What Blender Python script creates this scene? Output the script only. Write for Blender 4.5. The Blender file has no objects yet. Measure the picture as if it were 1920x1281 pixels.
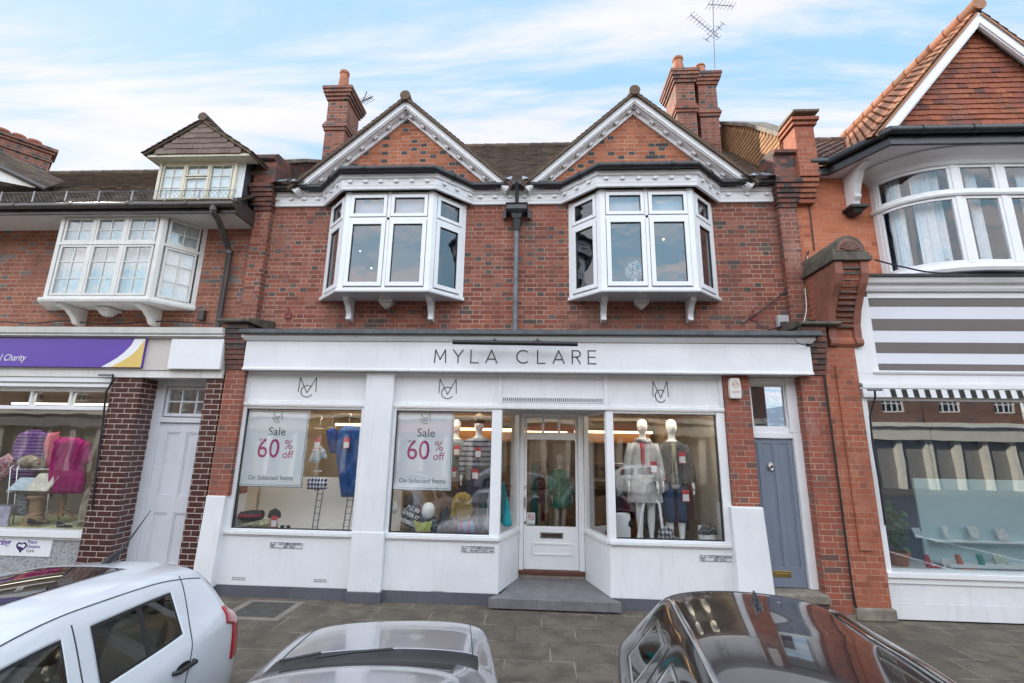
import bpy, bmesh, math, random
from mathutils import Vector, Matrix, noise as mnoise
from mathutils.bvhtree import BVHTree
R = math.radians
rnd = random.Random(7)
S = bpy.context.scene
COL = S.collection

# ---------------------------------------------------------------- camera, world, sun, exposure
RT = Vector((0.99857184, 0.05067076, 0.01693373))
UP = Vector((-0.00563031, -0.21538532, 0.97651291))
FW = Vector((-0.05312793, 0.97521364, 0.21479242))
CAMP = Vector((0.0, -7.741, 2.273))
cam = bpy.data.cameras.new('camera'); cam_o = bpy.data.objects.new('camera', cam); COL.objects.link(cam_o)
cam.sensor_width = 36.0; cam.lens = 870.0 / 1920.0 * 36.0; cam.clip_start = 0.05; cam.clip_end = 600.0
mw = Matrix((RT, UP, -FW)).transposed().to_4x4(); mw.translation = CAMP
cam_o.matrix_world = mw
S.camera = cam_o

SUN_EL, SUN_AZ = 28.0, -52.0        # azimuth measured from +Y towards +X (negative: to the left, behind the shops)
sd = Vector((math.sin(R(SUN_AZ)) * math.cos(R(SUN_EL)), math.cos(R(SUN_AZ)) * math.cos(R(SUN_EL)), math.sin(R(SUN_EL))))
sun = bpy.data.lights.new('sun', 'SUN'); sun.energy = 3.2; sun.angle = R(0.5); sun.color = (1.0, 0.91, 0.78)
sun_o = bpy.data.objects.new('sun', sun); COL.objects.link(sun_o)
sun_o.rotation_euler = sd.to_track_quat('Z', 'Y').to_euler()

S.view_settings.view_transform = 'Standard'; S.view_settings.look = 'None'
S.view_settings.exposure = 1.3; S.view_settings.gamma = 1.0
S.cycles.max_bounces = 8; S.cycles.transparent_max_bounces = 16; S.cycles.caustics_reflective = False; S.cycles.caustics_refractive = False

W = bpy.data.worlds.new('World'); S.world = W; W.use_nodes = True
def build_world():
    nt = W.node_tree; nt.nodes.clear(); L = nt.links.new
    def nd(t, **k):
        n = nt.nodes.new(t)
        for a, b in k.items(): setattr(n, a, b)
        return n
    out = nd('ShaderNodeOutputWorld'); bg = nd('ShaderNodeBackground'); bg.inputs[1].default_value = 0.11
    sky = nd('ShaderNodeTexSky', sky_type='NISHITA'); sky.sun_disc = False
    sky.sun_elevation = R(SUN_EL); sky.sun_rotation = R(SUN_AZ); sky.altitude = 50; sky.air_density = 1.0; sky.dust_density = 0.6; sky.ozone_density = 1.6
    tc = nd('ShaderNodeTexCoord'); sep = nd('ShaderNodeSeparateXYZ'); L(tc.outputs['Generated'], sep.inputs[0])
    def m(op, a, b=None, c=None, clamp=False):
        n = nd('ShaderNodeMath', operation=op); n.use_clamp = clamp
        for i, v in enumerate((a, b, c)):
            if v is None: continue
            if isinstance(v, (int, float)): n.inputs[i].default_value = v
            else: L(v, n.inputs[i])
        return n.outputs[0]
    # a flat cloud deck: direction projected on a plane overhead
    zz = m('MAXIMUM', m('ADD', sep.outputs[2], 0.12), 0.05)
    px = m('DIVIDE', sep.outputs[0], zz); py = m('DIVIDE', sep.outputs[1], zz)
    cmb = nd('ShaderNodeCombineXYZ'); L(m('MULTIPLY', px, 0.7), cmb.inputs[0]); L(m('MULTIPLY', py, 3.6), cmb.inputs[1])
    cmb.inputs[2].default_value = 3.3
    n1 = nd('ShaderNodeTexNoise'); n1.inputs['Scale'].default_value = 1.15; n1.inputs['Detail'].default_value = 9; n1.inputs['Roughness'].default_value = 0.60
    n1.inputs['Distortion'].default_value = 0.35
    L(cmb.outputs[0], n1.inputs['Vector'])
    # more cloud behind the viewer (towards -Y) than over the shops
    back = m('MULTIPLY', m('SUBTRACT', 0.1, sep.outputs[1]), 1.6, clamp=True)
    dens = m('ADD', n1.outputs[0], m('MULTIPLY', back, 0.02))
    mr = nd('ShaderNodeMapRange', interpolation_type='SMOOTHSTEP'); mr.inputs['From Min'].default_value = 0.415; mr.inputs['From Max'].default_value = 0.62
    L(dens, mr.inputs['Value'])
    n2 = nd('ShaderNodeTexNoise'); n2.inputs['Scale'].default_value = 2.3; n2.inputs['Detail'].default_value = 5; L(cmb.outputs[0], n2.inputs['Vector'])
    cr = nd('ShaderNodeMix', data_type='RGBA'); cr.inputs['A'].default_value = (3.3, 3.25, 3.85, 1); cr.inputs['B'].default_value = (4.3, 4.05, 4.25, 1)
    L(n2.outputs[0], cr.inputs['Factor'])
    # whole sky behind the viewer brightened and warmed, added to light the shaded fronts
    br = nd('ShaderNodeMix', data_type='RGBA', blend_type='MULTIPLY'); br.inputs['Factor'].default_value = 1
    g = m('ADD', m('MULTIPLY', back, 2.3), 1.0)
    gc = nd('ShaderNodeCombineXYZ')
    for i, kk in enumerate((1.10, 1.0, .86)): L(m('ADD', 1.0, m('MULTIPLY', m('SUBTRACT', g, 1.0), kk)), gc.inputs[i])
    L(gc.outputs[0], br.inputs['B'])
    # the physical sky's hue, with its range compressed as in the exposed-for-shade photograph
    sc = nd('ShaderNodeSeparateColor'); L(sky.outputs[0], sc.inputs[0]); mxc = m('MAXIMUM', m('MAXIMUM', sc.outputs[0], sc.outputs[1]), m('MAXIMUM', sc.outputs[2], 0.01))
    k = m('DIVIDE', 4.0, mxc); kc = nd('ShaderNodeCombineXYZ')
    for i in range(3): L(k, kc.inputs[i])
    skn = nd('ShaderNodeMix', data_type='RGBA', blend_type='MULTIPLY'); skn.inputs['Factor'].default_value = 1; L(sky.outputs[0], skn.inputs['A']); L(kc.outputs[0], skn.inputs['B'])
    skyg = nd('ShaderNodeMix', data_type='RGBA'); skyg.inputs['Factor'].default_value = 0.72; L(skn.outputs['Result'], skyg.inputs['A']); skyg.inputs['B'].default_value = (1.72, 2.9, 3.85, 1)
    mx = nd('ShaderNodeMix', data_type='RGBA'); L(m('MULTIPLY', mr.outputs[0], 0.88), mx.inputs['Factor'])
    L(skyg.outputs['Result'], mx.inputs['A']); L(cr.outputs['Result'], mx.inputs['B'])
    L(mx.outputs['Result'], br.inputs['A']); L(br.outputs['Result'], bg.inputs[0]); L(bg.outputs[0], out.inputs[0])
build_world()

# ---------------------------------------------------------------- helpers
def at(u, v, Y=0.0):
    d = RT * ((u - 960) / 870.0) - UP * ((v - 640.5) / 870.0) + FW
    t = (Y - CAMP.y) / d.y
    return CAMP.x + d.x * t, CAMP.z + d.z * t
def px(X, Y, Z):
    p = Vector((X, Y, Z)) - CAMP; c = FW.dot(p)
    return 960 + 870 * RT.dot(p) / c, 640.5 - 870 * UP.dot(p) / c

def tag(o, label=None, cat=None, group=None, kind=None):
    if label: o['label'] = label
    if cat: o['category'] = cat
    if group: o['group'] = group
    if kind: o['kind'] = kind
    return o
def empty(name, loc=(0, 0, 0), rz=0.0):
    o = bpy.data.objects.new(name, None); COL.objects.link(o); o.location = loc; o.rotation_euler = (0, 0, rz); return o
KIDS = {}
def setparent(o, p):
    if p is not None:
        o.parent = p
        KIDS.setdefault(p.name, []).append(o)
def copy_tree(o, parent=None):
    c = o.copy(); COL.objects.link(c)
    if parent is not None: setparent(c, parent)
    for ch in KIDS.get(o.name, []): copy_tree(ch, c)
    return c

class MB:
    def __init__(s, M=None): s.v = []; s.f = []; s.M = M; s.o = Vector((0, 0, 0))
    def add(s, vs, fs):
        b = len(s.v)
        for p in vs:
            p = Vector(p)
            s.v.append(s.M @ p if s.M is not None else p)
        s.f += [tuple(b + i for i in f) for f in fs]
        return s
    def box(s, x0, x1, y0, y1, z0, z1):
        return s.add([(x0, y0, z0), (x1, y0, z0), (x1, y1, z0), (x0, y1, z0), (x0, y0, z1), (x1, y0, z1), (x1, y1, z1), (x0, y1, z1)],
                     [(0, 3, 2, 1), (4, 5, 6, 7), (0, 1, 5, 4), (1, 2, 6, 5), (2, 3, 7, 6), (3, 0, 4, 7)])
    def frustum(s, c, wx0, wy0, wx1, wy1, z0, z1):
        x, y = c
        return s.add([(x - wx0, y - wy0, z0), (x + wx0, y - wy0, z0), (x + wx0, y + wy0, z0), (x - wx0, y + wy0, z0),
                      (x - wx1, y - wy1, z1), (x + wx1, y - wy1, z1), (x + wx1, y + wy1, z1), (x - wx1, y + wy1, z1)],
                     [(0, 3, 2, 1), (4, 5, 6, 7), (0, 1, 5, 4), (1, 2, 6, 5), (2, 3, 7, 6), (3, 0, 4, 7)])
    def prism(s, poly, a, b, axis='y'):
        n = len(poly)
        def p(q, t):
            if axis == 'y': return (q[0], t, q[1])
            if axis == 'z': return (q[0], q[1], t)
            return (t, q[0], q[1])
        vs = [p(q, a) for q in poly] + [p(q, b) for q in poly]
        fs = [tuple(range(n)), tuple(range(2 * n - 1, n - 1, -1))] + [(i, (i + 1) % n + 0, (i + 1) % n + n, i + n)[::-1] for i in range(n)]
        return s.add(vs, fs)
    def frame(s, x0, x1, z0, z1, y0, y1, w, wb=None):
        wb = w if wb is None else wb
        s.box(x0, x0 + w, y0, y1, z0, z1); s.box(x1 - w, x1, y0, y1, z0, z1)
        s.box(x0 + w, x1 - w, y0, y1, z1 - w, z1); s.box(x0 + w, x1 - w, y0, y1, z0, z0 + wb); return s
    def tube(s, pts, r, n=8, cap=True):
        pts = [Vector(p) for p in pts]; rr = r if isinstance(r, (list, tuple)) else [r] * len(pts)
        rings = []; prev = None
        for i, p in enumerate(pts):
            d = (pts[min(i + 1, len(pts) - 1)] - pts[max(i - 1, 0)])
            if d.length < 1e-9: d = Vector((0, 0, 1))
            d.normalize()
            if prev is None:
                a = Vector((0, 0, 1)) if abs(d.z) < 0.9 else Vector((1, 0, 0))
                prev = d.cross(a).normalized()
            else:
                prev = (prev - d * prev.dot(d)); prev = prev.normalized() if prev.length > 1e-6 else d.orthogonal().normalized()
            q = d.cross(prev)
            rings.append([p + (prev * math.cos(2 * math.pi * k / n) + q * math.sin(2 * math.pi * k / n)) * rr[i] for k in range(n)])
        vs = [v for r_ in rings for v in r_]; fs = []
        for i in range(len(rings) - 1):
            for k in range(n): fs.append((i * n + k, i * n + (k + 1) % n, (i + 1) * n + (k + 1) % n, (i + 1) * n + k))
        if cap: fs += [tuple(range(n))[::-1], tuple((len(rings) - 1) * n + k for k in range(n))]
        return s.add(vs, fs)
    def lathe(s, prof, c=(0, 0, 0), n=20, sx=1, sy=1):
        vs = [(c[0] + r * sx * math.cos(2 * math.pi * k / n), c[1] + r * sy * math.sin(2 * math.pi * k / n), c[2] + z) for r, z in prof for k in range(n)]
        fs = [(i * n + k, i * n + (k + 1) % n, (i + 1) * n + (k + 1) % n, (i + 1) * n + k) for i in range(len(prof) - 1) for k in range(n)]
        fs += [tuple(range(n))[::-1], tuple((len(prof) - 1) * n + k for k in range(n))]
        return s.add(vs, fs)
    def ball(s, c, rx, ry, rz, n=14, m=10):
        prof = [(math.sin(math.pi * (i + .02) / (m + .04)), -math.cos(math.pi * (i + .02) / (m + .04))) for i in range(m + 1)]
        vs = [(c[0] + rx * r * math.cos(2 * math.pi * k / n), c[1] + ry * r * math.sin(2 * math.pi * k / n), c[2] + rz * z) for r, z in prof for k in range(n)]
        fs = [(i * n + k, i * n + (k + 1) % n, (i + 1) * n + (k + 1) % n, (i + 1) * n + k) for i in range(m) for k in range(n)]
        return s.add(vs, fs)
    def loft(s, rings, closed=True, cap=True):
        n = len(rings[0]); vs = [v for r_ in rings for v in r_]; fs = []
        for i in range(len(rings) - 1):
            for k in range(n if closed else n - 1): fs.append((i * n + k, i * n + (k + 1) % n, (i + 1) * n + (k + 1) % n, (i + 1) * n + k))
        if cap and closed: fs += [tuple(range(n))[::-1], tuple((len(rings) - 1) * n + k for k in range(n))]
        return s.add(vs, fs)
    def build(s, name, mat, parent=None, smooth=False, bevel=0.0, label=None, fix=True):
        me = bpy.data.meshes.new(name); me.from_pydata([tuple(v) for v in s.v], [], s.f); me.validate()
        if fix:
            bm = bmesh.new(); bm.from_mesh(me); bmesh.ops.recalc_face_normals(bm, faces=bm.faces); bm.to_mesh(me); bm.free()
        if mat is not None: me.materials.append(mat)
        if smooth:
            for p in me.polygons: p.use_smooth = True
            if smooth != 'all': me.set_sharp_from_angle(angle=R(38))
        o = bpy.data.objects.new(name, me); COL.objects.link(o); setparent(o, parent)
        if bevel:
            md = o.modifiers.new('bevel', 'BEVEL'); md.width = bevel; md.segments = 2; md.limit_method = 'ANGLE'; md.angle_limit = R(40)
        if label: o['label'] = label
        return o

def wall(mb, x0, x1, z0, z1, y0, y1, holes=()):
    """solid wall between y0 (front) and y1, with rectangular openings"""
    xs = sorted({x0, x1} | {h[0] for h in holes} | {h[1] for h in holes}); zs = sorted({z0, z1} | {h[2] for h in holes} | {h[3] for h in holes})
    xs = [x for x in xs if x0 <= x <= x1]; zs = [z for z in zs if z0 <= z <= z1]
    ins = lambda x, z: any(h[0] < x < h[1] and h[2] < z < h[3] for h in holes)
    nx, nz = len(xs) - 1, len(zs) - 1
    sol = [[not ins((xs[i] + xs[i + 1]) / 2, (zs[j] + zs[j + 1]) / 2) for j in range(nz)] for i in range(nx)]
    g = lambda i, j: 0 <= i < nx and 0 <= j < nz and sol[i][j]
    for i in range(nx):
        for j in range(nz):
            if not sol[i][j]: continue
            a, b, c, d = xs[i], xs[i + 1], zs[j], zs[j + 1]
            mb.add([(a, y0, c), (b, y0, c), (b, y0, d), (a, y0, d), (a, y1, c), (b, y1, c), (b, y1, d), (a, y1, d)],
                   [(0, 1, 2, 3), (7, 6, 5, 4)] + ([] if g(i - 1, j) else [(0, 3, 7, 4)]) + ([] if g(i + 1, j) else [(1, 5, 6, 2)]) +
                   ([] if g(i, j - 1) else [(0, 4, 5, 1)]) + ([] if g(i, j + 1) else [(3, 2, 6, 7)]))

# ---------------------------------------------------------------- material helpers
class NT:
    def __init__(s, name):
        s.mat = bpy.data.materials.new(name); s.mat.use_nodes = True; s.t = s.mat.node_tree; s.t.nodes.clear()
        s.out = s.n('ShaderNodeOutputMaterial')
    def n(s, t, **k):
        n = s.t.nodes.new(t)
        for a, b in k.items(): setattr(n, a, b)
        return n
    def L(s, a, b): s.t.links.new(a, b)
    def put(s, sock, v):
        if isinstance(v, bpy.types.NodeSocket): s.L(v, sock)
        elif isinstance(v, (tuple, list)) and len(v) == 3 and sock.type == 'RGBA': sock.default_value = (*v, 1)
        else: sock.default_value = v
    def m(s, op, a, b=None, c=None, clamp=False):
        n = s.n('ShaderNodeMath', operation=op); n.use_clamp = clamp
        for i, v in enumerate((a, b, c)):
            if v is not None: s.put(n.inputs[i], v)
        return n.outputs[0]
    def vm(s, op, a, b=None):
        n = s.n('ShaderNodeVectorMath', operation=op); s.put(n.inputs[0], a)
        if b is not None: s.put(n.inputs[1], b)
        return n.outputs['Value'] if op in ('DOT_PRODUCT', 'LENGTH') else n.outputs[0]
    def mix(s, f, a, b, mode='MIX'):
        n = s.n('ShaderNodeMix', data_type='RGBA', blend_type=mode); s.put(n.inputs['Factor'], f); s.put(n.inputs['A'], a); s.put(n.inputs['B'], b)
        return n.outputs['Result']
    def noise(s, vec, scale, detail=3, rough=.55, dim='3D'):
        n = s.n('ShaderNodeTexNoise', noise_dimensions=dim); n.inputs['Scale'].default_value = scale; n.inputs['Detail'].default_value = detail; n.inputs['Roughness'].default_value = rough
        if vec is not None: s.L(vec, n.inputs['Vector'])
        return n.outputs[0]
    def mr(s, v, a, b, c=0, d=1, smooth=True):
        n = s.n('ShaderNodeMapRange', interpolation_type='SMOOTHSTEP' if smooth else 'LINEAR'); s.put(n.inputs['Value'], v)
        for k, x in (('From Min', a), ('From Max', b), ('To Min', c), ('To Max', d)): s.put(n.inputs[k], x)
        return n.outputs[0]
    def ramp(s, v, cols, const=False):
        n = s.n('ShaderNodeValToRGB'); cr = n.color_ramp; cr.interpolation = 'CONSTANT' if const else 'LINEAR'
        while len(cr.elements) < len(cols): cr.elements.new(0.5)
        for e, (p, c) in zip(cr.elements, cols): e.position = p; e.color = (*c, 1)
        s.put(n.inputs[0], v); return n.outputs[0]
    def xyz(s, v):
        n = s.n('ShaderNodeSeparateXYZ'); s.put(n.inputs[0], v); return n.outputs
    def comb(s, x=0, y=0, z=0):
        n = s.n('ShaderNodeCombineXYZ')
        for i, v in enumerate((x, y, z)): s.put(n.inputs[i], v)
        return n.outputs[0]
    def bump(s, h, strength=.4, dist=.01):
        n = s.n('ShaderNodeBump'); n.inputs['Strength'].default_value = strength; n.inputs['Distance'].default_value = dist; s.L(h, n.inputs['Height']); return n.outputs[0]
    def bsdf(s, col, rough=.5, metal=0, normal=None, coat=0, spec=.5, emis=None, estr=0, trans=0, coatr=.03):
        n = s.n('ShaderNodeBsdfPrincipled'); s.put(n.inputs['Base Color'], col); s.put(n.inputs['Roughness'], rough); s.put(n.inputs['Metallic'], metal)
        s.put(n.inputs['Coat Weight'], coat); n.inputs['Coat Roughness'].default_value = coatr; n.inputs['Specular IOR Level'].default_value = spec
        if normal is not None: s.L(normal, n.inputs['Normal'])
        if emis is not None: s.put(n.inputs['Emission Color'], emis); n.inputs['Emission Strength'].default_value = estr
        n.inputs['Transmission Weight'].default_value = trans
        s.L(n.outputs[0], s.out.inputs[0]); return s.mat
    def pos(s): return s.n('ShaderNodeNewGeometry').outputs['Position']
    def objc(s): return s.n('ShaderNodeTexCoord').outputs['Object']

def mul(c, k): return tuple(x * k for x in c)
def paint(name, col, rough=.45, metal=0, var=.12, scale=3.0, bump=.15, bscale=60, dirt=0.0, dirtc=(.25, .22, .18), coat=0, obj=False, spec=.5):
    t = NT(name); p = t.objc() if obj else t.pos()
    a = t.noise(p, scale, 4, .6)
    c = t.mix(t.mr(a, .3, .7), mul(col, 1 - var), mul(col, 1 + var * .6))
    if dirt:
        st = t.vm('MULTIPLY', p, (6.0, 6.0, 0.9)); d = t.noise(st, 1.6, 6, .65)
        c = t.mix(t.m('MULTIPLY', t.mr(d, .5, .78), dirt), c, dirtc)
    nrm = t.bump(t.noise(p, bscale, 3), bump, .004) if bump else None
    return t.bsdf(c, rough, metal, nrm, coat, spec)

def brick_mat(name, cols, dark, pdh, pds, mortar, ch=.0825, period=.371, mw=.011, flemish=True, rough=.82, stain=(.10, .08, .07), stain_amt=.35, white=.0, warp=.004, joint_var=0.5):
    t = NT(name); g = t.n('ShaderNodeNewGeometry'); P = g.outputs['Position']; Nn = g.outputs['True Normal']
    T = t.vm('NORMALIZE', t.vm('CROSS_PRODUCT', Nn, (0.0, 0.0, 1.0)))
    wv = t.noise(P, 5.0, 2); u0 = t.vm('DOT_PRODUCT', P, T); z0 = t.xyz(P)[2]
    u = t.m('ADD', u0, t.m('MULTIPLY', t.m('SUBTRACT', t.noise(P, 11.0, 2), .5), warp * 2.2))
    z = t.m('ADD', z0, t.m('MULTIPLY', t.m('SUBTRACT', wv, .5), warp * 1.6))
    zz = t.m('DIVIDE', z, ch); row = t.m('FLOOR', zz); fz = t.m('SUBTRACT', zz, row)
    par = t.m('MODULO', t.m('ABSOLUTE', row), 2.0)
    jit = t.m('MULTIPLY', t.m('SUBTRACT', t.noise(t.comb(row, 3.7, 0.0), 1.37, 0), .5), .12)
    uu = t.m('ADD', t.m('DIVIDE', u, period), t.m('ADD', t.m('MULTIPLY', par, .5), jit)); cell = t.m('FLOOR', uu); fu = t.m('SUBTRACT', uu, cell)
    if flemish:
        ish = t.m('GREATER_THAN', fu, .66667)
        du = t.m('MULTIPLY', t.m('MINIMUM', t.m('MINIMUM', fu, t.m('SUBTRACT', 1.0, fu)), t.m('ABSOLUTE', t.m('SUBTRACT', fu, .66667))), period)
    else:
        ish = t.m('MULTIPLY', fu, 0.0); du = t.m('MULTIPLY', t.m('MINIMUM', fu, t.m('SUBTRACT', 1.0, fu)), period)
    dz = t.m('MULTIPLY', t.m('MINIMUM', fz, t.m('SUBTRACT', 1.0, fz)), ch)
    d = t.m('ADD', t.m('MINIMUM', du, dz), t.m('MULTIPLY', t.m('SUBTRACT', t.noise(P, 45.0, 2), .5), .005))
    mask = t.mr(d, mw * .32, mw * .72)
    wn = t.n('ShaderNodeTexWhiteNoise', noise_dimensions='3D'); t.L(t.comb(cell, row, ish), wn.inputs['Vector'])
    rr = t.xyz(wn.outputs['Color'])
    cs = t.ramp(rr[0], [(i / (len(cols) - 1), c) for i, c in enumerate(cols)])
    pd = t.m('ADD', t.m('MULTIPLY', ish, pdh - pds), pds)
    pdm = t.m('MULTIPLY', pd, t.mr(t.noise(P, .9, 2), .3, .7, .45, 1.5))
    isd = t.m('LESS_THAN', rr[1], pdm)
    cs = t.mix(isd, cs, t.mix(rr[2], dark, mul(dark, 1.9)))
    inb = t.noise(P, 30.0, 4, .6); cs = t.mix(t.mr(inb, .35, .75), cs, t.mix(.5, cs, (.02, .015, .012)), 'MIX') if False else t.mix(t.m('MULTIPLY', t.mr(inb, .4, .7), .35), cs, stain)
    mo = t.mix(t.mr(t.noise(P, 2.2, 3), .35, .65), mul(mortar, 1 - joint_var), mortar)
    c = t.mix(mask, mo, cs)
    big = t.noise(t.vm('MULTIPLY', P, (1.0, 1.0, .55)), 1.1, 6, .62)
    c = t.mix(t.m('MULTIPLY', t.mr(big, .46, .74), stain_amt), c, stain)
    if white:
        wh = t.noise(t.vm('MULTIPLY', P, (3.0, 3.0, .7)), .9, 7, .7)
        c = t.mix(t.m('MULTIPLY', t.mr(wh, .56, .72), white), c, (.55, .5, .46))
    h = t.m('ADD', t.m('MULTIPLY', mask, 1.0), t.m('MULTIPLY', inb, .35))
    return t.bsdf(c, t.mix(mask, (.92,) * 3, (rough,) * 3) if rough < .5 else rough, 0, t.bump(h, .55, .006), spec=.35 if rough > .5 else .6)

def tile_mat(name, cols, moss=None, moss_amt=.4, rough=.85):
    """one colour per tile (mesh island), with weathering"""
    t = NT(name); g = t.n('ShaderNodeNewGeometry'); P = g.outputs['Position']
    c = t.ramp(g.outputs['Random Per Island'], [(i / (len(cols) - 1), x) for i, x in enumerate(cols)])
    c = t.mix(t.m('MULTIPLY', t.mr(t.noise(P, 22.0, 4), .35, .75), .4), c, mul(cols[0], .45))
    if moss: c = t.mix(t.m('MULTIPLY', t.mr(t.noise(P, 1.7, 6, .7), .45, .7), moss_amt), c, moss)
    return t.bsdf(c, rough, 0, t.bump(t.noise(P, 55.0, 4), .5, .006), spec=.3)

def glass_mat(name, tint=(.93, .95, .95), k=1.9, rough=0.0, wav=.012, wscale=1.4, add=0.02):
    t = NT(name); P = t.pos()
    g_ = t.n('ShaderNodeNewGeometry'); cs_ = t.m('ABSOLUTE', t.vm('DOT_PRODUCT', g_.outputs['Incoming'], g_.outputs['Normal']))
    sch = t.m('ADD', .04, t.m('MULTIPLY', .96, t.m('POWER', t.m('SUBTRACT', 1.0, cs_, clamp=True), 5.0)))
    nrm = t.bump(t.noise(P, wscale, 2), wav * 8, .05) if wav else None
    gl = t.n('ShaderNodeBsdfGlossy'); gl.inputs['Roughness'].default_value = rough; gl.inputs['Color'].default_value = (1, 1, 1, 1)
    tr = t.n('ShaderNodeBsdfTransparent'); tr.inputs[0].default_value = (*tint, 1)
    if nrm is not None: t.L(nrm, gl.inputs['Normal'])
    f = t.m('ADD', t.m('MULTIPLY', sch, k), add, clamp=True)
    mx = t.n('ShaderNodeMixShader'); t.L(f, mx.inputs[0]); t.L(tr.outputs[0], mx.inputs[1]); t.L(gl.outputs[0], mx.inputs[2]); t.L(mx.outputs[0], t.out.inputs[0])
    return t.mat
def emit_mat(name, col, st):
    t = NT(name); e = t.n('ShaderNodeEmission'); e.inputs[0].default_value = (*col, 1); e.inputs[1].default_value = st; t.L(e.outputs[0], t.out.inputs[0]); return t.mat

def sweep(mb, path, prof, closed=False):
    """path: XY points left to right (outward is to the street side); prof: closed (out, z) polygon"""
    n = len(path); offs = []
    for i in range(n):
        a = Vector(path[max(i - 1, 0)]); b = Vector(path[i]); c = Vector(path[min(i + 1, n - 1)])
        d1 = (b - a).normalized() if i > 0 else (c - b).normalized(); d2 = (c - b).normalized() if i < n - 1 else d1
        n1 = Vector((d1.y, -d1.x)); n2 = Vector((d2.y, -d2.x)); m = (n1 + n2).normalized(); offs.append(m / max(.35, m.dot(n1)))
    rings = [[(path[i][0] + offs[i].x * o, path[i][1] + offs[i].y * o, z) for o, z in prof] for i in range(n)]
    mb.loft(rings)
def along(path, sp, start=.5):
    """points and outward directions every sp along a path"""
    out = []
    for a, b in zip(path[:-1], path[1:]):
        a = Vector(a); b = Vector(b); L = (b - a).length; d = (b - a).normalized(); k = max(1, round(L / sp))
        for i in range(k): out.append((a + d * (L * (i + start) / k), d))
    return out
def dentils(mb, path, sp, w, o0, o1, z0, z1):
    for p, d in along(path, sp):
        n = Vector((d.y, -d.x)); q = [p - d * w / 2 + n * o0, p + d * w / 2 + n * o0, p + d * w / 2 + n * o1, p - d * w / 2 + n * o1]
        mb.add([(v.x, v.y, z0) for v in q] + [(v.x, v.y, z1) for v in q], [(0, 3, 2, 1), (4, 5, 6, 7), (0, 1, 5, 4), (1, 2, 6, 5), (2, 3, 7, 6), (3, 0, 4, 7)])
def tiles(mb, O, U, V, span, length, tw=.17, tl=.105, th=.014, pan=False, jit=.004, r=None):
    r = r or random.Random(3); O = Vector(O); U = Vector(U).normalized(); V = Vector(V).normalized(); N = U.cross(V).normalized()
    nrow = int(length / tl + .5)
    for i in range(nrow):
        v = i * tl; u0, u1 = span(v + tl * .5)
        off = 0 if pan else (.5 * tw if i % 2 else 0); k0 = math.floor((u0 - off) / tw); k1 = math.ceil((u1 - off) / tw)
        for k in range(k0, k1):
            a = off + k * tw; b = a + tw * .985
            if pan:
                if (a + b) / 2 < u0 or (a + b) / 2 > u1: continue
                pr = [(0, .012), (.18, .036), (.36, .044), (.54, .03), (.72, .008), (.88, .002), (1, .012)]
                j = r.uniform(-jit, jit); ring = []
                for vv, lift in ((v - .03 + j, .026), (v + tl * 1.05, .0)):
                    ring.append([O + U * (a + tw * 1.03 * p) + V * vv + N * (h + lift) for p, h in pr])
                top = ring; low = [[q - N * .014 for q in rr_] for rr_ in ring]
                vs = top[0] + top[1] + low[0] + low[1]; m = len(pr)
                fs = [(x, x + 1, m + x + 1, m + x) for x in range(m - 1)] + [(x, 2 * m + x, 2 * m + x + 1, x + 1) for x in range(m - 1)]
                mb.add(vs, fs)
            else:
                a = max(a, u0); b = min(b, u1)
                if b - a < .02: continue
                j = r.uniform(-jit, jit); lf = th + r.uniform(0, jit)
                p = lambda x, y, h: O + U * x + V * y + N * h
                v0, v1 = v - .012 + j, v + tl * 1.1
                vs = [p(a, v0, lf + th), p(b, v0, lf + th + r.uniform(-.001, .003)), p(b, v1, th), p(a, v1, th), p(a, v0, lf - .002), p(b, v0, lf - .002), p(b, v1, 0), p(a, v1, 0)]
                mb.add(vs, [(0, 1, 2, 3), (0, 4, 5, 1), (0, 3, 7, 4), (1, 5, 6, 2)])
def text(s, size, M, mat, name, parent, ext=.0015, ax='CENTER', ay='CENTER', bold=0.0, shear=0.0, sx=1.0, sp=1.0):
    cu = bpy.data.curves.new(name, 'FONT'); cu.body = s; cu.size = size; cu.extrude = ext; cu.align_x = ax; cu.align_y = ay; cu.offset = bold; cu.shear = shear; cu.space_character = sp; cu.resolution_u = 3
    o = bpy.data.objects.new(name, cu); COL.objects.link(o)
    dg = bpy.context.evaluated_depsgraph_get(); me = bpy.data.meshes.new_from_object(o.evaluated_get(dg)); bpy.data.objects.remove(o)
    me.transform(M @ Matrix.Diagonal((sx, 1, 1, 1))); me.materials.clear(); me.materials.append(mat)
    o = bpy.data.objects.new(name, me); COL.objects.link(o); setparent(o, parent); return o
def face_m(x, y, z): # text frame on a wall facing the street
    return Matrix.Translation((x, y, z)) @ Matrix.Rotation(R(90), 4, 'X')
def stroke(mb, pts, w, y, t=.004):
    """flat ribbon stroke in the XZ plane at depth y"""
    for (a, b) in zip(pts[:-1], pts[1:]):
        a = Vector(a); b = Vector(b); d = (b - a)
        if d.length < 1e-6: continue
        d.normalize(); n = Vector((-d.y, d.x)) * w / 2; e = d * w * .35
        q = [a - e + n, a - e - n, b + e - n, b + e + n]
        mb.prism([(p.x, p.y) for p in q], y - t, y)
def arc(cx, cz, rx, rz, a0, a1, n=20): return [(cx + rx * math.cos(R(a0 + (a1 - a0) * i / n)), cz + rz * math.sin(R(a0 + (a1 - a0) * i / n))) for i in range(n + 1)]
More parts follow.
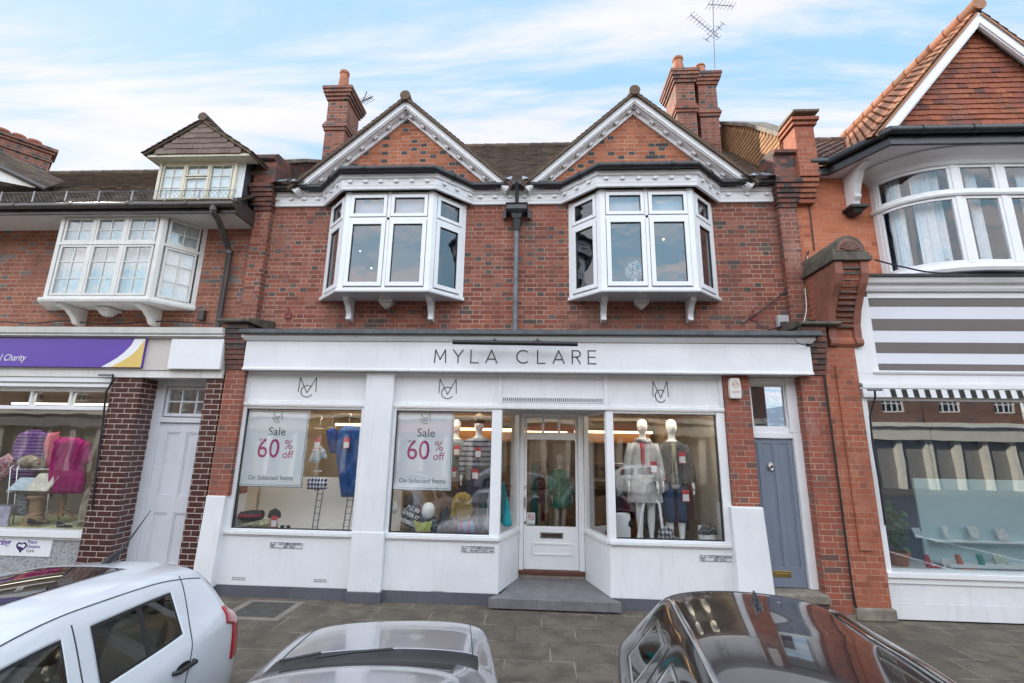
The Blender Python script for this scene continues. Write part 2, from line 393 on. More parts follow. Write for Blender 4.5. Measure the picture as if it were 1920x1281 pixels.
def mc_logo(x0, x1, z0, z1, y, w, mat, parent, name='monogram'):
    mb = MB(); W_ = x1 - x0; H = z1 - z0
    f = lambda a, b: (x0 + a * W_, z0 + b * H)
    stroke(mb, [f(.0, .28), f(.04, 1.0), f(.5, .22), f(.96, 1.0), f(1.0, .28)], w, y)
    stroke(mb, [(x0 + .5 * W_ + p * W_, z0 + .30 * H + q * H) for p, q in [(.34 * math.cos(R(a)), .29 * math.sin(R(a))) for a in range(50, 325, 13)]], w, y - .001)
    return mb.build(name, mat, parent)

# ---------------------------------------------------------------- materials
M = {}
M['brick'] = brick_mat('red_brick', [(.17, .050, .036), (.25, .068, .044), (.31, .088, .055), (.34, .12, .078), (.21, .060, .042)], (.075, .052, .045), .22, .03, (.48, .385, .29), white=.14, stain_amt=.5, mw=.009)
M['brick_gable'] = brick_mat('red_brick_clean', [(.29, .082, .040), (.40, .12, .055), (.46, .16, .08), (.35, .105, .052)], (.045, .038, .042), .34, .02, (.50, .38, .28), mw=.009, white=.04, stain_amt=.25)
M['brick_left'] = brick_mat('weathered_brick', [(.22, .075, .046), (.30, .10, .06), (.35, .13, .075), (.26, .09, .055)], (.11, .085, .08), .25, .06, (.46, .36, .28), white=.06, stain_amt=.3, mw=.009)
M['brick_orange'] = brick_mat('orange_brick', [(.48, .155, .080), (.56, .19, .10), (.52, .17, .09), (.58, .23, .14)], (.25, .07, .04), .1, .05, (.60, .34, .22), white=.05, stain_amt=.12, mw=.006, warp=.002, stain=(.34, .11, .055))
M['brick_redpier'] = brick_mat('red_pier_brick', [(.29, .088, .05), (.40, .12, .066), (.35, .105, .06), (.42, .15, .09)], (.2, .07, .045), .12, .05, (.50, .34, .23), white=.15, stain_amt=.45, mw=.007, stain=(.15, .06, .04))
M['brick_pier'] = brick_mat('pier_brick', [(.25, .070, .046), (.35, .095, .058), (.30, .088, .058), (.23, .078, .055)], (.12, .06, .05), .15, .04, (.52, .38, .27), white=.26, stain_amt=.4, mw=.008)
M['brick_chim'] = brick_mat('chimney_brick', [(.16, .055, .04), (.26, .085, .055), (.32, .11, .07), (.22, .08, .06)], (.06, .045, .045), .3, .1, (.34, .28, .22), white=.05, stain_amt=.6, stain=(.07, .055, .04))
M['brick_glazed'] = brick_mat('glazed_brown_brick', [(.050, .014, .012), (.075, .020, .016), (.060, .017, .014)], (.03, .01, .01), .2, .1, (.62, .50, .45), flemish=False, period=.236, mw=.0085, rough=.18, stain_amt=.1, warp=.0015, joint_var=.15)
M['brick_dark'] = brick_mat('corbel_brick', [(.10, .05, .042), (.17, .065, .05), (.26, .09, .06), (.09, .055, .05)], (.05, .04, .04), .4, .2, (.15, .12, .10), stain_amt=.6, stain=(.05, .04, .033))
M['white'] = paint('white_masonry_paint', (.76, .76, .77), .5, var=.07, scale=1.1, bump=.5, bscale=14, dirt=.22, dirtc=(.42, .40, .37))
M['white_wood'] = paint('white_gloss_paint', (.80, .80, .81), .3, var=.04, scale=2, bump=.06, dirt=.12, dirtc=(.5, .48, .44))
M['white_old'] = paint('old_white_paint', (.72, .70, .66), .5, var=.08, scale=3, bump=.2, dirt=.35, dirtc=(.35, .32, .28))
M['upvc'] = paint('white_frame', (.82, .83, .84), .25, var=.03, scale=2, bump=0)
M['cream'] = paint('cream_paint', (.70, .65, .52), .5, var=.06, dirt=.3)
M['plinth'] = paint('dark_grey_paint', (.10, .10, .12), .6, var=.15, dirt=.3, dirtc=(.2, .19, .17))
M['gasket'] = paint('black_gasket', (.015, .015, .017), .5, var=0, bump=0)
M['iron'] = paint('black_iron', (.028, .030, .034), .38, var=.3, scale=9, bump=.4, bscale=40, dirt=.3, dirtc=(.12, .11, .10))
M['gutter'] = paint('gutter_plastic', (.022, .023, .026), .3, var=.2, bump=.1, dirt=.3, dirtc=(.1, .09, .085))
M['gutter_brown'] = paint('brown_gutter', (.055, .042, .038), .35, var=.2, bump=.1, dirt=.35, dirtc=(.16, .13, .11))
M['pipe_grey'] = paint('grey_pipe', (.16, .165, .18), .5, var=.3, scale=7, bump=.3, dirt=.4, dirtc=(.07, .07, .07))
M['lead'] = paint('lead_sheet', (.075, .082, .09), .55, var=.3, scale=4, bump=.4, bscale=20, dirt=.4, dirtc=(.17, .17, .17))
M['lead_light'] = paint('lead_flashing', (.32, .35, .39), .5, var=.25, scale=9, bump=.6, bscale=18)
M['stone'] = paint('weathered_stone', (.24, .20, .16), .9, var=.3, scale=5, bump=.8, bscale=35, dirt=.6, dirtc=(.08, .07, .055))
M['stone_dark'] = paint('mossy_stone', (.11, .095, .075), .92, var=.4, scale=6, bump=.9, bscale=30, dirt=.5, dirtc=(.17, .15, .09))
M['terracotta'] = paint('terracotta', (.42, .155, .08), .8, var=.2, scale=7, bump=.3, dirt=.5, dirtc=(.14, .10, .07))
M['brown_wood'] = paint('brown_threshold', (.12, .045, .03), .5, var=.3, scale=14, bump=.3)
M['blue_door'] = paint('slate_blue_paint', (.185, .215, .270), .38, var=.04, bump=.05)
M['grey_door'] = paint('pale_grey_paint', (.64, .65, .69), .4, var=.04, bump=.05, dirt=.12)
M['black'] = paint('black_paint', (.012, .012, .014), .4, var=0, bump=0)
M['letter'] = paint('dark_lettering', (.03, .035, .045), .35, var=0, bump=0)
M['brass'] = paint('brass', (.55, .38, .14), .28, metal=1, var=.2, bump=0)
M['steel'] = paint('steel', (.55, .55, .56), .25, metal=1, var=.1, bump=0)
M['step'] = paint('grey_step_tile', (.165, .16, .165), .6, var=.18, scale=6, bump=.4, dirt=.2)
M['glass'] = glass_mat('shop_glass', (.95, .96, .96), k=1.6, wav=.004, add=.01)
M['glass_up'] = glass_mat('window_glass', (.88, .92, .95), k=1.7, wav=.012, wscale=2.2, add=.0)
M['glass_old'] = glass_mat('old_window_glass', (.93, .95, .95), k=1.3, wav=.008, wscale=3)
M['room'] = paint('sky_tint_room', (.10, .18, .31), .8, var=.1, bump=0)  # walls coloured blue to pass for sky reflected in the panes
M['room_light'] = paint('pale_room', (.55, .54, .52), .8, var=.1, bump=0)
M['blind'] = paint('roller_blind', (.46, .52, .58), .8, var=.05, bump=0)
M['net'] = paint('net_curtain', (.74, .77, .78), .8, var=.1, scale=20, bump=.3)
M['tile_brown'] = tile_mat('brown_roof_tiles', [(.075, .055, .045), (.12, .085, .065), (.16, .11, .08), (.10, .075, .06)], moss=(.20, .17, .09), moss_amt=.35)
M['tile_grey'] = tile_mat('grey_hung_tiles', [(.18, .13, .105), (.22, .16, .13), (.25, .185, .15), (.17, .12, .10)])
M['tile_hung'] = tile_mat('red_hung_tiles', [(.14, .065, .055), (.30, .10, .055), (.36, .12, .06), (.42, .15, .08), (.33, .10, .065), (.25, .085, .055)], moss=(.12, .09, .085), moss_amt=.5)
M['tile_pan'] = tile_mat('orange_pantiles', [(.22, .10, .062), (.35, .16, .09), (.43, .21, .125), (.29, .12, .075)], moss=(.22, .17, .10), moss_amt=.35)
M['tile_pan_dark'] = tile_mat('dark_pantiles', [(.09, .06, .05), (.16, .09, .065), (.2, .115, .08)], moss=(.08, .065, .05), moss_amt=.5)
M['tile_diaper'] = tile_mat('diaper_tiles', [(.30, .15, .075), (.42, .24, .12), (.36, .18, .09)], moss=(.14, .09, .06), moss_amt=.4)  # the tiles' own orange-brown, varied tile by tile

# ---------------------------------------------------------------- ground
def pavement():
    t = NT('paving_slabs'); P = t.pos(); s = t.xyz(P)
    x = t.m('ADD', s[0], 40.13); y = t.m('ADD', s[1], 40.0 + .05)
    rw = .48; row = t.m('FLOOR', t.m('DIVIDE', y, rw)); fy = t.m('MULTIPLY', t.m('FRACT', t.m('DIVIDE', y, rw)), rw)
    wv = t.n('ShaderNodeTexWhiteNoise', noise_dimensions='1D'); t.L(row, wv.inputs['W'])
    L_ = .74; xx = t.m('ADD', t.m('DIVIDE', x, L_), t.m('ADD', t.m('MULTIPLY', t.m('MODULO', row, 2.0), .5), t.m('MULTIPLY', wv.outputs['Value'], .25)))
    fx = t.m('MULTIPLY', t.m('FRACT', xx), L_)
    dx = t.m('MINIMUM', fx, t.m('SUBTRACT', L_, fx)); dy = t.m('MINIMUM', fy, t.m('SUBTRACT', rw, fy))
    d = t.m('ADD', t.m('MINIMUM', dx, dy), t.m('MULTIPLY', t.m('SUBTRACT', t.noise(P, 14, 3), .5), .008))
    mask = t.mr(d, .003, .009)
    w2 = t.n('ShaderNodeTexWhiteNoise', noise_dimensions='3D'); t.L(t.comb(t.m('FLOOR', xx), row, 0.0), w2.inputs['Vector'])
    c = t.mix(w2.outputs['Value'], (.118, .094, .070), (.160, .130, .098))
    c = t.mix(t.mr(t.noise(P, 3.2, 6, .65), .38, .68), c, (.080, .066, .052))
    c = t.mix(t.m('MULTIPLY', t.mr(t.noise(P, 48, 4, .7), .45, .72), .45), c, (.135, .115, .092))
    c = t.mix(t.m('MULTIPLY', t.mr(t.noise(P, 1.1, 5, .7), .52, .72), .4), c, (.11, .095, .072))
    sp = t.n('ShaderNodeTexVoronoi'); sp.inputs['Scale'].default_value = 5.5; t.L(P, sp.inputs['Vector'])
    c = t.mix(t.m('MULTIPLY', t.m('LESS_THAN', sp.outputs['Distance'], .045), .7), c, (.42, .40, .37))
    gap = t.mix(t.mr(t.noise(P, 1.9, 3), .42, .60), (.05, .045, .04), (.27, .235, .19))
    c = t.mix(mask, gap, c)
    h = t.m('ADD', t.m('MULTIPLY', mask, .5), t.m('MULTIPLY', t.noise(P, 40, 5, .7), .5))
    return t.bsdf(c, .85, 0, t.bump(h, .5, .008), spec=.3)
def asphalt():
    t = NT('asphalt'); P = t.pos()
    c = t.mix(t.mr(t.noise(P, 90, 4, .7), .35, .7), (.035, .035, .037), (.085, .083, .08)); c = t.mix(t.m('MULTIPLY', t.mr(t.noise(P, .8, 4), .45, .7), .5), c, (.06, .058, .055))
    return t.bsdf(c, .85, 0, t.bump(t.noise(P, 120, 3), .6, .01), spec=.3)
M['paving'] = pavement(); M['asphalt'] = asphalt(); M['kerb'] = paint('kerb_stone', (.27, .25, .23), .85, var=.2, bump=.6)
m = MB(); m.box(-60, 60, -3.05, 3.5, -.3, 0); tag(m.build('pavement', M['paving']), kind='structure')
m = MB(); m.box(-60, 60, -3.20, -3.052, -.3, -.004); tag(m.build('kerb', M['kerb'], bevel=.015), kind='structure')
m = MB(); m.box(-60, 60, -20, -3.204, -.35, -.12); tag(m.build('road', M['asphalt']), kind='structure')
m = MB(); m.add([(-300, -300, -.36), (300, -300, -.36), (300, 300, -.36), (-300, 300, -.36)], [(0, 1, 2, 3)]); tag(m.build('ground', M['asphalt']), kind='structure')
m = MB()
for i in range(18): m.box(-30 + i * 2.4 + .1, -30 + i * 2.4 + .19, -7.9, -3.3, -.119, -.1155)
tag(m.build('bay_marking', M['white'], None), kind='structure')
m = MB(); m.box(-60, 60, -24, -20.004, -.3, 0); tag(m.build('far_pavement', M['paving']), kind='structure')

mh = MB(); mh.box(-4.02, -3.40, -1.22, -.66, -.02, .006)
t_ = empty('manhole_cover', (0, 0, 0)); tag(t_, 'dark rectangular inspection cover set in the pavement below the left shop window', 'manhole cover')
mh.build('cover', paint('cover_iron', (.065, .058, .052), .75, var=.3, scale=7, bump=1, bscale=30), t_)
m = MB(); m.frame(-4.14, -3.28, 0, 0, 0, 0, 0)
m = MB(); m.box(-4.12, -3.30, -1.32, -1.223, -.01, .004); m.box(-4.12, -3.30, -.657, -.58, -.01, .004); m.box(-4.12, -4.022, -1.223, -.657, -.01, .004); m.box(-3.398, -3.30, -1.223, -.657, -.01, .004)
m.build('surround', paint('cover_surround', (.22, .185, .15), .85, var=.2, bump=.5), t_)

# ================================================================ the middle building
SH = tag(empty('shop_building', (0, 0, 0)), 'red brick twin gabled building with white ground floor shop front and two white bay windows', 'shop building')
def P_(mb, name, mat, parent=SH, **k):
    o = mb.build(name, M[mat] if isinstance(mat, str) else mat, parent, **k)
    return o
BAYS = [(-3.84, -1.30), (.56, 3.10)]
m = MB(); wall(m, -4.93, 4.20, 3.40, 6.70, 0, .3, [(a + .08, b - .08, 4.78, 6.45) for a, b in BAYS]); P_(m, 'wall', 'brick')
GAB = [(-2.51, 8.50), (1.78, 8.50)]
RISE = 1.80
for gx, gz in GAB:
    m = MB(); m.prism([(gx - 2.0, 6.703), (gx + 2.0, 6.703), (gx, 8.50)], -.015, .28); P_(m, 'gable_wall', 'brick_gable')
    # barge boards with modillions
    m = MB(); hw = 2.02; zt = 8.62; zb = 6.78
    for s in (-1, 1):
        d = Vector((s * hw, 0, zb - zt)).normalized(); n = Vector((-d.z * s, 0, d.x * s)) ; n = Vector((s * abs(d.z), 0, abs(d.x)))
        A = Vector((gx, 0, zt)); B = Vector((gx + s * hw, 0, zb))
        def board(o0, o1, y0, y1):
            q = [A - Vector((0, 0, o0 / abs(d.x))), B - n * o0, B - n * o1, A - Vector((0, 0, o1 / abs(d.x)))]
            m.prism([(p.x, p.z) for p in q], y0, y1)
        board(0, .095, -.22, -.15); board(.096, .115, -.20, -.15); board(.0, .03, -.1495, .0)
        board(.115, .13, -.1495, -.017); board(.131, .20, -.06, -.017)
        L = (B - A).length
        for i in range(8):
            c = A + d * (L * (i + .75) / 8.4); p = c - n * .150
            dd = d * .036; nn = n * .02
            pts = [p - dd - nn, p + dd - nn, p + dd + nn, p - dd + nn]; m.prism([(v.x, v.z) for v in pts], -.125, -.062)
    P_(m, 'barge_board', 'white_wood', bevel=.004)
    # gable roof running back into the main roof
    sl = math.atan2(zt - zb, hw)
    for s in (-1, 1):
        m = MB(); Lr = math.hypot(hw, zt - zb) + .05
        O = Vector((gx + s * hw, -.28, zb + .035)); Vv = Vector((-s * hw, 0, zt - zb)).normalized()
        O = O - Vv * .06
        U = Vector((0, 1, 0)) if s < 0 else Vector((0, -1, 0))
        if s < 0:
            tiles(m, O, (0, -1, 0), Vv, lambda v: (-(.28 + .2 + v * .74), 0), Lr, r=random.Random(5 + s)) 
        else:
            tiles(m, O, (0, 1, 0), Vv, lambda v: (0, .28 + .2 + v * .74), Lr, r=random.Random(5 + s))
        q = lambda a, b, h: O + Vv * a + Vector((0, 1, 0)) * b + Vector((s * math.sin(sl), 0, math.cos(sl))) * h
        m.add([q(0, 0, 0), q(Lr, 0, 0), q(Lr, 2.6, 0), q(0, .7, 0), q(0, 0, -.03), q(Lr, 0, -.03), q(Lr, 2.6, -.03), q(0, .7, -.03)], [(0, 1, 2, 3), (7, 6, 5, 4), (0, 4, 5, 1), (0, 3, 7, 4), (1, 5, 6, 2)])
        P_(m, 'gable_roof', 'tile_brown', fix=False)
    m = MB()
    for i in range(9):
        y0 = -.30 + i * .3; m.tube([(gx, y0, zt + .055), (gx, y0 + .31, zt + .05)], [.10, .092], 12)
    P_(m, 'ridge_tile', tile_mat('ridge_tiles', [(.12, .075, .055), (.17, .10, .07)], moss=(.2, .18, .1)), smooth=True)
# cornice with dentils under the gutter, running round the tops of the bays
def bay_path(e=0.0):
    p = [(-4.98, 0)]
    for a, b in BAYS: p += [(a - .12, 0), (a + .46, -.56), (b - .46, -.56), (b + .12, 0)]
    return p + [(4.22, 0)]
PATH = bay_path()
for gx, gz in (GAB if False else ()): pass
m = MB(); sweep(m, PATH, [(0, 6.53), (.045, 6.53), (.05, 6.585), (.055, 6.60), (.055, 6.71), (.085, 6.72), (.09, 6.75), (.105, 6.76), (.105, 6.79), (0, 6.79)])
dentils(m, PATH, .29, .07, .05, .092, 6.64, 6.69)
P_(m, 'cornice', 'white_wood', bevel=.003)
m = MB()
for i, (a, b) in enumerate(BAYS): m.add([(a - .2, .02, 6.80), (a + .42, -.72, 6.80), (b - .42, -.72, 6.80), (b + .2, .02, 6.80), (a - .2, .02, 6.84), (a + .42, -.66, 6.81), (b - .42, -.66, 6.81), (b + .2, .02, 6.84)], [(0, 1, 2, 3), (7, 6, 5, 4), (0, 4, 5, 1), (1, 5, 6, 2), (2, 6, 7, 3)])
P_(m, 'bay_roof', 'lead')
gp = [(x, y - .175) for x, y in PATH]
m = MB()
ga = []
for i, (x, y) in enumerate(gp): ga.append(Vector((x, y, 6.835)))
m.tube([(p.x, p.y, p.z) for p in ga], .058, 12)
for p, d in along([(p.x, p.y) for p in ga], .8): m.tube([(p.x - d.x * .025, p.y - d.y * .025, 6.835), (p.x + d.x * .025, p.y + d.y * .025, 6.835)], .068, 12)
P_(m, 'gutter', 'gutter', smooth=True)
# centre downpipe and hopper
dx_, _z = at(967.5, 500, -.09)
m = MB(); m.tube([(dx_, -.09, 6.05), (dx_, -.09, 3.98)], .043, 14); m.tube([(dx_, -.09, 5.28), (dx_, -.09, 5.25)], .052, 14)
dp = P_(m, 'downpipe', 'pipe_grey', smooth=True)
m = MB(); m.tube([(dx_, -.29, 6.83), (dx_, -.22, 6.7), (dx_, -.13, 6.45)], .036, 10)
m.frustum((dx_, -.13), .10, .07, .19, .12, 6.27, 6.33); m.frustum((dx_, -.13), .19, .12, .17, .11, 6.331, 6.42); m.frustum((dx_, -.13), .17, .11, .20, .13, 6.421, 6.45); m.frustum((dx_, -.13), .07, .055, .10, .07, 6.18, 6.269)
m.box(dx_ - .245, dx_ - .19, -.10, -.03, 6.22, 6.40); m.box(dx_ + .19, dx_ + .245, -.10, -.03, 6.22, 6.40)
m.tube([(dx_, -.1, 6.2), (dx_, -.09, 5.98)], [.085, .055], 14)
m.build('hopper', M['iron'], dp, bevel=.006)

# bay windows
def light(pr, gs, gk, x0, x1, z0, z1, w=.075):
    pr.frame(x0, x1, z0, z1, -.015, .05, w)
    gk.frame(x0 + w - .001, x1 - w + .001, z0 + w - .001, z1 - w + .001, .004, .04, .010)
    gk.frame(x0 - .007, x1 + .007, z0 - .007, z1 + .007, .012, .03, .0065)
    gs.box(x0 + w, x1 - w, .018, .026, z0 + w, z1 - w)
def bay(a, b, first):
    W_ = M['upvc']
    base = MB(); pts = [(a, 0), (a + .5, -.5), (b - .5, -.5), (b, 0)]
    sweep(base, pts, [(-.12, 4.69), (.035, 4.69), (.045, 4.71), (.045, 4.745), (0.0, 4.765), (-.12, 4.765)])
    base.add([(a, .0, 4.695), (a + .5, -.5, 4.695), (b - .5, -.5, 4.695), (b, 0, 4.695), (a, 0, 4.75), (a + .5, -.5, 4.75), (b - .5, -.5, 4.75), (b, 0, 4.75)], [(0, 3, 2, 1), (4, 5, 6, 7)])
    o = P_(base, 'bay_window', W_, bevel=.004)
    fr, gs, gk = MB(), MB(), MB()
    segs = [((a, 0), (a + .5, -.5)), ((a + .5, -.5), (b - .5, -.5)), ((b - .5, -.5), (b, 0))]
    for i, (p, q) in enumerate(segs):
        p = Vector(p); q = Vector(q); d = (q - p).normalized(); L = (q - p).length; n = Vector((-d.y, d.x))
        T = Matrix(((d.x, n.x, 0, p.x), (d.y, n.y, 0, p.y), (0, 0, 1, 0), (0, 0, 0, 1)))
        for x in (fr, gs, gk): x.M = T
        z0, z1, zt = 4.768, 6.536, 6.00
        e = .085
        fr.box(0, e, .0, .11, z0, z1); fr.box(L - e, L, .0, .11, z0, z1); fr.box(e, L - e, .02, .09, z0, z0 + .03); fr.box(e, L - e, .02, .09, z1 - .05, z1); fr.box(e, L - e, .0, .09, zt, zt + .055)
        if i == 1:
            c = L / 2; fr.box(c - .028, c + .028, .0, .09, z0, z1)
            cols = [(e, c - .028), (c + .028, L - e)]
        else: cols = [(e, L - e)]
        for x0, x1 in cols:
            light(fr, gs, gk, x0 + .008, x1 - .008, z0 + .038, zt - .008, .07); light(fr, gs, gk, x0 + .008, x1 - .008, zt + .063, z1 - .058, .06)
    for x in (fr, gs, gk): x.M = None
    fr.build('frame', W_, o, bevel=.004); gk.build('gasket', M['gasket'], o); gs.build('pane', M['glass_up'], o)
    # scrolled brackets and the carved pendant
    for x in (a + .57, b - .53):
        br = MB(); prof = [(0.0, 4.695), (-.30, 4.695), (-.31, 4.62), (-.27, 4.60), (-.20, 4.55), (-.12, 4.44), (-.11, 4.38), (-.13, 4.36), (-.13, 4.33), (0.0, 4.30)]
        prof = [(y, z) for y, z in prof]; br.prism(prof, x - .045, x + .045, 'x'); br.box(x - .06, x + .06, -.33, 0, 4.672, 4.694); br.build('bracket', M['white_wood'], o, bevel=.006)
    cx = (a + b) / 2 - .06; pd = MB(); pd.box(cx - .12, cx + .12, -.16, 0, 4.63, 4.694); pd.frustum((cx, -.06), .05, .05, .12, .06, 4.56, 4.629); pd.frustum((cx, -.06), .02, .02, .05, .05, 4.53, 4.5598)
    pd.build('pendant', M['white_old'], o, bevel=.006); pd = MB(); pd.box(cx - .02, cx + .02, -.34, -.30, 4.65, 4.694); pd.build('hook_plate', M['white_old'], o)
    # the room behind
    rm = MB(); x0, x1, y1, z0, z1 = a - .3, b + .3, 3.0, 4.5, 6.75
    rm.add([(x0, .3, z0), (x1, .3, z0), (x1, y1, z0), (x0, y1, z0), (x0, .3, z1), (x1, .3, z1), (x1, y1, z1), (x0, y1, z1)], [(0, 1, 2, 3), (4, 7, 6, 5), (0, 3, 7, 4), (1, 5, 6, 2), (2, 6, 7, 3)])
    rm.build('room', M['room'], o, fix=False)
    bl = MB(); bl.box(a + .62, b - .62, -.40, -.385, 6.05, 6.5); bl.build('blind', M['blind'], o)
    sp = MB()
    for k, (u, v) in enumerate([(675, 471), (696, 503)] if first else [(1244, 449)]):
        X, Z = at(u, v, .6); sp.ball((X, .6, Z), .014, .014, .008, 8, 6)
    sp.build('downlight', emit_mat('downlight', (1, .85, .6), 9), o)
for i, (a, b) in enumerate(BAYS): bay(a, b, i == 0)
# dried hydrangea in the right bay
fl = MB(); X, Z = at(1190, 508, -.15); r_ = random.Random(2)
for k in range(230):
    th = r_.uniform(0, 6.28); ph = math.acos(r_.uniform(-1, 1)); rr = .17 * r_.uniform(.55, 1)
    c = Vector((X + rr * math.sin(ph) * math.cos(th), -.15 + rr * .7 * math.sin(ph) * math.sin(th), Z + rr * math.cos(ph)))
    n = Vector((r_.uniform(-1, 1), r_.uniform(-1, 1), r_.uniform(-1, 1))).normalized(); u = n.orthogonal().normalized() * .022; v = n.cross(u)
    fl.add([c - u, c + v, c + u, c - v], [(0, 1, 2, 3)])
hy = tag(empty('flower_vase', (0, 0, 0)), 'white dried flower head standing behind the glass of the right bay window', 'flowers')
fl.build('bloom', paint('dried_petals', (.7, .7, .66), .8, bump=0), hy, fix=False)
m = MB(); m.lathe([(.05, 0), (.07, .08), (.05, .2), (.03, .26), (.035, .28)], (X, -.15, 4.77), 14); m.tube([(X, -.15, 5.0), (X, -.15, Z - .1)], .006, 6); m.build('vase', M['white_wood'], hy, smooth=True)

# party piers (brick strips with corbelled heads at the eaves)
def corbel(mb, x0, x1, y0, z, n, step, h=.0825, up=True, sx=1.0):
    for i in range(n):
        o = step * (i + 1); mb.box(x0 - o * sx, x1 + o * sx, y0 - o, .1, z + i * h + .004, z + (i + 1) * h)
def pier_up(x0, x1, z0, z1):
    m = MB(); m.box(x0, x1, -.11, .25, z0, z1)
    P_(m, 'party_pier', 'brick'); m = MB(); corbel(m, x0, x1, -.11, z1, 6, .026, sx=.5); m.box(x0 - .05, x1 + .05, -.2, .4, z1 + .497, z1 + .98)
    return m
m = pier_up(-5.24, -4.935, 4.2, 6.40)
m.prism([(-.24, 7.38), (-.27, 7.40), (-.27, 7.46), (-.15, 7.56), (.3, 7.60), (.3, 7.38)], -5.36, -4.90, 'x'); P_(m, 'corbel_head', 'brick_dark', bevel=.006)
m = pier_up(4.205, 4.50, 4.2, 6.36)
m.prism([(-.22, 7.34), (-.26, 7.36), (-.26, 7.42), (-.1, 7.50), (.3, 7.52), (.3, 7.34)], 4.16, 4.60, 'x'); P_(m, 'corbel_head', 'brick_dark', bevel=.006)

# main roof
SLY, SLZ = 3.15, 3.05
m = MB(); Vv = Vector((0, SLY, SLZ)).normalized(); Lr = math.hypot(SLY, SLZ)
tiles(m, (-5.0, -.10, 6.84), (1, 0, 0), Vv, lambda v: (0, 9.45), Lr, r=random.Random(11))
m.add([(-5.0, -.1, 6.82), (4.5, -.1, 6.82), (4.5, 3.05, 9.87), (-5.0, 3.05, 9.87), (-5.0, 6.2, 6.9), (4.5, 6.2, 6.9)], [(0, 1, 2, 3), (3, 2, 5, 4)])
P_(m, 'roof', 'tile_brown', fix=False)
m = MB()
for i in range(32): m.tube([(-5 + i * .3, 3.05, 9.90), (-5 + i * .3 + .31, 3.05, 9.895)], [.09, .084], 10)
P_(m, 'ridge_tile', 'tile_brown', smooth=True)
# lead valleys at the outer feet of the gables
m = MB()
for x, s in ((-4.93, 1), (4.20, -1), (-.45, -1), (-.30, 1)):
    n_ = 7 if abs(x) > 1 else 1
    for k in range(n_):
        xx = x + s * (.02 + .085 * k); m.add([(xx, -.30, 6.87), (xx + s * .12, -.34, 6.87), (xx + s * .10, -.05, 7.06 + .03 * (k % 3)), (xx, .05, 7.16)], [(0, 1, 2, 3)])
P_(m, 'flashing', 'lead_light', fix=False)

# parapets running back up the roof, and chimneys
def parapet(name, x0, x1, pts, mat, cop, r_=None):
    """pts: (y, z) of the coping line"""
    m = MB(); poly = [(pts[0][0], 6.5)] + pts + [(pts[-1][0], 6.5)]; m.prism(poly, x0, x1, 'x'); o = P_(m, name, mat)
    c = MB()
    for (a, b) in zip(pts[:-1], pts[1:]):
        a = Vector(a); b = Vector(b); d = (b - a).normalized(); n = Vector((-d.y, d.x)); L = (b - a).length; k = max(1, round(L / .24))
        for i in range(k):
            p = a + d * (L * i / k); q = a + d * (L * (i + 1) / k - .008)
            c.prism([tuple(p), tuple(q), tuple(q + n * .075), tuple(p + n * .075)], x0 - .06, x1 + .06, 'x')
    c.build('coping', M[cop], o, bevel=.01)
    return o
parapet('parapet', -5.33, -5.05, [(-.15, 7.1), (.25, 7.62), (1.0, 8.15), (2.6, 9.15)], 'brick_dark', 'stone')
po = parapet('parapet', 4.52, 4.80, [(.13, 7.95), (.5, 8.30), (1.2, 8.98), (2.6, 10.1)], 'brick_orange', 'stone')
# tile cladding on the side of the right parapet
m = MB(); r2 = random.Random(4)
tiles(m, (4.515, 3.0, 7.1), (0, -1, 0), (0, 0, 1), lambda v: (3.0 - min(2.95, (v + .26) * 1.03 - .05), 3.0 - max(.14, (v - .87) / .86 + .14)), 2.9, tw=.15, tl=.10, r=r2)
m.build('tile_cladding', M['tile_diaper'], po, fix=False)
# right kneeler blocks
m = MB(); x0, x1 = 4.54, 4.87
m.box(x0, x1, -.28, .12, 6.88, 7.86); m.box(x0 - .04, x1 + .04, -.32, .14, 7.864, 7.93); m.box(x0 - .07, x1 + .07, -.36, .16, 7.934, 8.0); m.box(x0 - .03, x1 + .03, -.30, .12, 8.003, 8.06)
for k in range(5): m.box(x0 + .006 * k, x1 - .006 * k, -.25 + .035 * k, .1, 6.876 - .0825 * (k + 1), 6.872 - .0825 * k)
P_(m, 'kneeler', 'brick_redpier', bevel=.006)
m = MB(); m.prism([(-.40, 8.062), (-.42, 8.10), (.1, 8.14), (.2, 8.062)], x0 - .06, x1 + .06, 'x'); P_(m, 'kneeler_cap', 'stone', bevel=.01)
def chimney(cx, cy, wx, wy, z0, z1, pots, mat='brick_chim', name='chimney', parent=SH, neck=.62):
    m = MB(); zc = z0 + (z1 - z0) * neck
    m.box(cx - wx, cx + wx, cy - wy, cy + wy, z0, zc)
    for k, o in enumerate((.03, .055, .03)): m.box(cx - wx - o, cx + wx + o, cy - wy - o, cy + wy + o, zc + .001 + k * .075, zc + .073 + k * .075)
    m.box(cx - wx - .0, cx + wx, cy - wy, cy + wy, zc + .225, z1 - .32)
    for k, o in enumerate((.035, .07, .10, .12)): m.box(cx - wx - o, cx + wx + o, cy - wy - o, cy + wy + o, z1 - .318 + k * .08, z1 - .24 + k * .08)
    o_ = m.build(name, M[mat], parent, bevel=.006)
    for (px_, py_, r, h) in pots:
        q = MB(); q.lathe([(r * 1.15, 0), (r * 1.1, .05), (r * .95, h * .5), (r * .8, h * .86), (r * .95, h * .88), (r * .95, h), (r * .7, h)], (px_, py_, z1), 18); q.build('chimney_pot', M['terracotta'], o_, smooth=True)
    return o_
chimney(-4.66, 1.75, .235, .34, 7.4, 10.35, [(-4.62, 1.50, .12, .52)])
chimney(3.44, 2.2, .22, .40, 8.0, 10.95, [(3.36, 1.92, .13, .46)])
chimney(4.08, 2.45, .22, .33, 8.0, 11.15, [(3.98, 2.2, .13, .28)])

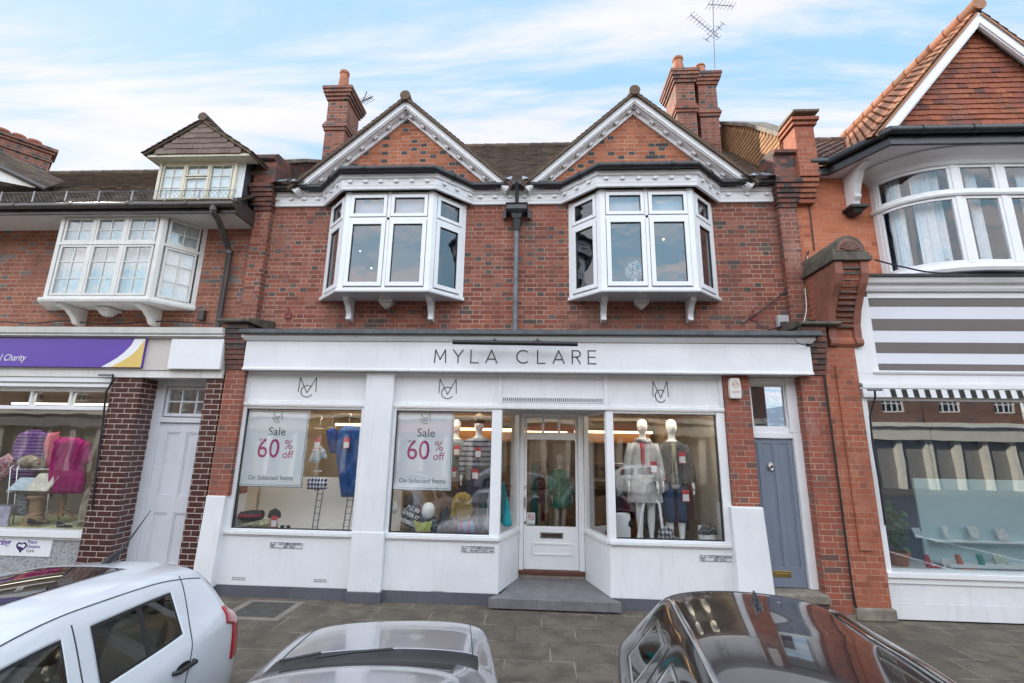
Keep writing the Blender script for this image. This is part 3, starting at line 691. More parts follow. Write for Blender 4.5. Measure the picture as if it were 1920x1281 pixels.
# ---- shop front
GY = -.40
m = MB(); m.box(-4.70, 4.15, -.62, -.34, 3.352, 3.83)
fa = P_(m, 'fascia', 'white', bevel=.006)
m = MB(); sweep(m, [(-4.70, -.34), (-4.70, -.62), (4.15, -.62), (4.15, -.34)], [(0, 3.832), (.02, 3.832), (.05, 3.87), (.06, 3.88), (.06, 3.922), (-.1, 3.922)]); 
sweep(m, [(-4.70, -.62), (4.15, -.62)], [(0.001, 3.356), (.022, 3.356), (.022, 3.382), (0.001, 3.395)])
m.build('moulding', M['white'], fa)
m = MB(); m.prism([(-.74, 3.925), (-.755, 3.93), (-.75, 4.0), (-.60, 4.02), (0, 4.08), (0, 3.925)], -4.76, 4.28, 'x'); P_(m, 'lead_canopy', 'lead', bevel=.008)
# letters MYLA CLARE
zL0, zL1 = 3.497, 3.70; H = zL1 - zL0
def lx(u): return at(u, 668, -.625)[0]
w = .017; y = -.621
def S_(pts): stroke(m, pts, w, y)
m = MB(); a, b = lx(815), lx(836); S_([(a, zL0), (a + .012, zL1), ((a + b) / 2, zL0 + .05), (b - .012, zL1), (b, zL0)]); m.build('letter', M['letter'], fa)
m = MB(); a, b = lx(850), lx(868); c = (a + b) / 2; S_([(a, zL1), (c, zL0 + .10), (b, zL1)]); S_([(c, zL0 + .10), (c, zL0)]); m.build('letter', M['letter'], fa)
m = MB(); a, b = lx(883), lx(897); S_([(a, zL1), (a, zL0), (b, zL0)]); m.build('letter', M['letter'], fa)
m = MB(); a, b = lx(911), lx(932); c = (a + b) / 2; S_([(a, zL0), (c, zL1), (b, zL0)]); S_([(a + .035, zL0 + .06), (b - .035, zL0 + .06)]); m.build('letter', M['letter'], fa)
m = MB(); a, b = lx(970), lx(991); S_(arc((a + b) / 2 + .005, (zL0 + zL1) / 2, .1, .1, 48, 312, 22)); m.build('letter', M['letter'], fa)
m = MB(); a, b = lx(1008), lx(1022); S_([(a, zL1), (a, zL0), (b, zL0)]); m.build('letter', M['letter'], fa)
m = MB(); a, b = lx(1037), lx(1058); c = (a + b) / 2; S_([(a, zL0), (c, zL1), (b, zL0)]); S_([(a + .035, zL0 + .06), (b - .035, zL0 + .06)]); m.build('letter', M['letter'], fa)
m = MB(); a, b = lx(1073), lx(1088); S_([(a, zL0), (a, zL1), (b - .05, zL1)]); S_(arc(b - .05, zL1 - .05, .05, .05, 90, -90, 10)); S_([(b - .05, zL1 - .10), (a, zL1 - .10)]); S_([(b - .06, zL1 - .10), (b, zL0)]); m.build('letter', M['letter'], fa)
m = MB(); a, b = lx(1103), lx(1117); S_([(b, zL1), (a, zL1), (a, zL0), (b, zL0)]); S_([(a, (zL0 + zL1) / 2), (b - .01, (zL0 + zL1) / 2)]); m.build('letter', M['letter'], fa)
# trough light over the sign
tl = tag(empty('sign_light', (0, 0, 0)), 'long black trough light on two arms above the shop name', 'sign light')
xa, za = at(849, 641, -.86); xb, zb_ = at(1083, 645, -.86)
m = MB(); m.tube([(xa, -.86, 3.775), (xb, -.86, 3.755)], .036, 14); m.build('trough', M['black'], tl, smooth=True)
for u in (925, 1006):
    X, _ = at(u, 640, -.8); m = MB(); m.tube([(X, -.86, 3.79), (X + .02, -.82, 3.84), (X + .02, -.68, 3.85)], .012, 8); m.tube([(X - .06, -.84, 3.80), (X + .08, -.84, 3.80)], .013, 6); m.build('arm', M['iron'], tl)
# transom panels
m = MB(); m.box(-4.70, 2.86, -.44, -.34, 2.86, 3.351)
tr = P_(m, 'transom', 'white', bevel=.004)
m = MB()
for x in (-4.70, -.60, 1.055, 2.80): m.box(x, x + .055, -.468, -.4405, 2.862, 3.350)
sweep(m, [(-4.70, -.44), (2.86, -.44)], [(0.001, 2.80), (.035, 2.80), (.04, 2.815), (.04, 2.845), (.03, 2.858), (.001, 2.858)])
sweep(m, [(-4.70, -.44), (2.86, -.44)], [(0.001, 2.862), (.022, 2.862), (.022, 2.878), (.001, 2.885)])
sweep(m, [(-4.64, -.44), (2.80, -.44)], [(0.001, 3.30), (.012, 3.31), (.03, 3.345), (.001, 3.345)])
m.build('moulding', M['white'], tr)
m = MB(); m.box(-.54, 1.05, -.446, -.4405, 2.925, 2.972); g_ = m.build('vent_grille', M['gasket'], tr)
m = MB(); m.frame(-.545, 1.055, 2.905, 2.992, -.452, -.4465, .012)
for i in range(53): x = -.525 + i * 1.56 / 52; m.box(x - .0075, x + .0075, -.454, -.4465, 2.918, 2.98)
m.build('grille_bar', M['white'], tr)
for (u0, v0, u1, v1) in ((562, 708, 591, 745), (824, 711, 855, 748), (1223, 715, 1254, 755)):
    a, z1 = at(u0, v0, -.445); b, z0 = at(u1, v1, -.445); mc_logo(a, b, z0, z1, -.4412, .011, M['letter'], tr)
# pilaster, stall risers, plinth
m = MB(); m.box(-2.70, -2.25, -.54, -.2, .14, 3.35); P_(m, 'pilaster', 'white', bevel=.012)
m = MB(); m.box(-2.72, -2.23, -.55, -.2, .141, .96); P_(m, 'pilaster_base', 'white', bevel=.012)
m = MB(); m.box(-2.73, -2.22, -.56, -.2, 0, .14); P_(m, 'plinth', 'plinth', bevel=.004)
def riser(x0, x1):
    m = MB(); m.box(x0, x1, -.46, -.2, .15, .865); P_(m, 'stall_riser', 'white', bevel=.01)
    m = MB(); m.box(x0, x1, -.50, -.33, .867, .92); m.box(x0, x1, -.475, -.46, .84, .866); P_(m, 'window_sill', 'white', bevel=.008)
    m = MB(); m.box(x0 - .0, x1 + .0, -.468, -.2, 0, .149); P_(m, 'plinth', 'plinth')
riser(-4.80, -2.72); riser(-2.23, -.535); riser(1.075, 2.86)
def swin(x0, x1, gx0, gx1, name='shop_window'):
    m = MB(); m.box(x0, gx0, -.455, -.34, .921, 2.799); m.box(gx1, x1, -.455, -.34, .921, 2.799); m.box(gx0, gx1, -.44, -.35, 2.755, 2.799); m.box(gx0, gx1, -.44, -.35, .921, .94)
    o = P_(m, name, 'white_wood', bevel=.006)
    g = MB(); g.box(gx0, gx1, GY - .004, GY + .004, .94, 2.755); g.build('pane', M['glass'], o)
    k = MB(); k.frame(gx0, gx1, .94, 2.755, -.415, -.3405, .008); k.build('bead', M['gasket'], o)
    return o
swin(-4.80, -2.70, -4.655, -2.765); swin(-2.25, -.535, -2.205, -.69); swin(1.07, 2.86, 1.18, 2.735)
# recessed entrance
def splay(p, q):
    p = Vector(p); q = Vector(q); d = (q - p).normalized(); L = (q - p).length; n = Vector((-d.y, d.x))
    T = Matrix(((d.x, n.x, 0, p.x), (d.y, n.y, 0, p.y), (0, 0, 1, 0), (0, 0, 0, 1)))
    m = MB(T); m.box(0, L, 0, .1, .155, .865); m.box(0, L, -.03, .1, .867, .92); P_(m, 'stall_riser', 'white', bevel=.006)
    m = MB(T); m.box(0, .05, 0, .08, .921, 2.80); m.box(L - .07, L, 0, .08, .921, 2.80); m.box(.05, L - .07, 0, .08, .921, .945); m.box(.05, L - .07, 0, .08, 2.755, 2.80)
    o = P_(m, 'side_window', 'white_wood', bevel=.004); g = MB(T); g.box(.05, L - .07, .035, .043, .945, 2.755); g.build('pane', M['glass'], o)
splay((-.54, -.455), (-.27, .42)); splay((.80, .42), (1.07, -.455))
m = MB(); m.add([(-.60, -.44, 2.80), (1.13, -.44, 2.80), (.82, .5, 2.80), (-.29, .5, 2.80), (-.60, -.44, 2.84), (1.13, -.44, 2.84), (.82, .5, 2.84), (-.29, .5, 2.84)], [(0, 1, 2, 3), (7, 6, 5, 4)]); P_(m, 'porch_ceiling', 'white')
m = MB(); m.prism([(-.66, -.64), (1.19, -.64), (1.05, -.40), (.80, .5), (-.27, .5), (-.50, -.40)], .02, .155, 'z'); P_(m, 'entrance_step', 'step', bevel=.008)
m = MB()
for x in (-.35, .02, .38, .75, 1.02): m.box(x - .0025, x + .0025, -.643, -.6405, .0, .15)
for y, z in ((-.1, 0), (.2, 0)): pass
P_(m, 'tile_joint', 'plinth')
DY = .42
m = MB(); m.box(-.27, -.20, DY - .03, DY + .1, .28, 2.80); m.box(.71, .80, DY - .03, DY + .1, .28, 2.80); m.box(-.20, .71, DY - .03, DY + .1, 2.735, 2.80)
P_(m, 'door_frame', 'white_wood', bevel=.006)
m = MB(); m.box(-.27, .80, DY - .035, DY + .1, .21, .28); P_(m, 'threshold', 'brown_wood', bevel=.01)
m = MB(); m.box(-.26, .79, DY - .02, DY + .1, .155, .209); P_(m, 'threshold_base', 'stone', bevel=.004)
m = MB(); dl = -.195; dr = .705
m.box(dl, -.165, DY, DY + .05, .285, 2.73); m.box(-.165 + .0, -.165, DY, DY, 1, 1)
g0, g1 = -.165 + .03, .67 - .03
g0, g1 = -.155, .665
m = MB(); m.box(dl, g0, DY, DY + .05, .285, 2.73); m.box(g1, dr, DY, DY + .05, .285, 2.73)
m.box(g0, g1, DY, DY + .05, 2.345, 2.47); m.box(g0, g1, DY, DY + .05, 2.71, 2.73); m.box(g0, g1, DY, DY + .05, .285, .945)
for x in (.118, .394): m.box(x - .02, x + .02, DY, DY + .05, 2.471, 2.709)
m.frame(-.06, .60, .50, .70, DY - .012, DY - .0005, .035)
do = P_(m, 'shop_door', 'white_wood', bevel=.005)
g = MB(); g.box(g0, g1, DY + .02, DY + .026, .945, 2.345); g.box(g0, g1, DY + .02, DY + .026, 2.47, 2.71); g.build('pane', M['glass'], do)
m = MB(); m.box(.075, .45, DY - .012, DY - .0005, .765, .865); lb = m.build('letter_plate', M['steel'], do, bevel=.006)
m = MB(); m.box(.11, .415, DY - .018, DY - .0125, .79, .845); m.build('flap', paint('dark_steel', (.2, .17, .15), .3, metal=1, bump=0), do, bevel=.004)
m = MB(); m.tube([(-.18, DY, 1.40), (-.18, DY - .045, 1.39), (-.18, DY - .05, 1.25), (-.18, DY, 1.22)], .011, 8); m.build('handle', M['steel'], do, smooth=True)
m = MB()
for z in (1.56, 1.0): m.tube([(-.178, DY - .012, z), (-.178, DY, z)], .024, 12)
m.build('lock', M['steel'], do)
st = tag(empty('no_smoking_sticker', (0, 0, 0)), 'small pale square no smoking sign low on the shop door glass', 'sticker')
a, z1 = at(988, 961, DY + .015); b, z0 = at(1003, 985, DY + .015)
m = MB(); m.box(a, b, DY + .012, DY + .0195, z0, z1); m.build('card', paint('sticker_card', (.6, .6, .6), .5, bump=0), st)
m = MB(); cx, cz = (a + b) / 2, z1 - (b - a) * .52; rr = (b - a) * .34; stroke(m, arc(cx, cz, rr, rr, 0, 360, 20), .010, DY + .0115, .002); stroke(m, [(cx - rr * .7, cz + rr * .7), (cx + rr * .7, cz - rr * .7)], .009, DY + .0115, .002)
m.build('ring', paint('sign_red', (.5, .03, .04), .5, bump=0), st)
m = MB(); m.box(cx - rr * .6, cx + rr * .5, DY + .0105, DY + .0112, cz - .006, cz + .006); m.box(a + .01, b - .01, DY + .0105, DY + .0112, z0 + .01, z0 + .025); m.build('mark', M['letter'], st)
# left pier and right pier, white bases
m = MB(); m.box(-5.02, -4.70, -.545, -.05, 1.42, 3.36); P_(m, 'brick_pier', 'brick_pier')
m = MB(); m.add([(-5.045, -.60, 0), (-4.74, -.60, 0), (-4.74, 0, 0), (-5.045, 0, 0), (-5.025, -.56, 1.42), (-4.72, -.56, 1.42), (-4.72, 0, 1.42), (-5.025, 0, 1.42)], [(0, 3, 2, 1), (4, 5, 6, 7), (0, 1, 5, 4), (1, 2, 6, 5), (2, 3, 7, 6), (3, 0, 4, 7)]); P_(m, 'pier_base', 'white', bevel=.012)
m = MB(); m.box(-5.06, -4.735, -.612, 0, 0, .14); P_(m, 'plinth', 'plinth')
m = MB()
for k in range(9):
    o = (.0, .012, .03, .045, .06, .075, .09, .105, .12)[k]; m.box(-5.03 - o * .5, -4.705 - .01 + (o * .3 if k > 6 else 0), -.56 - o, .0, 3.364 + k * .0825, 3.442 + k * .0825)
P_(m, 'corbel_head', 'brick_dark', bevel=.008)
m = MB(); m.prism([(-.74, 4.11), (-.76, 4.13), (-.75, 4.17), (-.55, 4.22), (-.1, 4.30), (0, 4.30), (0, 4.11)], -5.16, -4.62, 'x'); P_(m, 'corbel_cap', 'stone_dark', bevel=.012)
m = MB(); m.box(2.865, 3.245, -.50, .0, 1.44, 3.351); P_(m, 'brick_pier', 'brick_pier')
m = MB(); m.add([(2.80, -.64, 0), (3.29, -.64, 0), (3.29, 0, 0), (2.80, 0, 0), (2.80, -.56, 1.44), (3.26, -.56, 1.44), (3.26, 0, 1.44), (2.80, 0, 1.44)], [(0, 3, 2, 1), (4, 5, 6, 7), (0, 1, 5, 4), (1, 2, 6, 5), (2, 3, 7, 6), (3, 0, 4, 7)]); P_(m, 'pier_base', 'white', bevel=.015)
# blue side door
BY = -.28
m = MB(); m.box(3.20, 3.34, BY - .03, BY + .1, 2.50, 3.35); m.box(3.87, 4.02, BY - .06, BY + .1, 2.505, 3.35); m.box(3.34, 3.87, BY - .03, BY + .1, 3.235, 3.35); m.box(3.20, 3.90, BY - .05, BY + .1, 2.42, 2.499)
m.box(3.90, 4.02, BY - .07, BY + .1, .32, 2.503); m.box(3.34, 3.87, BY - .02, BY + .1, 2.5, 2.58); m.frame(3.34, 3.87, 2.58, 3.235, BY - .01, BY + .06, .02)
bo = P_(m, 'door_frame', 'white_wood', bevel=.006)
g = MB(); g.box(3.36, 3.85, BY + .01, BY + .018, 2.60, 3.215); g.build('pane', M['glass_old'], bo)
g = MB(); g.box(3.25, 4.0, BY + .9, BY + .92, 2.3, 3.35); g.build('hallway', M['room'], bo)
m = MB(); m.box(3.20, 3.895, BY, BY + .05, .325, 2.415)
bd = P_(m, 'side_door', 'blue_door', bevel=.003)
m = MB()
for x0, x1 in ((3.20, 3.235), (3.375, 3.455), (3.60, 3.68), (3.83, 3.895)): m.box(x0, x1, BY - .014, BY - .0005, .60, 2.34)
m.box(3.20, 3.895, BY - .014, BY - .0005, 2.341, 2.415); m.box(3.20, 3.895, BY - .014, BY - .0005, .325, .599)
for x in (3.47, 3.585, 3.695, 3.815, 3.25, 3.36): m.box(x - .012, x + .012, BY - .007, BY - .0005, .60, 2.34)
m.build('rail', M['blue_door'], bd, bevel=.003)
m = MB(); X, Z = at(1445, 874, BY - .02); m.lathe([(.045, 0), (.045, .008), (.03, .012)], (0, 0, 0), 16); m.v = [Vector((X + v.x, BY - .014 - v.z, Z + v.y * 1.2)) for v in m.v]
m.tube([(X + .03 * math.cos(a), BY - .035, Z - .02 + .038 * math.sin(a)) for a in [i * .52 for i in range(13)]], .008, 6); m.build('knocker', M['steel'], bd, smooth=True)
a, z1 = at(1449, 1070, BY - .015); b, z0 = at(1484, 1083, BY - .015)
m = MB(); m.box(a, b, BY - .022, BY - .0145, z0, z1); m.build('letter_plate', M['brass'], bd, bevel=.003); m = MB(); m.box(a + .03, b - .03, BY - .026, BY - .0225, z0 + .03, z1 - .03); m.build('flap', M['brass'], bd, bevel=.003)
m = MB(); m.box(3.295, 4.02, -.60, -.1, .20, .315); P_(m, 'door_step', 'stone', bevel=.015)
m = MB(); m.box(3.295, 4.02, -.56, -.1, 0, .199); P_(m, 'step_riser', 'brick_dark')
m = MB(); m.box(3.45, 3.72, -.566, -.5605, .06, .15); P_(m, 'air_brick', 'gasket')
# air bricks
for (u0, v0, u1, v1) in ((435, 1081, 460, 1088), (588, 1085, 612, 1092), (808, 1107, 832, 1112)):
    a, z1 = at(u0, v0, -.46); b, z0 = at(u1, v1 + 1, -.46); m = MB()
    for j in range(2):
        for i in range(8): x = a + (b - a) * (i + .5) / 8; m.box(x - .006, x + .006, -.4625, -.4603, z0 + (z1 - z0) * j / 2 + .004, z0 + (z1 - z0) * (j + 1) / 2 - .006)
    P_(m, 'air_brick', 'gasket')
# right party pier (left, mottled half belongs to this building)
m = MB(); m.box(4.02, 4.375, -.50, 0, .0, 3.36); P_(m, 'brick_pier', 'brick_pier')
m = MB()
for k in range(9):
    o = (.012, .03, .05, .07, .09, .11, .12, .12, .12)[k]; m.box(4.02 + (.15 if k < 7 else .12) - o * .8, 4.40 + o * .1, -.51 - o, .0, 3.364 + k * .0825, 3.442 + k * .0825)
P_(m, 'corbel_head', 'brick_dark', bevel=.008)
m = MB(); m.prism([(-.66, 4.11), (-.70, 4.13), (-.69, 4.17), (-.5, 4.22), (-.1, 4.32), (0, 4.32), (0, 4.11)], 4.02, 4.62, 'x'); P_(m, 'corbel_cap', 'stone_dark', bevel=.012)
m = MB(); m.box(4.0, 4.43, -.53, 0, 0, .06); P_(m, 'pier_foot', 'stone')
# shop interior
m = MB(); x0, x1, y0, y1, z0, z1 = -4.82, 2.9, -.335, 4.5, .16, 2.86
m.add([(x0, y0, z0), (-.56, y0, z0), (-.3, .45, z0), (.83, .45, z0), (1.09, y0, z0), (x1, y0, z0), (x1, y1, z0), (x0, y1, z0)], [(0, 1, 2, 3, 4, 5, 6, 7)]); P_(m, 'shop_floor', paint('shop_floor', (.30, .22, .16), .5, bump=0), fix=False)
m = MB(); m.add([(x0, y0, z1), (x1, y0, z1), (x1, y1, z1), (x0, y1, z1)], [(3, 2, 1, 0)]); P_(m, 'shop_ceiling', 'room_light', fix=False)
m = MB(); m.add([(x0, y0, z0), (x0, y1, z0), (x0, y1, z1), (x0, y0, z1), (x1, y0, z0), (x1, y1, z0), (x1, y1, z1), (x1, y0, z1)], [(0, 1, 2, 3), (7, 6, 5, 4), (1, 5, 6, 2)]); P_(m, 'shop_wall', paint('shop_wall', (.66, .60, .50), .8, bump=0), fix=False)
for a, b in ((-4.78, -2.3), (-2.2, -.5), (1.15, 2.86)):
    m = MB(); m.box(a, b, -.335, .45, .75, .80); P_(m, 'display_floor', 'white_old')
m = MB(); m.box(-4.78, -2.28, .45, .48, .8, 1.65); P_(m, 'display_back', 'white_wood')
WARM = emit_mat('warm_strip', (1, .62, .30), 3)
m = MB()
for a, b, y in ((-2.1, -.55, 2.6), (.9, 2.7, 3.2), (-.4, .8, 4.3)): m.box(a, b, y + .2, y + .25, 2.55, 2.60)
m.box(-4.5, -2.4, 2.6, 2.65, 2.6, 2.65)
P_(m, 'glow_strip', WARM)
for a, b in ((-4.6, -2.4), (-2.1, -.75), (1.2, 2.7)):
    m = MB(); m.box(a, b, -.28, -.20, 2.82, 2.85); P_(m, 'added_fill_strip', emit_mat('added_fill_strip', (1, .86, .68), 9))  # added emitter hidden behind the transom to brighten the window display
m = MB()
for a, b, y in ((-2.1, -.55, 2.62), (.9, 2.7, 3.22)):
    for z in (1.3, 1.8, 2.3): m.box(a, b, y, y + .4, z, z + .03)
    m.box(a, b, y + .4, y + .43, .2, 2.6)
P_(m, 'shelving', paint('shelf_oak', (.36, .22, .12), .6, bump=0))

# ================================================================ the left building
LH = tag(empty('left_building'), 'weathered brick building on the left with tile hung dormer and purple signed shop', 'shop building')
m = MB(); wall(m, -17.0, -5.245, 4.05, 6.42, 0, .3, [(-9.0, -6.2, 4.66, 6.10)]); P_(m, 'wall', 'brick_left', LH)
def oriel(a, b, dpt, z0, z1, parent):
    """flat fronted oriel with one canted end each side, four lights with glazing bars"""
    c = .42; pts = [(a - c, 0), (a, -dpt), (b, -dpt), (b + c, 0)]
    base = MB(); sweep(base, pts, [(-.1, z0 - .07), (.05, z0 - .07), (.06, z0 - .03), (.05, z0), (-.1, z0 + .01)])
    base.add([(pts[i][0], pts[i][1], z) for z in (z0 - .065, z0 - .005) for i in range(4)], [(0, 3, 2, 1), (4, 5, 6, 7)])
    o = P_(base, 'bay_window', 'white_old', parent, bevel=.004)
    fr, gs = MB(), MB(); zt = z0 + .98
    for i in range(3):
        p = Vector(pts[i]); q = Vector(pts[i + 1]); d = (q - p).normalized(); L = (q - p).length; n = Vector((-d.y, d.x))
        T = Matrix(((d.x, n.x, 0, p.x), (d.y, n.y, 0, p.y), (0, 0, 1, 0), (0, 0, 0, 1))); fr.M = gs.M = T
        fr.box(0, .07, 0, .09, z0 + .01, z1); fr.box(L - .07, L, 0, .09, z0 + .01, z1); fr.box(.07, L - .07, .01, .08, z0 + .01, z0 + .05); fr.box(.07, L - .07, .01, .08, z1 - .06, z1); fr.box(.07, L - .07, -.012, .08, zt, zt + .05)
        k = 3 if i == 1 else 1; wl = (L - .14) / k
        for j in range(k):
            x0 = .07 + j * wl; x1 = x0 + wl
            if j: fr.box(x0 - .025, x0 + .025, -.005, .08, z0 + .05, z1 - .06)
            for (za, zb, rows) in ((z0 + .055, zt - .005, 3), (zt + .055, z1 - .065, 2)):
                xa, xb = x0 + .03, x1 - .03; fr.frame(xa, xb, za, zb, .0, .05, .035)
                xm = (xa + xb) / 2; fr.box(xm - .009, xm + .009, .012, .035, za + .035, zb - .035)
                for r_ in range(1, rows): zz = za + (zb - za) * r_ / rows; fr.box(xa + .035, xm - .009, .012, .035, zz - .009, zz + .009); fr.box(xm + .009, xb - .035, .012, .035, zz - .009, zz + .009)
                gs.box(xa + .035, xb - .035, .022, .027, za + .035, zb - .035)
    fr.M = gs.M = None
    fr.build('frame', M['white_old'], o, bevel=.003); gs.build('pane', M['glass_old'], o)
    cu = MB(); pts2 = []
    x = a - .2; k = 0
    while x < b + .3:
        pts2.append((x, -dpt + .16 + .022 * math.sin(k * 1.7) + (max(0, x - b) + max(0, a - x)) * 1.0)); x += .028; k += 1
    cu.loft([[(x, y, z) for x, y in pts2] for z in (z0 + .02, z1)], closed=False, cap=False); cu.build('curtain', M['net'], o, smooth='all', fix=False)
    for x in (a + .28, b - .22):
        br = MB(); br.prism([(0, z0 - .072), (-dpt + .02, z0 - .072), (-dpt + .03, z0 - .12), (-.34, z0 - .16), (-.22, z0 - .26), (-.16, z0 - .36), (-.1, z0 - .38), (0, z0 - .38)], x - .05, x + .05, 'x'); br.build('bracket', M['white_old'], o, bevel=.008)
    pd = MB(); cx = (a + b) / 2 - .1; pd.box(cx - .12, cx + .12, -.3, 0, z0 - .13, z0 - .075); pd.frustum((cx, -.15), .06, .05, .12, .1, z0 - .22, z0 - .131); pd.build('pendant', M['white_old'], o, bevel=.01)
    rm = MB(); rm.add([(a - .2, .3, z0 - .2), (b + .4, .3, z0 - .2), (b + .4, 2.4, z0 - .2), (a - .2, 2.4, z0 - .2), (a - .2, .3, z1 + .2), (b + .4, .3, z1 + .2), (b + .4, 2.4, z1 + .2), (a - .2, 2.4, z1 + .2)], [(0, 1, 2, 3), (4, 7, 6, 5), (0, 3, 7, 4), (1, 5, 6, 2), (2, 6, 7, 3)]); rm.build('room', M['room_light'], o, fix=False)
oriel(-8.49, -6.58, .53, 4.58, 6.14, LH)
# eaves
m = MB(); m.box(-17.0, -5.25, -.62, .0, 6.10, 6.15); P_(m, 'soffit', 'white_old', LH)
m = MB(); m.box(-17.0, -5.25, -.66, -.621, 6.085, 6.20); m.box(-5.25, -5.21, -.66, 0, 6.085, 6.36); P_(m, 'eaves_board', 'gutter_brown', LH)
m = MB(); m.tube([(-17, -.72, 6.215), (-5.2, -.72, 6.205)], .055, 12)
for x in [-15.5 + i * 1.05 for i in range(10)]: m.tube([(x - .03, -.72, 6.21), (x + .03, -.72, 6.21)], .064, 12)
P_(m, 'gutter', 'gutter_brown', LH, smooth=True)
x1, z1 = at(402, 395, -.70); x2, z2 = at(432, 462, -.09)
m = MB(); m.tube([(x1, -.72, 6.18), (x1, -.72, 6.06), (x1 + .02, -.60, 5.98), (x2 - .02, -.16, 5.72), (x2, -.09, 5.60), (x2, -.09, 4.15)], .052, 12); m.tube([(x2, -.09, 5.62), (x2, -.09, 5.56)], .064, 12); m.tube([(x1, -.72, 6.14), (x1, -.72, 6.08)], .064, 12)
P_(m, 'downpipe', 'gutter_brown', LH, smooth=True)
m = MB(); Vv = Vector((0, 3.6, 2.9)).normalized(); Lr = math.hypot(3.6, 2.9)
tiles(m, (-17, -.67, 6.27), (1, 0, 0), Vv, lambda v: (0, 11.8), Lr, r=random.Random(21))
m.add([(-17, -.68, 6.24), (-5.2, -.68, 6.24), (-5.2, 2.92, 9.15), (-17, 2.92, 9.15), (-17, 6.5, 6.4), (-5.2, 6.5, 6.4)], [(0, 1, 2, 3), (3, 2, 5, 4)])
P_(m, 'roof', 'tile_brown', LH, fix=False)
m = MB()
for i in range(40): m.tube([(-17 + i * .295, 2.92, 9.20), (-17 + i * .295 + .3, 2.92, 9.195)], [.085, .08], 8)
P_(m, 'ridge_tile', 'tile_brown', LH, smooth=True)
# wire snow guard above the gutter
sg = tag(empty('snow_guard'), 'low wire lattice snow guard standing along the gutter of the left roof', 'snow guard')
GALV = paint('galvanised', (.30, .29, .28), .5, metal=.5, var=.3)
for i in range(9): X = -10.3 + i * .62; m = MB(); m.box(X - .014, X + .014, -.60, -.592, 6.27, 6.57); m.build('upright', GALV, sg)
m = MB()
m.tube([(-10.5, -.597, 6.55), (-5.3, -.597, 6.55)], .006, 5); m.tube([(-10.5, -.597, 6.33), (-5.3, -.597, 6.33)], .004, 5)
for i in range(64):
    x = -10.5 + i * .081
    for s in (-1, 1): m.tube([(x + .04 - s * .08, -.597, 6.33), (x + .04 + s * .08, -.597, 6.54)], .0022, 4, cap=False)
m.build('lattice', M['pipe_grey'], sg)
# dormer
D_ = MB(); D_.box(-6.95, -5.37, -.42, 1.4, 6.34, 7.30); d_ = P_(D_, 'dormer', paint('dormer_cheek', (.10, .095, .10), .7, var=.3, dirt=.4), LH)
m = MB(); a, b, z0, z1, y = -6.90, -5.43, 6.40, 7.19, -.49
m.frame(a, b, z0, z1, y, y + .068, .055)
for j in range(3):
    x0 = a + .055 + j * (b - a - .11) / 3; x1 = x0 + (b - a - .11) / 3
    if j: m.box(x0 - .018, x0 + .018, y - .003, y + .06, z0 + .056, z1 - .056)
    for (za, zb, nr) in (((z0 + .06, z1 - .06, 3),) if j != 1 else ((z0 + .06, z0 + .48, 2), (z0 + .51, z1 - .06, 1))):
        m.frame(x0 + .022, x1 - .022, za, zb, y + .005, y + .05, .022); xm = (x0 + x1) / 2; m.box(xm - .006, xm + .006, y + .015, y + .035, za + .022, zb - .022)
        for r_ in range(1, nr): zz = za + (zb - za) * r_ / nr; m.box(x0 + .044, xm - .006, y + .015, y + .035, zz - .006, zz + .006); m.box(xm + .006, x1 - .044, y + .015, y + .035, zz - .006, zz + .006)
m.build('window_frame', M['cream'], d_, bevel=.003)
g = MB(); g.box(a + .06, b - .06, y + .024, y + .029, z0 + .06, z1 - .06); g.build('pane', M['glass_old'], d_)
g = MB(); pts2 = [(a + .03 + i * .028, y + .062 + .006 * math.sin(i * 1.9)) for i in range(57)]; g.loft([[(p, q, z) for p, q in pts2] for z in (z0, z1)], closed=False, cap=False); g.build('curtain', M['net'], d_, smooth='all', fix=False)
# dormer gable roof: front hung with grey tiles
(ax, az), (xe0, ez), (xe1, _q) = at(380, 224, -.70), at(275, 291, -.68), at(468, 291, -.68); hw = (xe1 - xe0) / 2; ez += .05
m = MB(); slope_w = lambda v: (hw - .09) * (1 - v / (az - ez)) 
tiles(m, (ax, -.66, ez - .02), (1, 0, 0), (0, 0, 1), lambda v: (-max(.02, slope_w(v)), max(.02, slope_w(v))), az - ez - .04, tw=.20, tl=.105, th=.012, r=random.Random(8))
m.prism([(ax - hw + .06, ez - .03), (ax + hw - .06, ez - .03), (ax, az - .05)], -.65, -.42); m.build('tile_hanging', M['tile_grey'], d_, fix=False)
m = MB(); m.box(ax - hw, ax + hw, -.66, -.4, ez - .075, ez - .035); m.build('dormer_soffit', M['cream'], d_)
for s in (-1, 1):
    m = MB(); Vv = Vector((-s * hw, 0, az - ez)).normalized(); L = math.hypot(hw, az - ez); O = Vector((ax + s * hw, -.70, ez)) - Vv * .06
    tiles(m, O, (0, s * 1.0, 0), Vv, (lambda v: (-.02, 1.2 + v)) if s > 0 else (lambda v: (-1.2 - v, .02)), L + .05, r=random.Random(9))
    Nn = Vector((s * (az - ez), 0, hw)).normalized(); q = lambda u_, v_, h: O + Vector((0, 1, 0)) * u_ + Vv * v_ + Nn * h
    m.add([q(0, 0, 0), q(0, L + .06, 0), q(2.4, L + .06, 0), q(1.3, 0, 0), q(0, 0, -.04), q(0, L + .06, -.04), q(2.4, L + .06, -.04), q(1.3, 0, -.04)], [(0, 1, 2, 3), (7, 6, 5, 4), (0, 4, 5, 1), (0, 3, 7, 4)])
    m.build('dormer_roof', M['tile_brown'], d_, fix=False)
m = MB(); m.tube([(ax, -.72, az + .05), (ax, 1.5, az + .05)], .085, 12); m.build('ridge_tile', M['tile_brown'], d_, smooth=True)

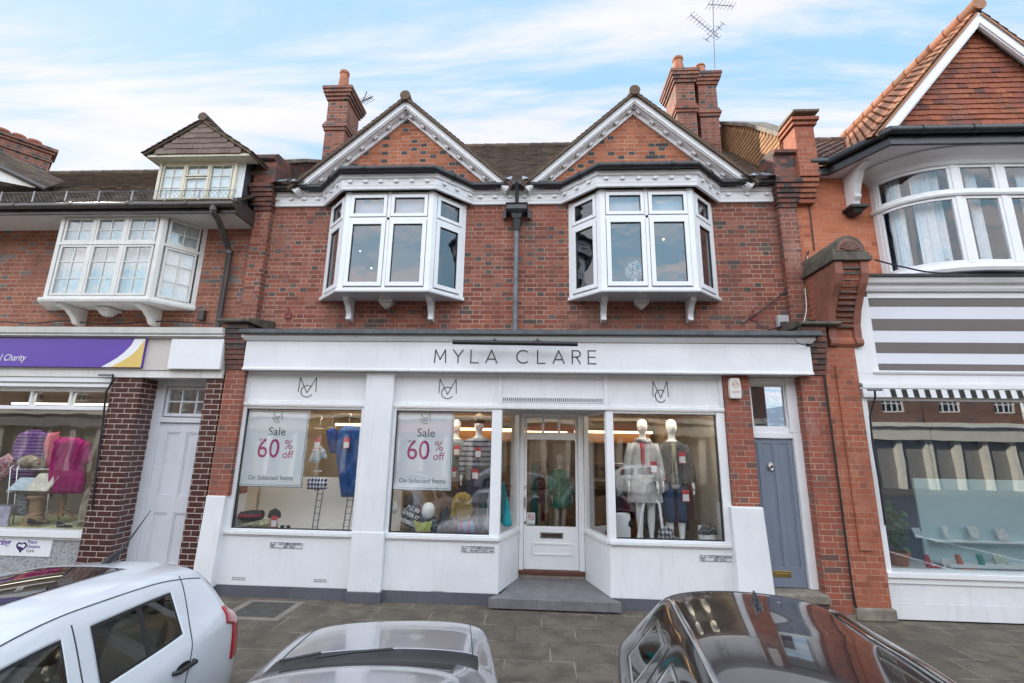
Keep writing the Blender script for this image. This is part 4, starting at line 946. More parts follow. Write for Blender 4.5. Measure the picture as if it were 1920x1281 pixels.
# the hipped wing and chimney at the far left
m = MB(); Vv = Vector((-.7, .3, .62)).normalized()
ridge = [at(0, 290, 1.2), at(80, 352, 1.2)]
(xa, za), (xb, zb) = at(-60, 244, 1.6), at(84, 352, .6)
m.add([(xb, .6, zb), (xb - 4.5, -1.2, zb - .15), (xa - 3, 2.5, za + 1.6), (xa, 2.6, za + .9), (xb, 4.0, zb), (xb, .6, zb - .12), (xb - 4.5, -1.2, zb - .27)], [(0, 1, 2, 3), (0, 3, 4), (0, 5, 6, 1)])
wing = MB(); O = Vector((xb, -.10, zb - .1))
A_ = Vector((at(90, 353, .3)[0], .3, at(90, 353, .3)[1])); B_ = Vector((at(-140, 243, -.2)[0], -.2, at(-140, 243, -.2)[1]))
m = MB(); U = (B_ - A_).normalized(); Vn = Vector((-.1, .75, .62)).normalized(); 
tiles(m, A_, -U, Vn, lambda v: (-3.0, -v * .15), .52, tl=.075, r=random.Random(31))
q = lambda a_, b_, h=0: A_ + U * a_ + Vn * b_ + Vector((0, 0, h))
m.add([q(0, 0), q(3, 0), q(3, .56), q(0.1, .56)], [(0, 1, 2, 3)]); P_(m, 'wing_roof', 'tile_brown', LH, fix=False)
m = MB(); m.tube([A_ + Vector((.02, -.03, -.05)), A_ + U * 3 + Vector((0, -.03, -.05))], .05, 10); P_(m, 'gutter', 'gutter_brown', LH, smooth=True)
m = MB(); m.add([q(0.25, 0, -.08), q(3, 0, -.08), q(3, 0, -.9), q(.25, 0, -.12)], [(0, 1, 2, 3)]); P_(m, 'wing_wall', 'white_old', LH, fix=False)
m = MB()
xa, za = at(-8, 240, 2.6); xb, zb = at(108, 290, 3.6)
d = (Vector((xb, 3.6)) - Vector((xa, 2.6))).normalized(); L = (Vector((xb, 3.6)) - Vector((xa, 2.6))).length
T = Matrix(((d.x, -d.y, 0, xa), (d.y, d.x, 0, 2.6), (0, 0, 1, 0), (0, 0, 0, 1)))
m.M = T; zt = za - .02; m.box(-.7, L - .1, 0, .6, 8.6, zt - .45); m.box(-.74, L - .06, -.04, .64, zt - .449, zt - .37); m.box(-.7, L - .1, 0, .6, zt - .369, zt - .20); m.box(-.75, L - .05, -.05, .65, zt - .199, zt - .12); m.box(-.8, L, -.1, .7, zt - .119, zt - .02)
ch = m.build('chimney', M['brick_chim'], LH, bevel=.008)
for i in range(5):
    p = T @ Vector((-.5 + i * (L + .2) / 4.6, .3, zt - .02)); q_ = MB(); q_.lathe([(.13, 0), (.12, .12), (.15, .14), (.15, .19), (.1, .2)], tuple(p), 14); q_.build('chimney_pot', M['terracotta'], ch, smooth=True)

# ground floor of the left building
m = MB(); m.box(-17, -5.06, -.60, -.3, 3.34, 3.86); m.box(-5.90, -5.10, -.66, -.601, 3.355, 3.84); P_(m, 'fascia', paint('beige_panel', (.60, .54, .50), .5, var=.05, dirt=.2), LH)
m = MB(); m.box(-5.93, -5.055, -.665, -.6005, 3.35, 3.845); P_(m, 'fascia_box', 'white_wood', LH, bevel=.008)
m = MB(); m.box(-17, -5.055, -.70, -.05, 3.885, 3.90); m.prism([(-.63, 3.862), (-.68, 3.90), (-.72, 3.93), (-.74, 4.02), (0, 4.045), (0, 3.862)], -17, -5.055, 'x'); P_(m, 'cornice', 'white_old', LH)
m = MB(); m.box(-17, -5.055, -.58, -.1, 3.22, 3.339); P_(m, 'beam', 'white_old', LH)
ps = tag(empty('charity_sign'), 'purple shop sign with white curve and yellow corner above the left shop', 'shop sign')
SY = -.645
m = MB(); m.box(-12.5, -6.385, SY, -.601, 3.37, 3.85); m.build('panel', paint('sign_purple', (.12, .055, .36), .35, var=.03, bump=0), ps, bevel=.004)
X = lambda u, v: at(u, v, SY)
m = MB(); cur = [X(190, 687.5), X(205, 680), X(220, 671), X(233, 661), X(246, 648), X(253, 636.5)]
zt, zb = 3.846, 3.374
m.prism([(cur[0][0], zb)] + cur[1:-1] + [(cur[-1][0], zt), (-6.388, zt), (-6.388, zb)], SY - .003, SY - .0006); m.build('white_curve', M['white_wood'], ps)
cur2 = [X(208, 686.5), X(228, 678), X(244, 668), X(256, 658), X(264, 648), X(270, 638)]
m = MB(); m.prism([(cur2[0][0], zb)] + cur2[1:-1] + [(-6.39, 3.83), (-6.39, zb)], SY - .006, SY - .0036); m.build('yellow_corner', paint('sign_yellow', (.72, .50, .14), .4, var=.02, bump=0), ps)
x_, z_ = X(49, 668); text('Local Charity', .155, face_m(x_, SY - .003, z_ - .03), M['white_wood'], 'lettering', ps, ax='RIGHT', shear=.25, sx=.82)
# window
m = MB(); m.box(-12.5, -6.93, -.56, -.3, 3.055, 3.219); P_(m, 'shutter_box', 'white_wood', LH, bevel=.006)
m = MB(); m.box(-12.5, -6.93, -.575, -.5605, 3.12, 3.135); P_(m, 'shutter_groove', 'pipe_grey', LH)
m = MB(); m.box(-12.5, -6.96, -.45, -.35, 2.99, 3.054); m.box(-12.5, -6.96, -.45, -.35, 2.69, 2.75); m.box(-12.5, -6.95, -.50, -.33, .74, .84); m.box(-12.5, -6.95, -.46, -.33, .70, .739)
m.box(-7.00, -6.955, -.449, -.35, .841, 3.05)
for k in range(8):
    X0 = -7.0 - .0 - .69 * (k + 1) + .0; m.box(X0 - .02, X0 + .02, -.44, -.36, 2.751, 2.989)
P_(m, 'window_frame', 'white_wood', LH, bevel=.005)
g = MB(); g.box(-12.5, -7.0, -.404, -.397, .84, 2.69); g.box(-12.5, -7.0, -.404, -.397, 2.75, 2.99); P_(g, 'pane', 'glass', LH)
def speckle():
    t = NT('speckled_stone'); P = t.pos(); a = t.noise(P, 55, 3, .6)
    q = t.vm('MULTIPLY', P, (1.0, 1.0, 1.0)); c = t.mix(t.mr(a, .55, .60), (.40, .40, .41), (.09, .09, .10)); return t.bsdf(c, .5, 0, t.bump(a, .3, .003))
m = MB(); m.box(-12.5, -6.93, -.43, -.3, .0, .699); P_(m, 'stall_riser', speckle(), LH)
m = MB(); m.box(-6.90, -6.40, -.55, -.0, 0, 3.219); P_(m, 'glazed_pier', 'brick_glazed', LH)
m = MB(); m.box(-5.325, -5.05, -.53, -.05, 0, 3.34); P_(m, 'glazed_pier', 'brick_glazed', LH)
# pale panelled door
m = MB(); Yd = -.19; m.box(-6.40, -6.24, Yd - .04, Yd + .1, 0.1, 3.22); m.box(-5.40, -5.325, Yd - .04, Yd + .1, .1, 3.22); m.box(-6.24, -5.40, Yd - .06, Yd + .1, 2.52, 2.60); m.box(-6.24, -5.40, Yd - .03, Yd + .1, 3.12, 3.22)
m.frame(-6.22, -5.42, 2.62, 3.11, Yd - .02, Yd + .04, .05)
for x in (-5.95, -5.69): m.box(x - .014, x + .014, Yd - .015, Yd + .03, 2.67, 3.06)
m.box(-6.17, -5.47, Yd - .012, Yd + .03, 2.852, 2.88)
P_(m, 'door_frame', 'grey_door', LH, bevel=.004)
g = MB(); g.box(-6.17, -5.47, Yd + .0, Yd + .005, 2.67, 3.06); P_(g, 'pane', 'glass_old', LH)
g = MB(); g.box(-6.3, -5.4, Yd + .5, Yd + .52, 2.4, 3.2); P_(g, 'hallway', 'room_light', LH)
m = MB(); m.box(-6.24, -5.40, Yd, Yd + .05, .15, 2.518); ld = P_(m, 'panelled_door', 'grey_door', LH)
m = MB()
for x0, x1 in ((-6.24, -6.10), (-5.87, -5.76), (-5.53, -5.40)): m.box(x0, x1, Yd - .018, Yd - .0005, .15, 2.518)
for z0, z1 in ((.15, .34), (1.10, 1.36), (2.36, 2.518)): m.box(-6.10, -5.87, Yd - .018, Yd - .0005, z0, z1); m.box(-5.76, -5.53, Yd - .018, Yd - .0005, z0, z1)
for x0, x1 in ((-6.10, -5.87), (-5.76, -5.53)):
    for z0, z1 in ((.34, 1.10), (1.36, 2.36)): m.frame(x0 + .001, x1 - .001, z0 + .001, z1 - .001, Yd - .010, Yd - .0005, .022)
m.build('rail', M['grey_door'], ld, bevel=.003)
m = MB(); m.box(-6.40, -5.33, -.5, -.05, 0, .1); P_(m, 'door_step', 'stone', LH)
# interior of the left shop
m = MB(); x0, x1, y0, y1, z0, z1 = -12.4, -6.5, -.33, 3.5, .5, 3.2
m.add([(x0, y0, z0), (x1, y0, z0), (x1, y1, z0), (x0, y1, z0), (x0, y0, z1), (x1, y0, z1), (x1, y1, z1), (x0, y1, z1)], [(0, 1, 2, 3), (4, 7, 6, 5), (0, 3, 7, 4), (1, 5, 6, 2), (2, 6, 7, 3)]); P_(m, 'shop_room', paint('shop_room', (.36, .32, .27), .8, bump=0), LH, fix=False)
m = MB(); m.box(-12.3, -6.95, -.33, 1.0, .80, .84); P_(m, 'display_floor', paint('green_felt', (.38, .40, .22), .9, bump=0), LH)
m = MB(); m.box(-11, -8.3, 1.5, 1.56, 2.9, 2.94); m.box(-8.0, -7.0, 2.4, 2.46, 2.9, 2.94); P_(m, 'glow_strip', emit_mat('added_cool_strip', (1, .93, .8), 1.5), LH)  # no lamps seen here: emissive strips added to lift the left shop interior
m = MB(); m.box(-11, -7.1, -.28, -.20, 3.12, 3.15); P_(m, 'added_fill_strip', emit_mat('added_fill_strip', (1, .9, .78), 9), LH)  # unseen emissive strip added to brighten the left shop window
cs = tag(empty('hospice_panel'), 'white panel with purple heart emblem on speckled wall under the left shop window', 'sign panel')
a, z1 = at(-40, 1003, -.45); b, z0 = at(91, 1046, -.45)
m = MB(); m.box(-9.3, b, -.445, -.431, z0 + .01, z1 + .005); m.build('board', M['upvc'], cs, bevel=.0)
PU = paint('emblem_purple', (.13, .05, .33), .4, var=0, bump=0)
hx, hz = at(40, 1025, -.446); m = MB()
heart = [(16 * math.sin(t) ** 3, 13 * math.cos(t) - 5 * math.cos(2 * t) - 2 * math.cos(3 * t) - math.cos(4 * t)) for t in [i * math.pi * 2 / 28 for i in range(28)]]
stroke(m, [(hx + x * .0047, hz + z * .0044) for x, z in heart[3:27]], .022, -.4465, .002); stroke(m, [(hx + .02 - .06 * q, hz - .03 + .02 * q) for q in (0, .5, 1)], .03, -.4465, .002)
m.build('emblem', PU, cs)
tx, tz = at(53, 1014, -.446)
for k, s in enumerate(('Peace', 'Hospice', 'Care')): text(s, .073, face_m(tx, -.4465, tz - .018 - k * .062), PU if k < 2 else M['pipe_grey'], 'lettering', cs, ax='LEFT', sx=.9)
tx, tz = at(19, 1017, -.446); text('Caring', .13, face_m(tx, -.4465, tz), PU, 'lettering', cs, ax='RIGHT', shear=.2, bold=.003)

# ================================================================ the scroll topped party pier and the right building
RH = tag(empty('right_building'), 'orange brick building on the right with tall tile hung gable and bow window', 'shop building')
m = MB(); wall(m, 4.505, 13, 4.35, 7.02, 0, .3, [(6.0, 9.9, 5.05, 6.85)]); P_(m, 'wall', 'brick_orange', RH)
m = MB(); m.box(4.385, 4.86, -.52, 0, .06, 3.80); m.box(4.53, 4.72, -.545, -.521, .9, 3.5); o_ = P_(m, 'brick_pier', 'brick_redpier', RH)
m = MB(); m.box(4.37, 4.90, -.56, 0, 0, .16); P_(m, 'pier_foot', 'stone', RH, bevel=.02)
prof = [(0, 3.81), (-.53, 3.81), (-.56, 3.85), (-.56, 3.90), (-.53, 3.95), (-.54, 4.15), (-.60, 4.35), (-.70, 4.55), (-.82, 4.72), (-.88, 4.86), (-.885, 5.05), (0, 5.05)]
m = MB(); m.prism(prof, 4.50, 4.93, 'x'); sc = P_(m, 'scroll_console', 'brick_redpier', RH)
m = MB()
for x0, x1 in ((4.485, 4.60), (4.86, 4.975)):
    q = [(y - .035, z) for y, z in prof[1:-1]]; m.prism([(-.3, 3.82)] + q + [(-.3, 5.04)], x0, x1, 'x')
m.build('cheek', paint('terracotta_cheek', (.27, .105, .07), .7, var=.25, bump=.3, dirt=.45, dirtc=(.1, .06, .04)), sc, bevel=.012)
m = MB()
for k in range(11):
    z = 4.10 + k * .083; y = -.545 - max(0, min(1, (z - 4.2) / .7)) * .33; m.box(4.605, 4.855, y - .035, y + .02, z, z + .05)
m.build('dentil_step', M['brick_dark'], sc)
m = MB(); m.box(4.44, 5.02, -.96, 0, 5.052, 5.13); m.box(4.47, 5.0, -.93, 0, 5.131, 5.2)
m.prism([(4.735 + .245 * math.cos(R(a)), 5.205 + .27 * math.sin(R(a))) for a in range(0, 181, 12)], -.90, 0, 'y')
P_(m, 'console_cap', 'stone_dark', RH, bevel=.012)
m = MB(); m.prism([(4.735 + .19 * math.cos(R(a)), 5.215 + .2 * math.sin(R(a))) for a in range(0, 181, 15)], -.915, -.901, 'y')
for a in range(20, 161, 20): m.tube([(4.735, -.918, 5.22), (4.735 + .15 * math.cos(R(a)), -.92, 5.22 + .15 * math.sin(R(a)))], [.008, .022], 6)
P_(m, 'fan_ornament', paint('fan_stone', (.2, .10, .075), .8, var=.3, dirt=.4), RH)
# bow window (plan curve)
def bow(off, x0=5.85, x1=9.95, d=.68, rx=1.0):
    p = [(x0 - off * .6 + rx * (1 - math.cos(t)), -off * math.sin(t) - d * math.sin(t)) for t in [i * math.pi / 2 / 8 for i in range(9)]]
    return p + [(x1 + x0 - x, y) for x, y in p[::-1]]
bz0, bz1, bzt = 5.07, 6.80, 6.28
m = MB(); sweep(m, bow(.0), [(-.1, bz0 - .10), (.07, bz0 - .10), (.09, bz0 - .05), (.06, bz0), (0, bz0 + .05), (-.1, bz0 + .05)])
sweep(m, bow(0), [(-.1, bzt - .03), (.03, bzt - .03), (.045, bzt), (.03, bzt + .05), (-.1, bzt + .05)])
sweep(m, bow(0), [(-.1, bz1), (.03, bz1), (.06, bz1 + .05), (.14, bz1 + .12), (.24, bz1 + .165), (.25, bz1 + .185), (-.1, bz1 + .185)])
bw = P_(m, 'bow_window', 'white_wood', RH)
pth = bow(0); gs = MB(); fr = MB()
L_ = [0]
for a, b in zip(pth[:-1], pth[1:]): L_.append(L_[-1] + (Vector(b) - Vector(a)).length)
def on(s_):
    for i in range(len(pth) - 1):
        if s_ <= L_[i + 1] + 1e-9:
            t = (s_ - L_[i]) / max(1e-9, L_[i + 1] - L_[i]); a = Vector(pth[i]); b = Vector(pth[i + 1]); d = (b - a).normalized(); return a.lerp(b, max(0, min(1, t))), d
    return Vector(pth[-1]), Vector((1, 0))
posts = [.05, 1.18, 1.86, 2.56, L_[-1] - 1.18, L_[-1] - .05]
for s_ in posts:
    p, d = on(s_); n = Vector((-d.y, d.x)); fr.M = Matrix(((d.x, n.x, 0, p.x), (d.y, n.y, 0, p.y), (0, 0, 1, 0), (0, 0, 0, 1))); fr.box(-.05, .05, -.01, .10, bz0 + .05, bz1)
fr.M = None
for a, b in zip(posts[:-1], posts[1:]):
    for za, zb in ((bz0 + .05, bzt - .03), (bzt + .05, bz1)):
        k = max(1, int((b - a) / .12)); ps_ = [on(a + .05 + (b - a - .1) * i / k)[0] for i in range(k + 1)]
        w = .05
        ctr = Vector((7.9, 1.5))
        inn = [p + (ctr - p).normalized() * .04 for p in ps_]; out_ = ps_
        for (z0, z1) in ((za, za + w), (zb - w, zb)):
            fr.loft([[(o.x, o.y, z0), (o.x, o.y, z1), (i.x, i.y, z1), (i.x, i.y, z0)] for o, i in zip(out_, inn)])
        for s_ in (a + .05, b - .05 - w):
            p, d = on(s_ + w / 2); n = Vector((-d.y, d.x)); fr.M = Matrix(((d.x, n.x, 0, p.x), (d.y, n.y, 0, p.y), (0, 0, 1, 0), (0, 0, 0, 1))); fr.box(-w / 2, w / 2, .0, .045, za + w, zb - w); fr.M = None
        mid = [p + (ctr - p).normalized() * .025 for p in ps_]
        gs.loft([[(p.x, p.y, z) for p in mid] for z in (za + w, zb - w)], closed=False, cap=False)
fr.build('frame', M['white_wood'], bw, bevel=.004); gs.build('pane', M['glass_up'], bw, smooth='all', fix=False)
cu = MB()
for s0, s1 in ((.15, .42), (.62, 1.05), (1.5, 1.66), (2.3, 2.45)):
    ps_ = []
    for i in range(24):
        p, d = on(s0 + (s1 - s0) * i / 23); n = Vector((-d.y, d.x)); ps_.append(p + n * (.20 + .02 * math.sin(i * 1.6)))
    cu.loft([[(p.x, p.y, z) for p in ps_] for z in (bz0 + .05, bz1)], closed=False, cap=False)
cu.build('curtain', M['net'], bw, smooth='all', fix=False)
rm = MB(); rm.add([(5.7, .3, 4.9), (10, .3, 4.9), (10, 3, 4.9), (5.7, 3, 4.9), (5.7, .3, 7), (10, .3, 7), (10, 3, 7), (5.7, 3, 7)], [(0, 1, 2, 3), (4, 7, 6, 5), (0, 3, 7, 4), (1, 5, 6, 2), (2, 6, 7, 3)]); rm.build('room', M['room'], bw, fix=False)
# eaves: soffit, fascia, gutter
ez = 7.0
ep = [(4.60, -.14), (5.10, -.16), (5.55, -.98), (10.3, -.98)]
m = MB(); m.add([(x, y, z) for z in (ez - .004, ez + .04) for x, y in (ep[0], ep[1], ep[2], ep[3], (10.3, .05), (4.6, .05))], [(5, 4, 3, 2, 1, 0), (6, 7, 8, 9, 10, 11)]); P_(m, 'soffit', 'white_wood', RH)
m = MB(); sweep(m, ep, [(-.03, ez - .03), (.02, ez - .03), (.02, ez + .13), (-.03, ez + .13)]); P_(m, 'eaves_board', 'gutter', RH)
m = MB(); q = [(4.95 - .2, -.23), (5.08, -.25), (5.50, -1.06), (10.3, -1.06)]; m.tube([(x, y, ez + .17) for x, y in q], .065, 12)
for x in (6.0, 6.75, 7.5, 8.3): m.tube([(x - .03, -1.06, ez + .17), (x + .03, -1.06, ez + .17)], .075, 12)
P_(m, 'gutter', 'gutter', RH, smooth=True)
m = MB(); m.prism([(0, 6.99), (-.55, 6.99), (-.56, 6.93), (-.40, 6.88), (-.30, 6.72), (-.24, 6.56), (-.26, 6.50), (-.20, 6.44), (-.18, 6.36), (0, 6.36)], 5.42, 5.53, 'x'); P_(m, 'eaves_bracket', 'white_wood', RH, bevel=.01)
m = MB(); m.frustum((5.475, -.10), .07, .09, .12, .13, 6.22, 6.355); m.box(5.33, 5.62, -.26, 0, 6.30, 6.357); P_(m, 'corbel', 'black', RH, bevel=.01)
# big gable
gx, gz, hw = 7.36, 9.50, 1.88; zb = 7.30; yg = -.72
m = MB(); sw = lambda v: max(.02, (hw - .12) * (1 - v / (gz - zb - .1)))
tiles(m, (gx, yg - .02, zb - .02), (1, 0, 0), (0, 0, 1), lambda v: (-sw(v), sw(v)), gz - zb - .12, tw=.168, tl=.098, th=.016, jit=.006, r=random.Random(41))
m.prism([(gx - hw, zb - .3), (gx + hw, zb - .3), (gx + hw - .05, zb), (gx, gz - .08), (gx - hw + .05, zb)], yg - .005, yg + .2); P_(m, 'tile_hanging', 'tile_hung', RH, fix=False)
m = MB(); Vv = Vector((0, .32, .16)).normalized(); tiles(m, (gx - hw - .05, -1.02, ez + .20), (1, 0, 0), Vv, lambda v: (v * .5, 2 * hw + .1 - v * .5), .36, tw=.168, tl=.075, th=.018, r=random.Random(43))
m.add([(gx - hw - .05, -1.02, ez + .17), (gx + hw + .05, -1.02, ez + .17), (gx + hw, -.7, ez + .36), (gx - hw, -.7, ez + .36)], [(0, 1, 2, 3)]); P_(m, 'skirt_roof', 'tile_pan_dark', RH, fix=False)
m = MB()
for s in (-1, 1):
    A = Vector((gx, 0, gz)); B = Vector((gx + s * (hw + .06), 0, zb - .10)); d = (B - A).normalized(); n = Vector((s * abs(d.z), 0, abs(d.x)))
    def bd_(o0, o1, y0, y1):
        q = [A - Vector((0, 0, o0 / abs(d.x))), B - n * o0, B - n * o1, A - Vector((0, 0, o1 / abs(d.x)))]; m.prism([(p.x, p.z) for p in q], y0, y1)
    bd_(0, .15, yg - .22, yg - .15); bd_(0.02, .04, yg - .15, yg - .03); bd_(.151, .175, yg - .20, yg - .15)
P_(m, 'barge_board', 'white_wood', RH, bevel=.004)
for s in (-1, 1):
    m = MB(); Vv = Vector((-s * hw, 0, gz - zb)).normalized(); L = math.hypot(hw, gz - zb) + .12; O = Vector((gx + s * (hw + .06), yg - .24, zb - .06)) - Vv * .10
    if s < 0: tiles(m, O, (0, -1, 0), Vv, lambda v: (-(1.0 + v * 1.05), .0), L, tw=.155, tl=.17, pan=True, r=random.Random(51))
    else: tiles(m, O, (0, 1, 0), Vv, lambda v: (0, 1.0 + v * 1.05), L, tw=.155, tl=.17, pan=True, r=random.Random(52))
    Nn = Vector((s * (gz - zb), 0, hw)).normalized(); q = lambda u_, v_, h: O + Vector((0, 1, 0)) * u_ + Vv * v_ + Nn * h
    m.add([q(0, 0, 0), q(0, L, 0), q(4.6, L, 0), q(1.1, 0, 0), q(0, 0, -.04), q(0, L, -.04)], [(0, 1, 2, 3), (0, 4, 5, 1)])
    P_(m, 'gable_roof', 'tile_pan', RH, fix=False)
m = MB()
for i in range(14): m.tube([(gx, yg - .28 + i * .3, gz + .10), (gx, yg - .28 + i * .3 + .31, gz + .10)], [.115, .10], 10)
P_(m, 'ridge_tile', 'tile_pan', RH, smooth=True)
m = MB(); Vv = Vector((0, 2.4, 2.1)).normalized(); tiles(m, (4.93, -.16, ez + .22), (1, 0, 0), Vv, lambda v: (0, 3.4), 3.0, tw=.19, tl=.24, pan=True, r=random.Random(61))
m.add([(4.9, -.16, ez + .2), (8.3, -.16, ez + .2), (8.3, 2.1, 9.18), (4.9, 2.1, 9.18)], [(0, 1, 2, 3)]); P_(m, 'roof', 'tile_pan_dark', RH, fix=False)
m = MB()
for i in range(11): m.tube([(4.95 + i * .3, 2.1, 9.22), (4.95 + i * .3 + .31, 2.1, 9.22)], [.10, .09], 10)
P_(m, 'ridge_tile', 'tile_pan_dark', RH, smooth=True)
m = MB(); m.add([(5.02, -.22, 7.2), (5.10, -.22, 7.2), (5.22, .5, 7.75), (5.12, .5, 7.78)], [(0, 1, 2, 3)]); P_(m, 'flashing', 'lead_light', RH, fix=False)
# right shop front
m = MB(); m.box(4.87, 13, -.50, 0, 3.25, 3.40); m.box(4.87, 5.19, -.50, 0, 3.401, 4.62); m.box(5.19, 13, -.49, 0, 4.60, 4.70)
fr_ = P_(m, 'fascia_frame', 'white_wood', RH, bevel=.004)
m = MB(); sweep(m, [(4.93, -.3), (4.93, -.50), (13, -.50)], [(0, 4.70), (.03, 4.70), (.05, 4.74), (.05, 4.80), (.11, 4.82), (.13, 4.90), (-.1, 4.90)]); sweep(m, [(5.10, -.50), (13, -.50)], [(0.001, 3.40), (.02, 3.40), (.03, 3.43), (0.001, 3.45)])
sweep(m, [(4.90, -.505), (13, -.505)], [(0.001, 3.18), (.03, 3.18), (.03, 3.24), (.001, 3.25)])
sweep(m, [(5.14, -.502), (5.14, -.5025)], [(0, 3.4), (.02, 3.4), (.02, 4.6), (0, 4.6)]) if False else None
m.build('moulding', M['white_wood'], fr_)
m = MB(); m.prism([(-.66, 4.905), (-.67, 4.94), (0, 5.02), (0, 4.905)], 4.93, 13, 'x'); P_(m, 'lead_canopy', 'lead', RH)
m = MB(); m.box(5.19, 13, -.47, -.3, 3.44, 4.60); fp = m.build('striped_panel', paint('panel_white', (.74, .75, .80), .15, var=.02, bump=0), RH)
m = MB()
for v0, v1 in ((556, 575), (598, 620), (642, 662), (682, 703)):
    z1 = at(1650, v0, -.47)[1]; z0 = at(1650, v1, -.47)[1]; m.box(5.19, 13, -.474, -.4705, max(z0, 3.441), min(z1, 4.599))
m.build('stripe', paint('panel_brown', (.17, .15, .145), .12, var=.03, bump=0), fp)
m = MB(); m.box(4.90, 13, -.52, -.4, 3.04, 3.179); va = m.build('awning_case', M['white_wood'], RH, bevel=.004)
m = MB(); m.box(5.20, 13, -.527, -.5205, 3.045, 3.165); m.build('valance', M['white_wood'], va)
for i in range(24):
    x = 5.28 + i * .163; m = MB(); m.prism([(x, 3.165), (x + .075, 3.165), (x + .09, 3.045), (x + .015, 3.045)], -.531, -.5275); m.build('valance_stripe', M['black'], va)
m = MB(); m.box(4.87, 4.97, -.47, -.3, .60, 3.04); m.box(7.28, 7.36, -.47, -.33, .63, 3.04); m.box(4.97, 13, -.46, -.34, 3.0, 3.04); m.box(4.87, 13, -.52, -.3, .55, .62); m.box(4.87, 13, -.49, -.3, .47, .549)
P_(m, 'window_frame', 'white_wood', RH, bevel=.006)
g = MB(); g.box(4.97, 7.28, -.404, -.397, .62, 3.0); g.box(7.36, 12.9, -.404, -.397, .62, 3.0); P_(g, 'pane', glass_mat('bright_glass', (.9, .93, .93), k=2.6, wav=.0015, add=.06), RH)
m = MB(); m.box(4.87, 13, -.47, -.3, .24, .469); m.box(4.87, 13, -.485, -.3, 0.02, .236); P_(m, 'stall_riser', 'white', RH, bevel=.004)
m = MB(); x0, x1, y0, y1, z0, z1 = 4.95, 12.5, -.33, 3.5, .5, 3.1
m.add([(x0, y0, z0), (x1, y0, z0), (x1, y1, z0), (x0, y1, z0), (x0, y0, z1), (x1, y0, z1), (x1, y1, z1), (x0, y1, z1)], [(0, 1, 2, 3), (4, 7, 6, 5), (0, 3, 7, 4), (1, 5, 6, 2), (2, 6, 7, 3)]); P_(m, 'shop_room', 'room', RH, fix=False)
m = MB(); m.box(4.96, 12, -.33, .3, .60, .64); P_(m, 'display_floor', 'white_wood', RH)
m = MB(); m.box(5.1, 9, -.28, -.20, 3.05, 3.08); P_(m, 'added_fill_strip', emit_mat('added_fill_strip', (1, .95, .88), 7), RH)  # unseen emissive strip added to brighten the right shop window

# ================================================================ signs and small things on the fronts
def P2(u, v, Y): x, z = at(u, v, Y); return Vector((x, Y, z))
PINK = paint('sale_pink', (.42, .02, .16), .4, var=0, bump=0); INK = paint('poster_ink', (.10, .11, .13), .5, var=0, bump=0)
def poster(u0, v0, u1, v1, label, x1off=0):
    Y = -.375; a, z1 = at(u0, v0, Y); b, z0 = at(u1, v1, Y)
    o = tag(empty('sale_poster'), label, 'sale poster', 'sale posters in the shop windows')
    m = MB(); m.box(a, b, Y, Y + .006, z0, z1); m.build('sheet', paint('poster_paper', (.84, .86, .89), .35, var=.02, bump=0), o)
    m = MB(); m.frame(a, b, z0, z1, Y - .003, Y - .0005, .012); m.build('edge', M['steel'], o)
    cx = (a + b) / 2; H = z1 - z0; yy = Y - .002
    mc_logo(cx - .075, cx + .075, z1 - .21, z1 - .045, yy, .007, M['pipe_grey'], o)
    T = lambda s, sz, x, z, mt, **k: text(s, sz, face_m(x, yy, z), mt, 'lettering', o, ext=.001, **k)
    T('Sale', .185, cx + .02, z1 - .355, INK); T('up to', .062, cx - .20, z1 - .475, PINK)
    T('60', .42, cx - .09, z1 - .63, PINK, sx=.9); T('%', .21, cx + .235, z1 - .56, PINK); T('off', .17, cx + .235, z1 - .71, PINK)
    T('On Selected Items', .098, cx, z0 + .14, INK)
    m = MB(); stroke(m, [(a + .06, z0 + .035), (b - .03, z0 + .035), (b - .03, z1 - .035), (a + .03, z1 - .035), (a + .03, z0 + .035)], .004, yy); m.build('rule', M['pipe_grey'], o)
poster(464, 767, 566, 915, 'sale poster in the leftmost window above the cap and folded clothes')
poster(746, 769, 846, 921, 'sale poster in the window just left of the door, beside the striped coat')

def park_sign(u0, v0, u1, v1, l2, label, arrows=False):
    Y = -.462; a, z1 = at(u0, v0, Y); b, z0 = at(u1, v1, Y); o = tag(empty('parking_sign'), label, 'parking sign', 'customer parking signs on the white wall')
    m = MB(); m.box(a, b, Y - .006, Y, z0, z1); m.build('plate', paint('plate_grey', (.66, .67, .69), .35, var=.02, bump=0), o)
    m = MB(); y = Y - .0065; stroke(m, [(a + .005, z0 + .005), (b - .005, z0 + .005), (b - .005, z1 - .005), (a + .005, z1 - .005), (a + .005, z0 + .005)], .0035, y, .001); m.build('border', M['letter'], o)
    w = b - a; H = z1 - z0
    mc_logo(a + .02, a + .02 + H * .75, z0 + .12 * H, z1 - .1 * H, y, .005, M['pipe_grey'], o)
    text('CUSTOMER PARKING', .050, face_m(a + w * .61, y, z1 - H * .30), M['letter'], 'lettering', o, ext=.001, bold=.0008, sx=.74)
    text(l2, .050, face_m(a + w * .61, y, z1 - H * .72), M['letter'], 'lettering', o, ext=.001, bold=.0008, sx=.74)
    if arrows:
        for s, x in ((-1, a + w * .33), (1, a + w * .90)):
            m = MB(); zc = z1 - H * .72; stroke(m, [(x - s * .028, zc), (x + s * .01, zc)], .010, y, .0015); m.prism([(x + s * .008, zc - .014), (x + s * .034, zc), (x + s * .008, zc + .014)][::s], y - .0015, y); m.build('arrow', M['letter'], o)
park_sign(507, 1016, 567, 1029, 'BAY ONLY', 'customer parking sign reading bay only, under the leftmost shop window')
park_sign(865, 1023, 927, 1037, 'BAYS ONLY', 'customer parking sign with two arrows, left of the shop door', True)
